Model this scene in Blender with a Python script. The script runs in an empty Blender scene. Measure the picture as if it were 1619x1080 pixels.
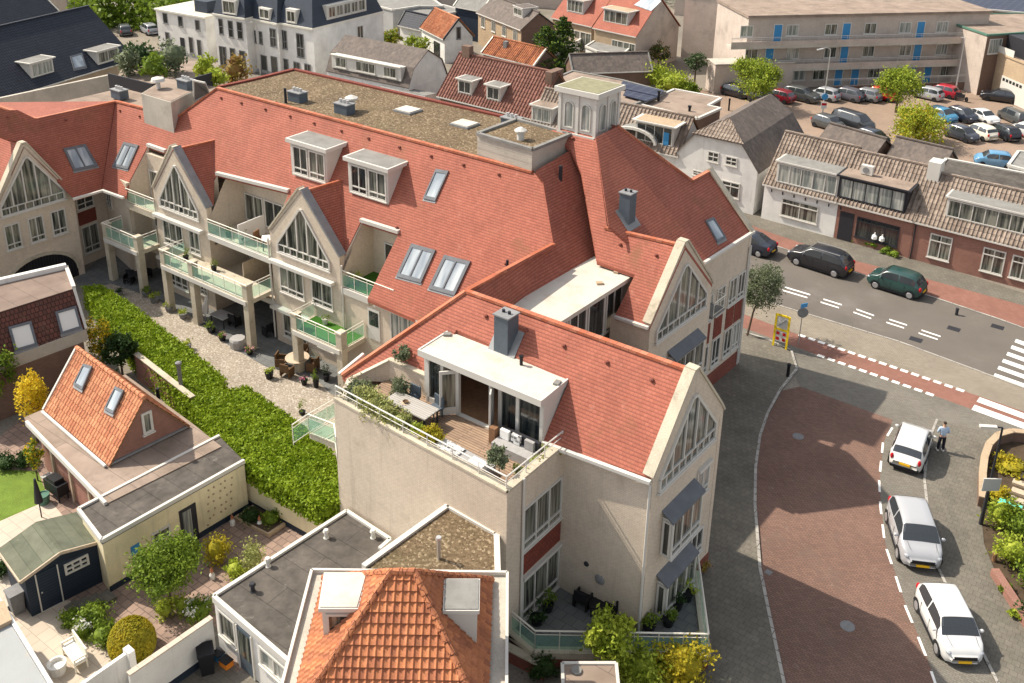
import bpy, math, random
from math import sin, cos, radians, pi, hypot, atan2, degrees
from mathutils import Vector, Matrix, noise
from mathutils.geometry import tessellate_polygon
random.seed(7)
SC = bpy.context.scene
COL = SC.collection
# ------------------------------------------------------------ camera
FPX, PITCH, ROLL, CXP, CYP, HC = 1553.495, 0.362026909, 0.01738208, 809.5, 270.0, 32.0
_F = Vector((0, cos(PITCH), -sin(PITCH))); _u = Vector((0, sin(PITCH), cos(PITCH))); _r = Vector((1, 0, 0))
_R = cos(ROLL)*_r + sin(ROLL)*_u; _U = -sin(ROLL)*_r + cos(ROLL)*_u
cam = bpy.data.cameras.new("camera"); camo = bpy.data.objects.new("camera", cam); COL.objects.link(camo)
cam.sensor_width = 36; cam.lens = 36*FPX/1619.0; cam.shift_y = -(540-CYP)/1619.0; cam.clip_end = 3000; cam.clip_start = .5
m3 = Matrix((_R, _U, -_F)).transposed(); camo.matrix_world = Matrix.Translation((0, 0, HC)) @ m3.to_4x4()
SC.camera = camo
# ------------------------------------------------------------ light
SUN_AZ, SUN_EL = radians(-67.5), radians(46.9)
wd = bpy.data.worlds.new("World"); SC.world = wd; wd.use_nodes = True
nt = wd.node_tree; bg = nt.nodes["Background"]; sky = nt.nodes.new("ShaderNodeTexSky"); sky.sky_type = 'NISHITA'
sky.sun_disc = False; sky.sun_elevation = SUN_EL; sky.sun_rotation = SUN_AZ; sky.air_density = 1.0; sky.dust_density = 2.0; sky.ozone_density = .6
hs = nt.nodes.new('ShaderNodeHueSaturation'); hs.inputs['Saturation'].default_value = .3; nt.links.new(sky.outputs[0], hs.inputs['Color']); nt.links.new(hs.outputs[0], bg.inputs[0]); bg.inputs[1].default_value = 0.135
sl = bpy.data.lights.new("sun", 'SUN'); sl.energy = 3.85; sl.angle = radians(.6); sl.color = (1, .90, .76)
slo = bpy.data.objects.new("sun", sl); COL.objects.link(slo)
Ld = Vector((-sin(SUN_AZ)*cos(SUN_EL), -cos(SUN_AZ)*cos(SUN_EL), -sin(SUN_EL)))
slo.rotation_euler = Ld.to_track_quat('-Z', 'Y').to_euler()
SC.view_settings.view_transform = 'Standard'; SC.view_settings.look = 'None'; SC.view_settings.exposure = 0.8; SC.view_settings.gamma = 1
SC.cycles.max_bounces = 6; SC.cycles.transparent_max_bounces = 8
# ------------------------------------------------------------ photo coordinates -> world
O3 = Vector((0, 0, HC))
def ray(x, y): return _F*FPX + _R*(x-CXP) + _U*(CYP-y)
def W(x, y, z=0.0):
    d = ray(x, y); return O3 + d*((z-HC)/d.z)
def onpl(P, N, x, y):
    d = ray(x, y); return O3 + d*((P-O3).dot(N)/d.dot(N))
UA = Vector((.815, -.579, 0)); BA = Vector((.6225, .7826, 0))
class Plane:
    def __init__(s, a, b, c):
        s.P = Vector(a); s.N = (Vector(b)-s.P).cross(Vector(c)-s.P).normalized()
        if s.N.z < 0: s.N = -s.N
    def __call__(s, x, y): return onpl(s.P, s.N, x, y)
    def z(s, x, y): return s.P.z - (s.N.x*(x-s.P.x)+s.N.y*(y-s.P.y))/s.N.z
    def poly(s, pts): return [s(*p) if len(p) == 2 else Vector(p) for p in pts]
class Fac:                                             # vertical facade, left end A, right end B seen from outside
    def __init__(s, A, B):
        s.A = Vector((A[0], A[1], 0)); s.B = Vector((B[0], B[1], 0)); s.d = (s.B-s.A).normalized(); s.n = Vector((s.d.y, -s.d.x, 0)); s.L = (s.B-s.A).length
    def p(s, a, z, out=0.0): return s.A + s.d*a + s.n*out + Vector((0, 0, z))
    def px(s, x, y):
        q = onpl(s.A, s.n, x, y); return ((q-s.A).dot(s.d), q.z)
# ------------------------------------------------------------ mesh builder
LOC = {}
def wloc(o):
    v = Vector((0, 0, 0))
    while o is not None: v += o.location; o = o.parent
    return v
class MB:
    def __init__(s): s.v = []; s.f = []; s.uv = []; s.mi = []; s.sm = False
    def face(s, pts, uv=None, mi=0):
        i = len(s.v); s.v += [tuple(p) for p in pts]; s.f.append(tuple(range(i, i+len(pts)))); s.uv.append(uv); s.mi.append(mi)
    def box(s, x0, x1, y0, y1, z0, z1): s.obox(Vector((x0, y0, 0)), Vector((1, 0, 0)), Vector((0, 1, 0)), 0, x1-x0, 0, y1-y0, z0, z1); return s
    def obox(s, o, e, n, a0, a1, b0, b1, z0, z1):
        c = [o+e*a+n*b for a, b in ((a0, b0), (a1, b0), (a1, b1), (a0, b1))]
        s.prism(c, z0, z1); return s
    def prism(s, pts, z0, z1, bottom=True):
        pts = [Vector((p[0], p[1], 0)) for p in pts]
        if sum(pts[i].x*pts[(i+1) % len(pts)].y-pts[(i+1) % len(pts)].x*pts[i].y for i in range(len(pts))) < 0: pts = pts[::-1]
        up = [p+Vector((0, 0, z1)) for p in pts]; lo = [p+Vector((0, 0, z0)) for p in pts]
        n = len(pts)
        for i in range(n): j = (i+1) % n; s.face([lo[i], lo[j], up[j], up[i]])
        s.cap(up); 
        if bottom: s.cap(lo[::-1])
        return s
    def cap(s, pts, mi=0):
        if len(pts) <= 4: s.face(pts, mi=mi)
        else:
            for t in tessellate_polygon([pts]): 
                q = [pts[k] for k in t]
                nn = (q[1]-q[0]).cross(q[2]-q[0])
                N = newell(pts)
                if nn.dot(N) < 0: q = q[::-1]
                s.face(q, mi=mi)
    def slab(s, pts, th, holes=()):                        # thick sheet under a planar polygon (thickness straight down)
        pts = [Vector(p) for p in pts]; N = newell(pts)
        if N.z < 0: pts = pts[::-1]; N = -N
        loops = [pts]+[[Vector(p) for p in h] for h in holes]
        al = [p for l in loops for p in l]; dn = Vector((0, 0, -th))
        for t in tessellate_polygon(loops):
            q = [al[k] for k in t]
            if (q[1]-q[0]).cross(q[2]-q[0]).z < 0: q = q[::-1]
            s.face(q); s.face([p+dn for p in q[::-1]])
        for li, l in enumerate(loops):
            n = len(l)
            for i in range(n):
                j = (i+1) % n; q = [l[i]+dn, l[j]+dn, l[j], l[i]]
                s.face(q if (li == 0) else q)
        return s
    def beam(s, a, b, w, h=None, up=Vector((0, 0, 1))):
        a = Vector(a); b = Vector(b); h = h or w; d = (b-a); L = d.length
        if L < 1e-5: return s
        d /= L; x = d.cross(up)
        if x.length < 1e-3: x = d.cross(Vector((1, 0, 0)))
        x.normalize(); y = x.cross(d)
        c = [x*sx*w/2+y*sy*h/2 for sx, sy in ((-1, -1), (1, -1), (1, 1), (-1, 1))]
        A = [a+k for k in c]; B = [b+k for k in c]
        for i in range(4): j = (i+1) % 4; s.face([A[i], A[j], B[j], B[i]])
        s.face(A[::-1]); s.face(B); return s
    def tube(s, a, b, r0, r1=None, n=8, caps=True):
        a = Vector(a); b = Vector(b); r1 = r0 if r1 is None else r1; d = (b-a).normalized(); x = d.orthogonal().normalized(); y = d.cross(x)
        A = [a+(x*cos(2*pi*k/n)+y*sin(2*pi*k/n))*r0 for k in range(n)]; B = [b+(x*cos(2*pi*k/n)+y*sin(2*pi*k/n))*r1 for k in range(n)]
        for i in range(n): j = (i+1) % n; s.face([A[i], A[j], B[j], B[i]])
        if caps: s.face(A[::-1]); s.face(B)
        return s
    def lathe(s, c, prof, n=12):
        c = Vector(c)
        rings = [[c+Vector((r*cos(2*pi*k/n), r*sin(2*pi*k/n), z)) for k in range(n)] for r, z in prof]
        for a, b in zip(rings, rings[1:]):
            for i in range(n): j = (i+1) % n; s.face([a[i], a[j], b[j], b[i]])
        s.face(rings[-1]); s.face(rings[0][::-1]); return s
    def ball(s, c, rx, ry, rz, n=10, m=6):
        c = Vector(c); R = [[c+Vector((rx*sin(pi*i/m)*cos(2*pi*k/n), ry*sin(pi*i/m)*sin(2*pi*k/n), rz*cos(pi*i/m))) for k in range(n)] for i in range(m+1)]
        for i in range(m):
            for k in range(n):
                j = (k+1) % n; q = [R[i+1][k], R[i+1][j], R[i][j], R[i][k]]
                if i == 0: q = q[:3]
                elif i == m-1: q = q[1:]
                s.face(q)
        return s
    def build(s, name, mat, parent=None, smooth=False, weld=False):
        me = bpy.data.meshes.new(name); off = wloc(parent) if parent else Vector((0, 0, 0))
        me.from_pydata([(v[0]-off.x, v[1]-off.y, v[2]-off.z) for v in s.v], [], s.f)
        mats = mat if isinstance(mat, (list, tuple)) else [mat]
        for m in mats: me.materials.append(m)
        if len(mats) > 1: me.polygons.foreach_set("material_index", s.mi)
        ul = me.uv_layers.new(name="UVMap"); data = []
        for f, uv in zip(s.f, s.uv):
            if uv is None:
                pts = [Vector(s.v[k]) for k in f]; N = newell(pts)
                if N.length < 1e-9: N = Vector((0, 0, 1))
                N.normalize()
                if abs(N.z) > .995: data += [c for p in pts for c in (p.x*.815-p.y*.579, p.x*.579+p.y*.815)]
                else:
                    t = Vector((-N.y, N.x, 0)).normalized(); w = N.cross(t)
                    data += [c for p in pts for c in (p.dot(t), p.dot(w))]
            else: data += [c for q in uv for c in q]
        ul.data.foreach_set("uv", data)
        if weld:
            import bmesh
            bm = bmesh.new(); bm.from_mesh(me); bmesh.ops.remove_doubles(bm, verts=bm.verts, dist=1e-4); bm.to_mesh(me); bm.free()
        if smooth: me.polygons.foreach_set("use_smooth", [True]*len(me.polygons))
        me.update()
        o = bpy.data.objects.new(name, me); COL.objects.link(o)
        if parent: o.parent = parent
        return o
class Each:
    """like MB, but every beam, tube, box or ball becomes a part of its own"""
    def __init__(s, name, mat, par): s.a = (name, mat, par)
    def __getattr__(s, k):
        def f(*a, **kw): m = MB(); getattr(m, k)(*a, **kw); m.build(*s.a)
        return f
def newell(p):
    N = Vector((0, 0, 0))
    for i in range(len(p)):
        a = p[i]; b = p[(i+1) % len(p)]; N += Vector(((a[1]-b[1])*(a[2]+b[2]), (a[2]-b[2])*(a[0]+b[0]), (a[0]-b[0])*(a[1]+b[1])))
    return N
def tag(o, label=None, cat=None, group=None, kind=None):
    if label: o['label'] = label
    if cat: o['category'] = cat
    if group: o['group'] = group
    if kind: o['kind'] = kind
    return o
def thing(name, loc, label, cat, group=None):
    o = bpy.data.objects.new(name, None); o.location = loc; o.empty_display_size = .2; COL.objects.link(o); return tag(o, label, cat, group)
def copy_tree(o, parent=None):
    c = o.copy(); COL.objects.link(c); c.parent = parent
    for ch in [k for k in bpy.data.objects if k.parent == o]: copy_tree(ch, c)
    return c
KIDS = {}
def dup(o, loc, rz=0, scale=1, label=None, group=None):
    c = o.copy(); COL.objects.link(c); c.location = loc; c.rotation_euler = (0, 0, rz); c.scale = (scale,)*3 if not isinstance(scale, tuple) else scale
    if label: c['label'] = label
    if group: c['group'] = group
    for ch in o.children:
        d = ch.copy(); COL.objects.link(d); d.parent = c
        for g in ch.children: e = g.copy(); COL.objects.link(e); e.parent = d
    return c
def structure(name, mb, mat, kind='structure'): o = mb.build(name, mat); o['kind'] = kind; return o
# ------------------------------------------------------------ materials
def srgb(r, g, b): return tuple(((c/255)/12.92 if c/255 <= .04045 else ((c/255+.055)/1.055)**2.4) for c in (r, g, b))
def mat(name, col, rough=.8, pat=None, c2=None, mortar=None, bw=.2, bh=.07, ms=.008, off=.5, noise_amt=.25, nscale=.6, bump=.3, metal=0., spec=.22, fine=0., dirt=None, dscale=.25, fscale=25, stain=None, saw=0, streak=None):
    m = bpy.data.materials.new(name); m.use_nodes = True; n = m.node_tree.nodes; l = m.node_tree.links; bs = n["Principled BSDF"]
    bs.inputs['Roughness'].default_value = rough; bs.inputs['Metallic'].default_value = metal; bs.inputs['Specular IOR Level'].default_value = spec
    tc = n.new("ShaderNodeTexCoord"); UV = tc.outputs['UV']; OB = n.new("ShaderNodeNewGeometry").outputs['Position']
    hgt = None
    def mix(a, b, fac, typ='MIX'):
        x = n.new("ShaderNodeMix"); x.data_type = 'RGBA'; x.blend_type = typ
        for s, v in ((x.inputs[6], a), (x.inputs[7], b), (x.inputs[0], fac)):
            if isinstance(v, (tuple, list)): s.default_value = (*v, 1)[:4]
            elif isinstance(v, float): s.default_value = v
            else: l.new(v, s)
        return x.outputs[2]
    def ramp(v, a, b, c0=0., c1=1.):
        x = n.new("ShaderNodeMapRange"); l.new(v, x.inputs[0]); x.inputs[1].default_value = a; x.inputs[2].default_value = b; x.inputs[3].default_value = c0; x.inputs[4].default_value = c1; return x.outputs[0]
    def nz(sc, det=3, vec=None, ro=.6):
        x = n.new("ShaderNodeTexNoise"); x.inputs['Scale'].default_value = sc; x.inputs['Detail'].default_value = det; x.inputs['Roughness'].default_value = ro; l.new(vec or OB, x.inputs['Vector']); return x.outputs['Fac']
    if pat == 'brick':
        t = n.new("ShaderNodeTexBrick"); l.new(UV, t.inputs['Vector']); t.offset = off; t.inputs['Scale'].default_value = 1; t.inputs['Brick Width'].default_value = bw; t.inputs['Row Height'].default_value = bh
        t.inputs['Mortar Size'].default_value = ms; t.inputs['Mortar Smooth'].default_value = .2
        t.inputs['Color1'].default_value = (*col, 1); t.inputs['Color2'].default_value = (*(c2 or col), 1); t.inputs['Mortar'].default_value = (*(mortar or col), 1); t.inputs['Bias'].default_value = 0
        c = t.outputs['Color']; hgt = ramp(t.outputs['Fac'], 0, 1, 1, 0)
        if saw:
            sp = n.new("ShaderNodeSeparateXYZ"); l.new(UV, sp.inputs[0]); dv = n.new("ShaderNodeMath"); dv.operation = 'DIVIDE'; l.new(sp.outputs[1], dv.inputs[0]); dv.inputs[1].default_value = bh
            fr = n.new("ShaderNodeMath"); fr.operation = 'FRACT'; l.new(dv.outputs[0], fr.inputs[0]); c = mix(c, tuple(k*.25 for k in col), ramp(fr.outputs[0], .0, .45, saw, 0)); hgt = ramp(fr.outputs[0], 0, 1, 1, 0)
    elif pat == 'gravel':
        t = n.new("ShaderNodeTexVoronoi"); l.new(OB, t.inputs['Vector']); t.inputs['Scale'].default_value = 1/bw
        sx = n.new("ShaderNodeSeparateColor"); l.new(t.outputs['Color'], sx.inputs[0]); c = mix(col, c2 or col, sx.outputs[0]); c = mix(c, mortar or c2, ramp(sx.outputs[1], .8, .95)); hgt = t.outputs['Distance']; hgt = ramp(hgt, 0, .6, 1, 0)
    elif pat == 'leaf':
        c = mix(col, c2, ramp(nz(1.3, 2), .35, .65)); c = mix(c, mortar, ramp(nz(9, 1), .5, .75)) if mortar else c
    else: c = mix(col, col, 0.)
    if noise_amt: c = mix(c, (0, 0, 0), mixf := ramp(nz(nscale, 4), .35, .75, 0, noise_amt))
    if fine: c = mix(c, (0, 0, 0), ramp(nz(fscale, 2), .4, .7, 0, fine))
    if dirt: c = mix(c, dirt[0], ramp(nz(dscale, 6, ro=.7), dirt[1], dirt[1]+.14, 0, dirt[2]))
    if stain: c = mix(c, stain[0], ramp(nz(1.7, 5, ro=.75), stain[1], stain[1]+.1, 0, stain[2]))
    if streak:
        mp = n.new("ShaderNodeMapping"); mp.inputs['Scale'].default_value = (3.2, 3.2, .22); l.new(OB, mp.inputs[0]); c = mix(c, streak[0], ramp(nz(1, 4, mp.outputs[0], .65), streak[1], streak[1]+.16, 0, streak[2]))
    l.new(c, bs.inputs['Base Color'])
    if bump:
        b = n.new("ShaderNodeBump"); b.inputs['Strength'].default_value = bump; b.inputs['Distance'].default_value = .03
        l.new(hgt if hgt is not None else nz(12, 4), b.inputs['Height']); l.new(b.outputs[0], bs.inputs['Normal'])
    if pat == 'leaf':
        bs.inputs['Roughness'].default_value = .6; bs.inputs['Specular IOR Level'].default_value = .2
        tr = n.new("ShaderNodeBsdfTranslucent"); l.new(c, tr.inputs[0]); ms_ = n.new("ShaderNodeMixShader"); ms_.inputs[0].default_value = .3
        l.new(bs.outputs[0], ms_.inputs[1]); l.new(tr.outputs[0], ms_.inputs[2]); l.new(ms_.outputs[0], n["Material Output"].inputs[0])
    return m
def glass_mat(name, a, b, rough=.08, sc=6.):
    m = bpy.data.materials.new(name); m.use_nodes = True; n = m.node_tree.nodes; l = m.node_tree.links; bs = n["Principled BSDF"]
    tc = n.new("ShaderNodeTexCoord"); mp = n.new("ShaderNodeMapping"); mp.inputs['Scale'].default_value = (sc, .35, 1); l.new(tc.outputs['UV'], mp.inputs[0])
    nzn = n.new("ShaderNodeTexNoise"); nzn.inputs['Scale'].default_value = 1; nzn.inputs['Detail'].default_value = 2; l.new(mp.outputs[0], nzn.inputs[0])
    r = n.new("ShaderNodeMapRange"); l.new(nzn.outputs[0], r.inputs[0]); r.inputs[1].default_value = .4; r.inputs[2].default_value = .62
    x = n.new("ShaderNodeMix"); x.data_type = 'RGBA'; l.new(r.outputs[0], x.inputs[0]); x.inputs[6].default_value = (*a, 1); x.inputs[7].default_value = (*b, 1)
    l.new(x.outputs[2], bs.inputs['Base Color']); bs.inputs['Roughness'].default_value = rough; bs.inputs['Specular IOR Level'].default_value = .8
    return m
def clear_glass(name, col, alpha=.35):
    m = bpy.data.materials.new(name); m.use_nodes = True; n = m.node_tree.nodes; l = m.node_tree.links; bs = n["Principled BSDF"]
    bs.inputs['Base Color'].default_value = (*col, 1); bs.inputs['Roughness'].default_value = .05
    tr = n.new("ShaderNodeBsdfTransparent"); tr.inputs[0].default_value = (*[.6+.4*c/max(col) for c in col], 1); mx = n.new("ShaderNodeMixShader"); mx.inputs[0].default_value = alpha
    l.new(tr.outputs[0], mx.inputs[1]); l.new(bs.outputs[0], mx.inputs[2]); l.new(mx.outputs[0], n["Material Output"].inputs[0])
    return m
M = {}
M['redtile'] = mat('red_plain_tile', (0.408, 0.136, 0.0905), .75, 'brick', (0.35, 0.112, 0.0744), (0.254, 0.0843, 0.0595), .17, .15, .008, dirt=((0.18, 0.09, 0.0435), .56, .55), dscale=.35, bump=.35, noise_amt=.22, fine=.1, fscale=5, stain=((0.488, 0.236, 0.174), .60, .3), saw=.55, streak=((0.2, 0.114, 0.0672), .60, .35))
M['ridge'] = mat('ridge_tile', (.50, .20, .12), .8, 'brick', (.42, .12, .06), (.3, .12, .08), .35, 3, .02, off=0, noise_amt=.25)
M['moss'] = M['redtile']
M['beige'] = mat('beige_brick', (0.658, 0.565, 0.451), .9, 'brick', (0.618, 0.524, 0.415), (0.528, 0.448, 0.358), .23, .09, .012, noise_amt=.14, nscale=.4, bump=.2, dirt=((0.379, 0.312, 0.238), .57, .5), dscale=.5, fine=.1, fscale=5, stain=((0.698, 0.624, 0.519), .62, .4), streak=((0.24, 0.202, 0.156), .58, .24))
M['beigecap'] = mat('concrete_coping', (0.56, 0.5, 0.39), .9, fine=.25, dirt=((0.2, 0.18, 0.12), .55, .5), dscale=1.2, streak=((.24, .20, .15), .58, .24))
M['concrete'] = mat('concrete', (.52, .48, .41), .9, fine=.2, dirt=((.25, .23, .18), .55, .4), dscale=.8, streak=((.24, .20, .15), .58, .24))
M['plinth'] = mat('red_brick_plinth', (.25, .07, .045), .9, 'brick', (.19, .05, .035), (.2, .1, .08), .21, .07, .01)
M['white'] = mat('white_paint', (0.571, 0.55, 0.504), .5, noise_amt=.08, bump=.05)
M['cream'] = mat('cream_stucco', (0.795, 0.7, 0.466), .9, fine=.12, dirt=((0.424, 0.36, 0.233), .6, .35), bump=.2, streak=((.24, .20, .15), .58, .24))
M['whitewall'] = mat('whitewashed_wall', (0.772, 0.755, 0.714), .85, fine=.1, dirt=((0.527, 0.503, 0.445), .6, .3), bump=.15, streak=((.24, .20, .15), .58, .24))
M['greywall'] = mat('grey_rendered_wall', (.42, .42, .41), .9, fine=.1, bump=.15)
M['gravel'] = mat('roof_gravel', (0.185, 0.134, 0.0787), .95, 'gravel', (0.0927, 0.0642, 0.0369), (0.309, 0.24, 0.157), .085, noise_amt=.3, nscale=.35, dirt=((0.124, 0.112, 0.0541), .55, .32), dscale=.3, bump=.5)
M['yardgravel'] = mat('courtyard_gravel', (0.387, 0.339, 0.276), .95, 'gravel', (0.248, 0.207, 0.159), (0.498, 0.456, 0.394), .075, noise_amt=.2, dirt=((0.207, 0.193, 0.138), .6, .4), dscale=.4, bump=.5)
M['bitumen'] = mat('roof_bitumen', (0.104, 0.092, 0.08), .85, 'brick', (0.128, 0.112, 0.096), (0.072, 0.064, 0.056), 4.5, 1.05, .02, noise_amt=.5, fine=.25, fscale=3, dirt=((.05, .045, .04), .56, .5), dscale=.9, nscale=.8, stain=((0.216, 0.2, 0.176), .6, .4))
M['bitumenlight'] = mat('tan_roofing_felt', (0.288, 0.224, 0.176), .9, 'brick', (0.32, 0.248, 0.2), (0.176, 0.136, 0.112), 5, 1.1, .015, noise_amt=.35, nscale=.7, dirt=((0.12, 0.096, 0.08), .55, .5), dscale=.5)
M['whiteroof'] = mat('white_roof_sheet', (0.541, 0.508, 0.443), .8, noise_amt=.08, dirt=((0.426, 0.344, 0.271), .50, .5), dscale=.9, stain=((0.246, 0.221, 0.164), .66, .5), bump=.05)
M['greyfelt'] = mat('grey_felt', (.24, .235, .22), .9, noise_amt=.3, nscale=1.3, stain=((.14, .13, .12), .55, .4))
M['lead'] = mat('lead_flashing', (.27, .275, .28), .6, noise_amt=.25, nscale=2, metal=.2)
M['zinc'] = mat('blue_grey_zinc', (.15, .16, .175), .6, noise_amt=.25, nscale=2, metal=.15)
M['bluegrey'] = mat('blue_grey_metal', (.10, .125, .15), .55, noise_amt=.2, nscale=3, metal=.2)
M['dark'] = mat('dark_metal', (.03, .03, .035), .5, noise_amt=0, bump=0)
M['black'] = mat('black_plastic', (.015, .015, .018), .45, noise_amt=0, bump=0)
M['steel'] = mat('galvanised_steel', (.55, .55, .54), .4, metal=.6, noise_amt=.1, bump=0)
M['rail'] = mat('cream_painted_rail', (.72, .69, .60), .5, noise_amt=.1, bump=0)
M['glass'] = glass_mat('window_glass_dark', (.012, .016, .018), (.05, .055, .05))
M['glass2'] = glass_mat('window_glass_curtain', (.03, .035, .03), (.22, .22, .18))
M['glass3'] = glass_mat('window_glass_pale', (.16, .18, .17), (.42, .42, .38))
M['skyglass'] = glass_mat('skylight_glass', (.22, .26, .30), (.45, .5, .52), .1, 1.5)
M['greenglass'] = clear_glass('green_balustrade_glass', (.25, .5, .42), .32)
M['carglass'] = mat('car_glass', (.03, .036, .042), .06, noise_amt=0, bump=0, spec=1)
def pant(name, a, b, mo, noise_amt=.25, ms=0, **k): return mat(name, a, .8, 'brick', b, mo, .235, .31, ms, off=0, noise_amt=noise_amt, bump=0, fine=.2, fscale=14, stain=(tuple(min(1, c*1.25+.03) for c in a), .56, .35), **k)
M['pantorange'] = pant('orange_pantile', (0.521, 0.202, 0.0902), (0.336, 0.125, 0.0665), (0.101, 0.0301, 0.019), ms=.014, dirt=((0.134, 0.086, 0.0475), .62, .5), dscale=1.5)
M['pantorange2'] = pant('worn_orange_pantile', (.60, .27, .14), (.42, .155, .08), (.2, .06, .03), dirt=((.2, .12, .07), .55, .5), dscale=.9)
M['pantbrown'] = pant('brown_pantile', (.33, .265, .215), (.20, .155, .125), (.05, .05, .05), dirt=((.40, .35, .28), .6, .4))
M['pantred'] = pant('dark_red_pantile', (.27, .125, .095), (.18, .085, .065), (.05, .05, .05), dirt=((.40, .3, .22), .62, .4))
M['pantgrey'] = pant('grey_brown_pantile', (.17, .14, .12), (.12, .10, .09), (.05, .05, .05))
M['pantblue'] = mat('blue_black_roof_tile', (.035, .042, .058), .6, 'brick', (.028, .034, .048), (.012, .014, .02), .3, .34, .035, off=0, noise_amt=.2, bump=.6)
M['slate'] = mat('blue_slate', (.05, .06, .078), .6, 'brick', (.045, .06, .085), (.025, .03, .04), .25, .2, .012, noise_amt=.25)
M['brownmans'] = mat('brown_mansard_tile', (.16, .06, .045), .8, 'brick', (.10, .045, .035), (.05, .025, .02), .22, .28, .025, noise_amt=.25, bump=.6, dirt=((.3, .2, .14), .6, .3), dscale=1)
M['redbrick'] = mat('red_brick_wall', (.32, .135, .095), .9, 'brick', (.24, .10, .075), (.30, .2, .16), .21, .065, .012, noise_amt=.25)
M['brownbrick'] = mat('brown_brick_wall', (.20, .115, .08), .9, 'brick', (.15, .09, .065), (.2, .15, .12), .21, .065, .012, noise_amt=.25)
M['tanbrick'] = mat('tan_brick_wall', (.50, .36, .22), .9, 'brick', (.40, .29, .18), (.4, .33, .25), .21, .065, .012, noise_amt=.2)
M['flatbrick'] = mat('pale_pinkish_brick_wall', (0.567, 0.475, 0.405), .9, 'brick', (0.496, 0.415, 0.354), (0.455, 0.395, 0.344), .21, .075, .012, noise_amt=.2, dirt=((0.253, 0.222, 0.193), .56, .4), dscale=.3, streak=((.24, .20, .15), .58, .24))
M['bluedoor'] = mat('blue_door_paint', (.05, .24, .48), .5, noise_amt=.05, bump=0)
M['asphalt'] = mat('asphalt', (0.154, 0.136, 0.119), .95, fine=.25, fscale=40, noise_amt=.2, nscale=.25, dirt=((0.236, 0.223, 0.2), .55, .3), dscale=.12, bump=.2)
M['clinker'] = mat('red_clinker_street', (0.243, 0.139, 0.106), .9, 'brick', (0.183, 0.106, 0.0844), (0.124, 0.0881, 0.0698), .22, .105, .016, noise_amt=.25, nscale=.3, dirt=((0.146, 0.11, 0.0881), .55, .4), dscale=.4, stain=((0.294, 0.243, 0.206), .62, .35))
M['tanpave'] = mat('tan_brick_strip', (0.307, 0.263, 0.205), .9, 'brick', (0.249, 0.212, 0.164), (0.182, 0.161, 0.132), .22, .105, .016, noise_amt=.25, nscale=.4, stain=((0.19, 0.175, 0.146), .56, .5))
M['greypave'] = mat('grey_brick_strip', (0.212, 0.198, 0.169), .9, 'brick', (0.169, 0.155, 0.134), (0.141, 0.127, 0.106), .22, .105, .016, noise_amt=.25, nscale=.4, stain=((0.268, 0.247, 0.212), .6, .4))
M['slabs'] = mat('concrete_slab_pavement', (0.19, 0.172, 0.14), .9, 'brick', (0.162, 0.148, 0.123), (0.111, 0.0995, 0.0824), .3, .3, .010, noise_amt=.3, nscale=.45, stain=((0.248, 0.227, 0.186), .60, .45), dirt=((0.111, 0.103, 0.0791), .53, .5), dscale=.7, fine=.15, fscale=6)
M['redpath'] = mat('red_cycle_path', (0.255, 0.127, 0.0963), .9, 'brick', (0.227, 0.11, 0.0826), (0.206, 0.103, 0.0826), .3, .3, .01, noise_amt=.25, nscale=.3, dirt=((0.22, 0.151, 0.117), .55, .4), dscale=.3)
M['lotpave'] = mat('car_park_brick', (0.344, 0.254, 0.189), .9, 'brick', (0.295, 0.221, 0.164), (0.23, 0.164, 0.131), .22, .105, .012, noise_amt=.25, nscale=.2)
M['paint'] = mat('road_paint', (.80, .78, .74), .8, noise_amt=.2, nscale=3, bump=0)
M['kerb'] = mat('kerb_stone', (.42, .40, .36), .9, 'brick', (.36, .34, .31), (.15, .14, .12), 1.0, .5, .02, noise_amt=.3, nscale=1)
M['yardtile'] = mat('garden_paving', (.34, .24, .19), .9, 'brick', (.26, .185, .15), (.16, .12, .1), .4, .4, .02, noise_amt=.3, nscale=.8)
M['paleslab'] = mat('pale_garden_slabs', (0.544, 0.464, 0.376), .9, 'brick', (0.496, 0.424, 0.344), (0.32, 0.272, 0.224), .6, .6, .01, noise_amt=.15)
M['patio'] = mat('dark_patio_slabs', (0.17, 0.174, 0.17), .9, 'brick', (0.145, 0.149, 0.145), (0.085, 0.085, 0.085), .5, .5, .012, noise_amt=.25, nscale=1)
M['soil'] = mat('soil', (.10, .07, .045), .95, fine=.4, noise_amt=.4, nscale=2)
M['grassgnd'] = mat('lawn', (.16, .24, .035), .95, fine=.4, noise_amt=.35, nscale=1.2)
M['turf'] = mat('artificial_turf', (.06, .17, .02), .95, fine=.3, fscale=30, noise_amt=.2, nscale=1)
M['ground'] = mat('ground', (.26, .23, .19), .95, fine=.3, fscale=8, noise_amt=.35, nscale=.1, dirt=((.10, .13, .05), .55, .5), dscale=.06)
M['deck'] = mat('wood_deck', (.36, .25, .17), .8, 'brick', (.27, .185, .13), (.07, .05, .04), 4, .14, .012, off=.3, noise_amt=.25, nscale=3)
M['wood'] = mat('brown_wood', (.24, .13, .07), .7, noise_amt=.3, nscale=6)
M['palewood'] = mat('pale_wood', (.52, .42, .31), .7, noise_amt=.25, nscale=5)
M['greywood'] = mat('grey_wood', (.42, .40, .37), .7, 'brick', (.37, .35, .32), (.15, .14, .13), 3, .12, .01, noise_amt=.15)
M['wicker'] = mat('brown_wicker', (.24, .135, .07), .8, 'brick', (.18, .10, .05), (.06, .04, .02), .05, .03, .006, noise_amt=.2)
M['blackwicker'] = mat('black_wicker', (.018, .018, .02), .6, noise_amt=.2, nscale=8)
M['greencloth'] = mat('green_cushion', (.1, .2, .15), .9)
M['greyfab'] = mat('grey_fabric', (.35, .34, .33), .95, noise_amt=.2, nscale=6)
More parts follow.
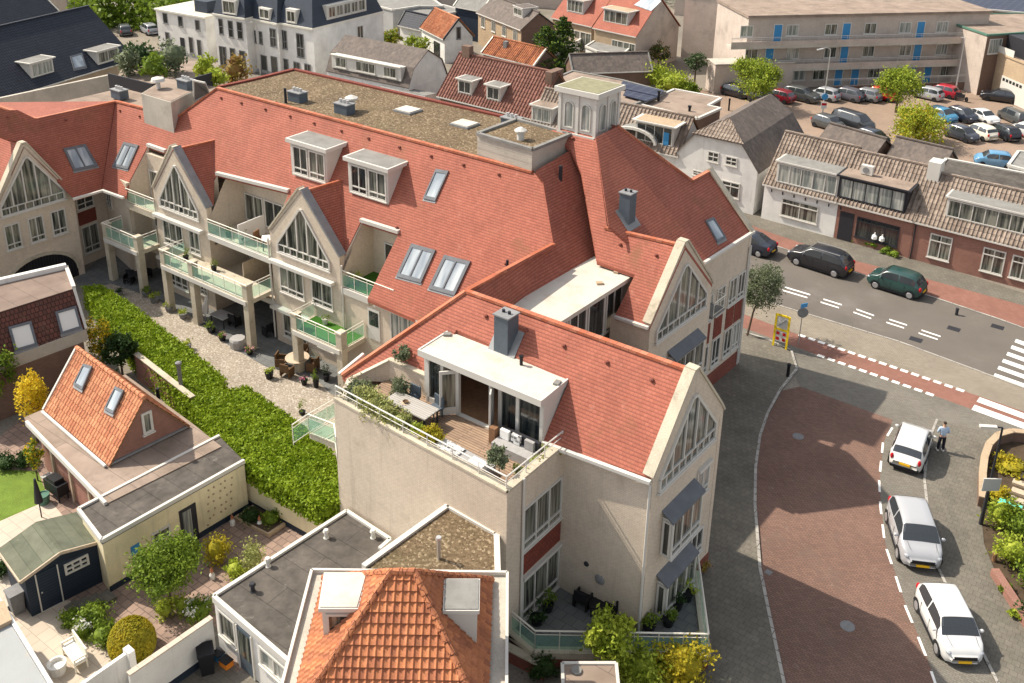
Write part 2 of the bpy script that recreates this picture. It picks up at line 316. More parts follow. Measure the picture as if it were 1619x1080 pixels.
M['whitefab'] = mat('white_fabric', (.8, .79, .76), .95, noise_amt=.05)
M['patfab'] = mat('black_and_white_fabric', (.75, .75, .73), .95, 'brick', (.02, .02, .02), (.7, .7, .7), .16, .12, .008, noise_amt=0)
M['terracotta'] = mat('terracotta', (.42, .17, .09), .9, noise_amt=.3, nscale=5)
M['greypot'] = mat('grey_pot', (.22, .22, .22), .8, noise_amt=.2, nscale=5)
M['darkblue'] = mat('dark_blue_boards', (.022, .034, .055), .6, 'brick', (.02, .03, .048), (.006, .008, .014), 6, .14, .012, off=0, noise_amt=.15)
M['mossfelt'] = mat('mossy_shed_felt', (.16, .165, .12), .95, 'brick', (.13, .14, .10), (.08, .09, .06), 6, .5, .01, noise_amt=.35, nscale=1.5, stain=((.30, .30, .22), .62, .5))
M['orange'] = mat('orange_plastic', (.8, .25, .03), .5, noise_amt=0, bump=0)
M['yellowpl'] = mat('yellow_paint', (.85, .62, .02), .5, noise_amt=.05, bump=0)
M['redlight'] = mat('red_lens', (.45, .012, .02), .2, noise_amt=0, bump=0)
M['lens'] = mat('headlamp_lens', (.35, .37, .4), .08, noise_amt=0, bump=0, spec=1)
M['plate'] = mat('yellow_plate', (.85, .5, .02), .5, noise_amt=0, bump=0)
M['skin'] = mat('skin', (.55, .33, .23), .6, noise_amt=.05, bump=0)
M['tyre'] = mat('tyre_rubber', (.02, .02, .021), .85, noise_amt=0, bump=0)
M['rim'] = mat('alloy_rim', (.5, .5, .52), .3, metal=.7, noise_amt=0, bump=0)
M['blindwhite'] = mat('white_blind', (.72, .71, .67), .8, noise_amt=.05, bump=0)
M['bark'] = mat('bark', (.14, .10, .07), .95, noise_amt=.4, nscale=6, fine=.3)
M['redpanel'] = mat('red_tile_panel', (.26, .065, .045), .85, 'brick', (.20, .05, .035), (.1, .035, .025), .17, .12, .012, noise_amt=.2)
M['solar'] = mat('solar_panel', (.015, .02, .045), .45, 'brick', (.02, .025, .05), (.12, .13, .16), 1.0, 1.6, .02, off=0, noise_amt=0, bump=0, spec=.3)
def leafm(name, a, b, c=None): M[name] = mat(name, a, .6, 'leaf', b, c, noise_amt=0, bump=0)
leafm('leaf_mid', (.13, .20, .022), (.21, .29, .03), (.07, .12, .015))
leafm('leaf_dark', (.03, .065, .018), (.055, .10, .025), (.02, .04, .015))
leafm('leaf_bright', (.28, .35, .03), (.42, .47, .06), (.13, .2, .02))
leafm('leaf_hedge', (.19, .28, .013), (.27, .36, .022), (.09, .15, .01))
leafm('leaf_yellow', (.68, .48, .02), (.80, .62, .04), (.4, .32, .03))
leafm('leaf_variegated', (.26, .29, .09), (.42, .42, .16), (.12, .16, .03))
leafm('leaf_olive', (.13, .16, .09), (.20, .23, .13), (.07, .09, .05))
leafm('leaf_gold', (.46, .36, .02), (.36, .32, .025), (.2, .2, .02))
leafm('leaf_rust', (.28, .14, .05), (.34, .26, .06), (.14, .12, .03))
leafm('flower_pink', (.6, .18, .3), (.8, .45, .5), None)
leafm('flower_white', (.8, .8, .75), (.7, .7, .6), None)
# ------------------------------------------------------------ components
GL = ['glass', 'glass', 'glass2', 'glass2', 'glass3']
_wc = [0]
def window(par, F, s0, s1, z0, z1, cols=2, rail=None, out=.0, fr=.09, name='window', gm=None, fm='white', sill=True, blind=False):
    """frame mesh standing on facade F with a glass pane child; cols panes wide, rail = height of a low crossbar as a fraction"""
    f = MB(); o = F.A; d = F.d; n = F.n
    def b(a0, a1, c0, c1, p0=-.02, p1=.06): f.obox(o, d, n, a0, a1, p0+out, p1+out, c0, c1)
    b(s0, s1, z0, z0+fr); b(s0, s1, z1-fr, z1); b(s0, s0+fr, z0+fr, z1-fr); b(s1-fr, s1, z0+fr, z1-fr)
    for k in range(1, cols): c = s0+(s1-s0)*k/cols; b(c-fr*.4, c+fr*.4, z0+fr, z1-fr, -.02, .05)
    if rail: c = z0+(z1-z0)*rail; b(s0+fr, s1-fr, c-.035, c+.035, -.02, .075)
    if sill: b(s0-.05, s1+.05, z0-.07, z0, -.02, .12)
    if blind: b(s0, s1, z1, z1+.16, 0, .16)
    w = f.build(name, M[fm], par)
    _wc[0] += 1; g = MB(); q = out+.012
    g.face([F.p(s0+fr*.8, z0+fr*.8, q), F.p(s1-fr*.8, z0+fr*.8, q), F.p(s1-fr*.8, z1-fr*.8, q), F.p(s0+fr*.8, z1-fr*.8, q)])
    g.build('pane', M[gm or GL[(_wc[0]*7) % 5]], w); return w
def gable_window(par, F, pts, nm=4, rail=.55, nl=8, fr=.08, out=0., gm='glass2'):
    """window with sloping head: pts outline (s,z) anticlockwise from bottom left; nm mullions above a rail, nl small lights under it"""
    f = MB(); zb = min(p[1] for p in pts); n = len(pts)
    for i in range(n): a = pts[i]; b = pts[(i+1) % n]; f.beam(F.p(a[0], a[1], .04+out), F.p(b[0], b[1], .04+out), .12, .12, F.n)
    def span(z):
        xs = []
        for i in range(n):
            (a, za), (b, zb_) = pts[i], pts[(i+1) % n]
            if (za-z)*(zb_-z) < 0: xs.append(a+(b-a)*(z-za)/(zb_-za))
        return (min(xs), max(xs)) if len(xs) > 1 else None
    def topz(s):
        zs = []
        for i in range(n):
            (a, za), (b, zb_) = pts[i], pts[(i+1) % n]
            if (a-s)*(b-s) <= 0 and abs(a-b) > 1e-6: zs.append(za+(zb_-za)*(s-a)/(b-a))
        return max(zs)
    s0 = min(p[0] for p in pts); s1 = max(p[0] for p in pts); r = zb+rail; sp = span(r) or (s0, s1)
    f.beam(F.p(sp[0], r, .04+out), F.p(sp[1], r, .04+out), .07, .07, F.n)
    for k in range(1, nm+1):
        s = s0+(s1-s0)*k/(nm+1); f.beam(F.p(s, r, .04+out), F.p(s, topz(s), .04+out), .09, .08, F.n)
    for k in range(1, nl):
        s = s0+(s1-s0)*k/nl; f.beam(F.p(s, zb, .04+out), F.p(s, r, .04+out), .06, .06, F.n)
    f.obox(F.A, F.d, F.n, s0-.1, s1+.1, out, out+.14, zb-.12, zb-.04)
    w = f.build('window', M['white'], par); g = MB(); g.cap([F.p(a, z, .012+out) for a, z in pts]); g.build('pane', M[gm], w); return w
def skylight(par, P, c, frame='zinc', gm='skyglass', split=False, tilt=0):
    """c: four pixel corners TL,TR,BR,BL on roof plane P (or 3D points)"""
    q = [Vector(k) if len(k) == 3 else P(*k) for k in c]; N = P.N; f = MB(); h = .09
    cen = sum(q, Vector())/4
    def ring(e0, e1, hh):
        for i in range(4):
            a, b = q[i], q[(i+1) % 4]; A = cen+(a-cen)*e0; B = cen+(b-cen)*e0; A1 = cen+(a-cen)*e1; B1 = cen+(b-cen)*e1
            f.face([A+N*hh, B+N*hh, B1+N*hh, A1+N*hh][::-1] if ((B-A).cross(B1-A)).dot(N) < 0 else [A+N*hh, B+N*hh, B1+N*hh, A1+N*hh])
            f.face([A, B, B+N*hh, A+N*hh])
            f.face([A1+N*hh, B1+N*hh, B1+N*.02, A1+N*.02])
    ring(1.06, .84, h)
    if split:
        a = (q[0]+q[1])/2+N*h*.8; b = (q[2]+q[3])/2+N*h*.8; a2 = cen+(a-cen)*.9; b2 = cen+(b-cen)*.9; f.beam(a2, b2, .09, .06, N)
    w = f.build('skylight', M[frame], par); g = MB()
    t = [cen+(k-cen)*.86+N*.05 for k in q]
    if (t[1]-t[0]).cross(t[2]-t[0]).dot(N) < 0: t = t[::-1]
    g.face(t); g.build('pane', M[gm], w)
    l = MB(); e = (q[2]-q[3]); dn = (q[3]-q[0]).normalized()
    l.face([q[3]+N*.02-e*.06, q[2]+N*.02+e*.06, q[2]+dn*.18+N*.02+e*.06, q[3]+dn*.18+N*.02-e*.06][::1 if (e.cross(dn)).dot(N) > 0 else -1]); l.build('flashing', M['lead'], w)
    return w
def pantiles(mb, poly, tw=.22, th=.33, amp=.03, step=.035, seg=4):
    pts = [Vector(p) for p in poly]; N = newell(pts); N.normalize()
    if N.z < 0: N = -N
    t = Vector((-N.y, N.x, 0)).normalized(); w = N.cross(t); P0 = pts[0]; c0 = P0.dot(N)
    q = [(p.dot(t), p.dot(w)) for p in pts]; v0 = min(v for _, v in q); v1 = max(v for _, v in q); n = len(q)
    def span(v):
        xs = []
        for i in range(n):
            (ua, va), (ub, vb) = q[i], q[(i+1) % n]
            if (va-v)*(vb-v) <= 0 and abs(va-vb) > 1e-9: xs.append(ua+(ub-ua)*(v-va)/(vb-va))
        return (min(xs), max(xs)) if len(xs) > 1 else None
    k = math.floor(v0/th)
    while k*th < v1:
        a = max(k*th, v0+1e-3); b = min((k+1)*th, v1-1e-3); k += 1
        if b-a < .02: continue
        sa, sb = span(a), span(b)
        if not sa or not sb: continue
        lo = min(sa[0], sb[0]); hi = max(sa[1], sb[1]); cols = []
        i = math.floor(lo/tw*seg); 
        us = [lo]+[j*tw/seg for j in range(i+1, math.ceil(hi/tw*seg))]+[hi]
        cols = []
        for u in us:
            ph = (u/tw) % 1; hgt = amp*max(0, sin(2*pi*ph))*1.0+amp*.15*sin(2*pi*ph)
            ua = min(max(u, sa[0]), sa[1]); ub = min(max(u, sb[0]), sb[1])
            cols.append((t*ua+w*a+N*(c0+hgt+step), t*ub+w*b+N*(c0+hgt*.9+.004), t*ua+w*a+N*(c0-.01), ua, ub))
        for x, y in zip(cols, cols[1:]):
            um = ((x[3]+y[3])/2); v_ = (k-.5)*th
            U = [(um, v_)]*4
            mb.face([x[0], y[0], y[1], x[1]], U); mb.face([x[2], y[2], y[0], x[0]], U)
    return mb
def railing(par, pts, z, h=1.0, glass=True, gap=0, name='railing', step=1.1, mid=True, rm='rail', gz=.12):
    f = MB(); g = MB(); r = .03
    for a, b in zip(pts, pts[1:]):
        a = Vector((a[0], a[1], z)); b = Vector((b[0], b[1], z)); L = (b-a).length; up = Vector((0, 0, h)); f.tube(a+up, b+up, r+.005, n=6); 
        if mid: f.tube(a+up*.82, b+up*.82, .018, n=5)
        f.tube(a+up*.08, b+up*.08, .018, n=5)
        k = max(1, round(L/step))
        for i in range(k+1): p = a.lerp(b, i/k); f.tube(p, p+up, .02, n=5)
        if glass: g.face([a+up*gz, b+up*gz, b+up*.78, a+up*.78])
    o = f.build(name, M[rm], par)
    if glass: g.build('glass_panel', M['greenglass'], o)
    return o
# ------------------------------------------------------------ plants
def leaves(mb, c, rad, n, size, rnd, clump=.28, shell=.55, flat=0.0, nc=None):
    c = Vector(c); rx, ry, rz = rad; cs = []
    for _ in range(nc or max(6, n//45)):
        while True:
            p = Vector((rnd.uniform(-1, 1), rnd.uniform(-1, 1), rnd.uniform(-1, 1)))
            if shell < p.length < 1: break
        cs.append(p*.86)
    for i in range(n):
        k = cs[rnd.randrange(len(cs))]; p = k+Vector((rnd.gauss(0, 1), rnd.gauss(0, 1), rnd.gauss(0, 1)))*clump*.6
        p = c+Vector((p.x*rx, p.y*ry, p.z*rz))
        a = Vector((rnd.uniform(-1, 1), rnd.uniform(-1, 1), rnd.uniform(-1, 1)*(1-flat))).normalized(); b = a.orthogonal().normalized(); b = (b*cos(i)+a.cross(b)*sin(i)); s = size*rnd.uniform(.6, 1.3)
        mb.face([p-a*s*.55, p+b*s*.3, p+a*s*.55, p-b*s*.3], [(0, 0)]*4)
    return mb
def tree(name, base, h, rad, label, cat='tree', leaf='leaf_mid', n=2500, size=.22, trunk=.12, crown_z=None, seed=1, group=None, lean=(0, 0), blobs=5, mix=None):
    rnd = random.Random(seed); r = thing(name, base, label, cat, group); B = Vector(base); cz = crown_z or h-rad[2]; t = MB()
    top = B+Vector((lean[0], lean[1], cz)); mid = B+Vector((lean[0]*.3, lean[1]*.3, cz*.5))
    t.tube(B, mid, trunk, trunk*.75, 7); t.tube(mid, top, trunk*.75, trunk*.45, 7)
    for k in range(6):
        a = rnd.uniform(0, 6.28); s = mid.lerp(top, rnd.uniform(.5, 1)); t.tube(s, s+Vector((cos(a)*rad[0]*.7, sin(a)*rad[1]*.7, rad[2]*rnd.uniform(.2, .7))), trunk*.35, trunk*.1, 5)
    t.build('trunk', M['bark'], r); m = MB()
    ms = [M[leaf]]+([M[mix]] if mix else [])
    leaves(m, top, [x*.85 for x in rad], n//2, size, rnd)
    for k in range(blobs):
        a = rnd.uniform(0, 6.28); e = rnd.uniform(-.5, .8); q = top+Vector((cos(a)*rad[0]*.5, sin(a)*rad[1]*.5, rad[2]*.5*e)); leaves(m, q, [x*rnd.uniform(.4, .6) for x in rad], n//(2*blobs), size, rnd)
    if mix: m.mi = [1 if rnd.random() < .35 else 0 for _ in m.mi]
    m.build('crown', ms, r); return r
def shrub(name, base, rad, label, leaf='leaf_mid', n=500, size=.13, seed=1, cat='shrub', group=None, core=True, flowers=None, stem=True):
    rnd = random.Random(seed); r = thing(name, base, label, cat, group); B = Vector(base); m = MB(); c = B+Vector((0, 0, rad[2]*.95))
    if core:
        k = MB(); k.ball(c, rad[0]*.62, rad[1]*.62, rad[2]*.62, 9, 6)
        for i, v in enumerate(k.v): pass
        m.v += k.v; m.f += k.f; m.uv += k.uv; m.mi += k.mi
    leaves(m, c, rad, n, size, rnd, clump=.35, shell=.35); ms = [M[leaf]]
    if flowers:
        a = len(m.f); leaves(m, c+Vector((0, 0, rad[2]*.35)), [x*.9 for x in rad], n//4, size*.9, rnd, shell=.6); m.mi = [0]*a+[1]*(len(m.f)-a); ms.append(M[flowers])
    m.build('foliage', ms, r)
    if stem: s = MB(); s.tube(B, c, .035, .02, 5); s.build('stem', M['bark'], r)
    return r
def dome(name, base, rad, label, leaf, n, size, seed, cat='bush'):
    rnd = random.Random(seed); r = thing(name, base, label, cat); B = Vector(base); m = MB(); c = B+Vector((0, 0, rad[2]*.5)); m.ball(c, rad[0]*.95, rad[1]*.95, rad[2]*.95, 16, 10)
    for i in range(n):
        a = rnd.uniform(0, 2*pi); e = math.asin(rnd.uniform(-.45, 1)); nn = Vector((cos(a)*cos(e), sin(a)*cos(e), sin(e))); q = c+Vector((nn.x*rad[0], nn.y*rad[1], nn.z*rad[2]))*rnd.uniform(.95, 1.03); x = (nn+Vector((rnd.uniform(-1, 1), rnd.uniform(-1, 1), rnd.uniform(-1, 1)))*.7).normalized().orthogonal().normalized(); y = nn.cross(x); s = size*rnd.uniform(.6, 1.3)
        m.face([q-x*s, q-y*s*.6+nn*s*.5, q+x*s, q+y*s*.6], [(0, 0)]*4)
    m.build('foliage', M[leaf], r); return r
def potted(base, r=.25, h=.35, ph=.5, label='', leaf='leaf_mid', pot='greypot', flowers=None, seed=1, n=160, tall=0, group='potted plants', name='potted_plant', size=None):
    rnd = random.Random(seed); t = thing(name, base, label, 'potted plant', group); B = Vector(base)
    p = MB().lathe(B, [(r*.7, 0), (r*.95, h*.9), (r, h), (r*.85, h), (r*.8, h*.85)], 10); p.build('pot', M[pot], t)
    m = MB(); c = B+Vector((0, 0, h+tall+ph*.45)); leaves(m, c, (r*1.35, r*1.35, ph*.6), n, size or max(.07, r*.4), rnd, clump=.4, shell=.2); ms = [M[leaf]]
    if flowers: a = len(m.f); leaves(m, c+Vector((0, 0, ph*.15)), (r*1.3, r*1.3, ph*.5), n//2, max(.07, r*.35), rnd, clump=.4, shell=.3); m.mi = [0]*a+[1]*(len(m.f)-a); ms.append(M[flowers])
    m.build('foliage', ms, t)
    if tall: s = MB(); s.tube(B+Vector((0, 0, h*.8)), c, .03, .02, 6); s.build('stem', M['bark'], t)
    return t
# ------------------------------------------------------------ furniture
def chair(loc, rz, label, mat_='wicker', style='tub', group='chairs', name='chair'):
    r = thing(name, loc, label, 'chair', group); m = M[mat_]; L = Vector(loc); R = Matrix.Rotation(rz, 3, 'Z')
    def bx(mb, x0, x1, y0, y1, z0, z1):
        k = MB().box(x0, x1, y0, y1, z0, z1); mb.v += [tuple(R @ Vector(v)+L) for v in k.v]
        o = len(mb.v)-len(k.v); mb.f += [tuple(i+o for i in f) for f in k.f]; mb.uv += k.uv; mb.mi += k.mi
    s = MB(); bx(s, -.27, .27, -.26, .26, .36, .46); s.build('seat', m, r)
    s = MB(); bx(s, -.29, .29, .24, .31, .40, .92)
    s.build('backrest', m, r)
    for sx in (-1, 1):
        if style == 'tub': s = MB(); bx(s, sx*.30-.035, sx*.30+.035, -.26, .30, .10, .66); s.build('armrest', m, r)
        for sy in (-1, 1): s = MB(); bx(s, sx*.25-.02, sx*.25+.02, sy*.23-.02, sy*.23+.02, 0, .36); s.build('leg', m, r)
    return r
def table(loc, label, rz=0, lx=1.2, ly=.8, h=.74, top='greywood', leg='dark', round_=0, name='table', group=None):
    r = thing(name, loc, label, 'table', group); L = Vector(loc)
    if round_: MB().lathe(L, [(round_*.96, h-.05), (round_, h-.03), (round_, h), (round_*.5, h+.002)], 20).build('table_top', M[top], r); MB().lathe(L, [(.28, 0), (.25, .05), (.09, .12), (.08, h-.05)], 10).build('pedestal', M[leg], r); return r
    e = Vector((cos(rz), sin(rz), 0)); n = Vector((-sin(rz), cos(rz), 0))
    MB().obox(L, e, n, -lx/2, lx/2, -ly/2, ly/2, L.z+h-.05-0, L.z+h).build('table_top', M[top], r)
    for sx in (-1, 1):
        for sy in (-1, 1): MB().obox(L, e, n, sx*(lx/2-.07)-.03, sx*(lx/2-.07)+.03, sy*(ly/2-.07)-.03, sy*(ly/2-.07)+.03, L.z, L.z+h-.05).build('leg', M[leg], r)
    return r
# ------------------------------------------------------------ cars
CARM = {}
def carpaint(key, col):
    if key not in CARM:
        m = mat('car_paint_'+key, col, .28, noise_amt=0, bump=0, spec=.6); m.node_tree.nodes["Principled BSDF"].inputs['Coat Weight'].default_value = .6; m.node_tree.nodes["Principled BSDF"].inputs['Coat Roughness'].default_value = .05; CARM[key] = m
    return CARM[key]
CPROF = {   # x fraction from rear: roof z, belt z, half width, greenhouse half width ; then flags
 'hatch': dict(L=3.65, W=1.74, H=1.50, x=[0, .02, .06, .12, .18, .26, .42, .56, .66, .735, .80, .88, .94, .98, 1.0], z=[.62, .93, 1.0, 1.30, 1.45, 1.49, 1.50, 1.49, 1.44, 1.22, .99, .93, .84, .70, .52],
              b=[.60, .86, .93, .97, .97, .965, .96, .955, .95, .95, .96, .90, .80, .66, .50], w=[.70, .80, .90, .96, .98, 1, 1, 1, 1, 1, .99, .96, .88, .76, .62], rear=(2, 3), roof=(4, 8), front=(8, 10), side=(3, 9)),
 'suv': dict(L=4.65, W=1.88, H=1.66, x=[0, .015, .05, .10, .15, .24, .42, .56, .63, .70, .76, .86, .94, .98, 1.0], z=[.7, 1.0, 1.1, 1.36, 1.52, 1.62, 1.66, 1.64, 1.58, 1.34, 1.12, 1.06, .97, .82, .6],
              b=[.68, .96, 1.04, 1.08, 1.08, 1.08, 1.07, 1.06, 1.05, 1.05, 1.08, 1.02, .93, .78, .58], w=[.74, .84, .93, .97, .99, 1, 1, 1, 1, 1, .99, .97, .9, .8, .66], rear=(2, 4), roof=(4, 8), front=(8, 10), side=(3, 9)),
 'sedan': dict(L=4.5, W=1.78, H=1.45, x=[0, .02, .06, .15, .2, .30, .42, .54, .60, .68, .74, .86, .94, .98, 1.0], z=[.6, .92, .98, 1.02, 1.14, 1.40, 1.45, 1.43, 1.38, 1.14, .97, .91, .82, .68, .5],
              b=[.58, .88, .95, .97, .97, .96, .95, .94, .94, .94, .95, .89, .79, .65, .48], w=[.72, .82, .92, .97, .99, 1, 1, 1, 1, 1, .99, .96, .88, .77, .62], rear=(3, 5), roof=(5, 8), front=(8, 10), side=(4, 9)),
 'van': dict(L=4.9, W=1.9, H=1.9, x=[0, .01, .03, .06, .1, .24, .42, .60, .72, .79, .84, .90, .95, .98, 1.0], z=[.8, 1.1, 1.3, 1.75, 1.86, 1.9, 1.9, 1.88, 1.84, 1.55, 1.22, 1.12, 1.02, .82, .6],
              b=[.75, 1.0, 1.1, 1.15, 1.15, 1.15, 1.15, 1.14, 1.14, 1.12, 1.14, 1.06, .96, .78, .58], w=[.84, .92, .97, 1, 1, 1, 1, 1, 1, 1, .99, .97, .92, .82, .7], rear=(2, 3), roof=(4, 8), front=(8, 10), side=(5, 9))}
def car(loc, heading, label, kind='hatch', paint='white', col=(.8, .8, .8), group=None, cat='car', detail=True, roof=None, scale=1.0):
    """heading: unit vector the car faces"""
    P = CPROF[kind]; L, Wd, Hh = P['L'], P['W'], P['H']; r = thing('parked_car', (0, 0, 0), label, cat, group); n = len(P['x']); pm = carpaint(paint, col); grid = []
    for i in range(n):
        x = (P['x'][i]-.5)*L; hw = Wd/2*P['w'][i]; b = P['b'][i]; z = max(P['z'][i], b); gh = max(0, z-b); tw = hw-.06-.34*gh; lo = .20 if 1 < i < n-2 else .30
        rowp = [(x, hw*.90, lo), (x, hw*.985, lo+.12), (x, hw, .5*(lo+b)), (x, hw*.975, b-.10), (x, hw*.945, b-.01), (x, tw+.015 if gh > .05 else hw*.90, b+gh*.90+(.0 if gh > .05 else .01)), (x, (tw-.07) if gh > .05 else hw*.75, z), (x, (tw-.07)*.5 if gh > .05 else hw*.38, z+.015), (x, 0, z+.02)]
        grid.append([Vector(p) for p in rowp]+[Vector((p[0], -p[1], p[2])) for p in rowp[-2::-1]])
    m = len(grid[0]); body = MB(); g = {'side_window': MB(), 'side_window ': MB(), 'windscreen': MB(), 'rear_window': MB()}
    def inset(q, k=.93, out=.006):
        c = sum(q, Vector())/4; N = newell(q).normalized(); return [c+(p-c)*k+N*out for p in q]
    for i in range(n-1):
        for j in range(m-1):
            body.face([grid[i][j+1], grid[i+1][j+1], grid[i+1][j], grid[i][j]])
    body.face(grid[0]); body.face(grid[-1][::-1])
    def quad(i0, i1, j0, j1): return [grid[i0][j1], grid[i1][j1], grid[i1][j0], grid[i0][j0]]
    a, b_ = P['side']
    for (j0, j1) in ((4, 5), (m-6, m-5)):
        cuts = [(a, (a+b_)//2), ((a+b_)//2, b_)]
        for (i0, i1) in cuts:
            top = [grid[k][5 if j0 == 4 else m-6]+Vector((0, 0, 0)) for k in range(i0, i1+1)]; bot = [grid[k][4 if j0 == 4 else m-5] for k in range(i0, i1+1)]
            sgn = 1 if j0 == 4 else -1; o = Vector((0, sgn*.012, .004))
            for k in range(len(top)-1):
                e0 = .08 if k == 0 else 0; e1 = .08 if k == len(top)-2 else 0
                t0 = bot[k].lerp(top[k], .93).lerp(bot[k+1].lerp(top[k+1], .93), e0)+o; t1 = bot[k+1].lerp(top[k+1], .93).lerp(bot[k].lerp(top[k], .93), e1)+o
                b0 = bot[k].lerp(bot[k+1], e0).lerp(top[k], .06)+o; b1 = bot[k+1].lerp(bot[k], e1).lerp(top[k+1], .06)+o
                g['side_window' if sgn > 0 else 'side_window '].face([t0, t1, b1, b0] if sgn > 0 else [b0, b1, t1, t0])
    for nm, (i0, i1) in (('windscreen', P['front']), ('rear_window', P['rear'])):
        for k in range(i0, i1):
            for j in range(5, m-6):
                q = [grid[k][j+1], grid[k+1][j+1], grid[k+1][j], grid[k][j]]; N = newell(q).normalized()
                def sh(p): return Vector((p.x, p.y*.97, p.z))+N*.012
                g[nm].face([sh(p) for p in q])
    body.build('body', [pm], r, smooth=True, weld=True)
    for k, mbx in g.items(): mbx.build(k.strip(), M['carglass'], r, smooth=('side' not in k), weld=True)
    xr, xf = -.5*L+.17*L+.05, .5*L-.19*L-.02; rw = .32 if kind in ('suv', 'van') else .29
    if True:
        for x in (xr, xf):
            for s in (-1, 1):
                y = s*(Wd/2-.10); w = MB(); w.tube((x, y-s*.10, rw), (x, y+s*.105, rw), rw, n=20); o = w.build('wheel', M['tyre'], r)
                if detail:
                    k = MB(); k.tube((x, y+s*.105, rw), (x, y+s*.118, rw), rw*.68, rw*.62, n=14); k.build('rim', M['rim'], o)
                    h = MB()
                    for q in range(5): an = q*2*pi/5; 
                    arch = MB(); pts = [(x+cos(t)*(rw+.06), s*(Wd/2*1.0+.002), rw+sin(t)*(rw+.06)) for t in [pi*k/10 for k in range(11)]]
                    pin = [(x+cos(t)*(rw-.02), s*(Wd/2*1.0+.002), rw+sin(t)*(rw-.02)) for t in [pi*k/10 for k in range(11)]]
                    for A, B, C, D in zip(pts, pts[1:], pin[1:], pin): arch.face([A, B, C, D] if s < 0 else [D, C, B, A])
                    arch.build('wheel_arch', M['black'], r)
    d = MB()
    zl = P['b'][-3]-.08
    for s in (-1, 1):
        h = MB(); h.ball((L/2-.22, s*Wd/2*.72, zl-.02), .17, .13, .085, 10, 6); h.build('headlight', M['lens'], r, smooth=True)
        t = MB(); t.ball((-L/2+.10, s*Wd/2*.76, P['b'][1]-.06), .10, .10, .17, 8, 6); t.build('tail_light', M['redlight'], r, smooth=True)
        q = MB(); xm = (P['x'][P['front'][1]]-.5)*L-.28; q.ball((xm, s*(Wd/2+.07), P['b'][8]+.04), .07, .11, .08, 8, 6); q.build('wing_mirror', [pm], r, smooth=True)
    if detail:
        for s in (-1, 1):
            for fx in (-.21, .04, .26):
                dl_ = MB(); dl_.box(fx*L-.008, fx*L+.008, min(s*Wd/2*.99, s*(Wd/2+.004)), max(s*Wd/2*.99, s*(Wd/2+.004)), .32, P['b'][6]-.1); dl_.build('door_seam', M['black'], r)
            sl_ = MB(); sl_.box(-L*.28, L*.24, min(s*Wd/2*.9, s*(Wd/2+.01)), max(s*Wd/2*.9, s*(Wd/2+.01)), .17, .27); sl_.build('sill', M['black'], r)
        bn = MB(); xw = (P['x'][P['front'][1]]-.5)*L
        for s in (-1, 1): bn.beam((xw+.02, s*Wd*.33, P['z'][P['front'][1]]+.02), (L/2-.25, s*Wd*.30, P['z'][-4]+.015), .012)
        bn.build('bonnet_seam', M['greypot'], r)
        gz = MB(); gz.box(L/2-.05, L/2+.012, -Wd*.26, Wd*.26, .46, .60); gz.build('grille', M['black'], r)
        gz = MB(); gz.box(L/2-.02, L/2+.03, -.26, .26, .32, .42); gz.build('number_plate', M['plate'], r)
        gz = MB(); gz.box(-L/2-.03, -L/2+.02, -.26, .26, .48, .58); gz.build('number_plate', M['plate'], r)
        gz = MB(); gz.box(-L/2-.012, -L/2+.2, -Wd*.40, Wd*.40, .24, .40); gz.build('bumper', M['black'], r)
    if roof: 
        for s in (-1, 1): MB().beam(((P['x'][4]-.5)*L, s*(Wd/2-.32), Hh+.03), ((P['x'][8]-.5)*L, s*(Wd/2-.32), Hh+.01), .035).build('roof_rail', M[roof], r)
    r.location = loc; r.rotation_euler = (0, 0, atan2(heading[1], heading[0])); r.scale = (scale,)*3
    return r
def car_px(p_rear, p_front, *a, **k):
    """pixels of the car's ground centre at rear and front"""
    A = W(*p_rear); B = W(*p_front); d = B-A; c = (A+B)/2; return car((c.x, c.y, 0), d.normalized(), *a, **k)
# ------------------------------------------------------------ ground
def sheet(name, px, m, z, extra=None):
    b = MB(); b.cap([W(x, y, z) for x, y in px] if not extra else extra)
    if b.f and sum(newell([Vector(b.v[i]) for i in f]).z for f in b.f) < 0: b.f = [f[::-1] for f in b.f]
    return structure(name, b, M[m])
def raised(name, px, m, h, z0=-.02, kerb=None):
    b = MB(); b.prism([W(x, y, h) for x, y in px], z0, h, bottom=False); return structure(name, b, M[m])
g = MB(); g.face([(-700, -60, 0), (700, -60, 0), (700, 1400, 0), (-700, 1400, 0)]); structure('ground', g, M['ground'])
RN = [(1100, 350), (1220, 387), (1352, 431), (1484, 473), (1580, 505), (1640, 527), (1800, 590)]
RS = [(1090, 432), (1190, 470), (1240, 486), (1420, 540), (1574, 597), (1640, 622), (1800, 690)]
sheet('main_road', RN+RS[::-1], 'asphalt', .004)
sheet('north_cycle_path', [(1100, 322), (1219, 368), (1344, 410), (1458, 439), (1640, 489), (1800, 535)]+RN[::-1], 'redpath', .008)
sheet('north_pavement', [(1100, 295), (1205, 330), (1350, 375), (1500, 425), (1640, 470), (1800, 520), (1800, 535), (1640, 489), (1458, 439), (1344, 410), (1219, 368), (1100, 322)], 'slabs', .012)
PN = [(1090, 468), (1185, 500), (1268, 531), (1518, 616), (1640, 658), (1800, 720)]
PS_ = [(1090, 490), (1180, 520), (1297, 563), (1470, 623), (1545, 650), (1640, 684), (1800, 745)]
sheet('verge_strip', RS+PN[::-1], 'tanpave', .012)
sheet('south_cycle_path', PN+PS_[::-1], 'redpath', .008)
sheet('side_street_entry', PS_+[(1800, 900), (1640, 760), (1560, 700), (1412, 664), (1265, 611), (1240, 560), (1120, 540)], 'greypave', .012)
CR = [(1412, 664), (1397, 700), (1391, 760), (1393, 800), (1400, 860), (1417, 910), (1433, 960), (1450, 1000), (1466, 1040), (1490, 1110), (1520, 1200)]
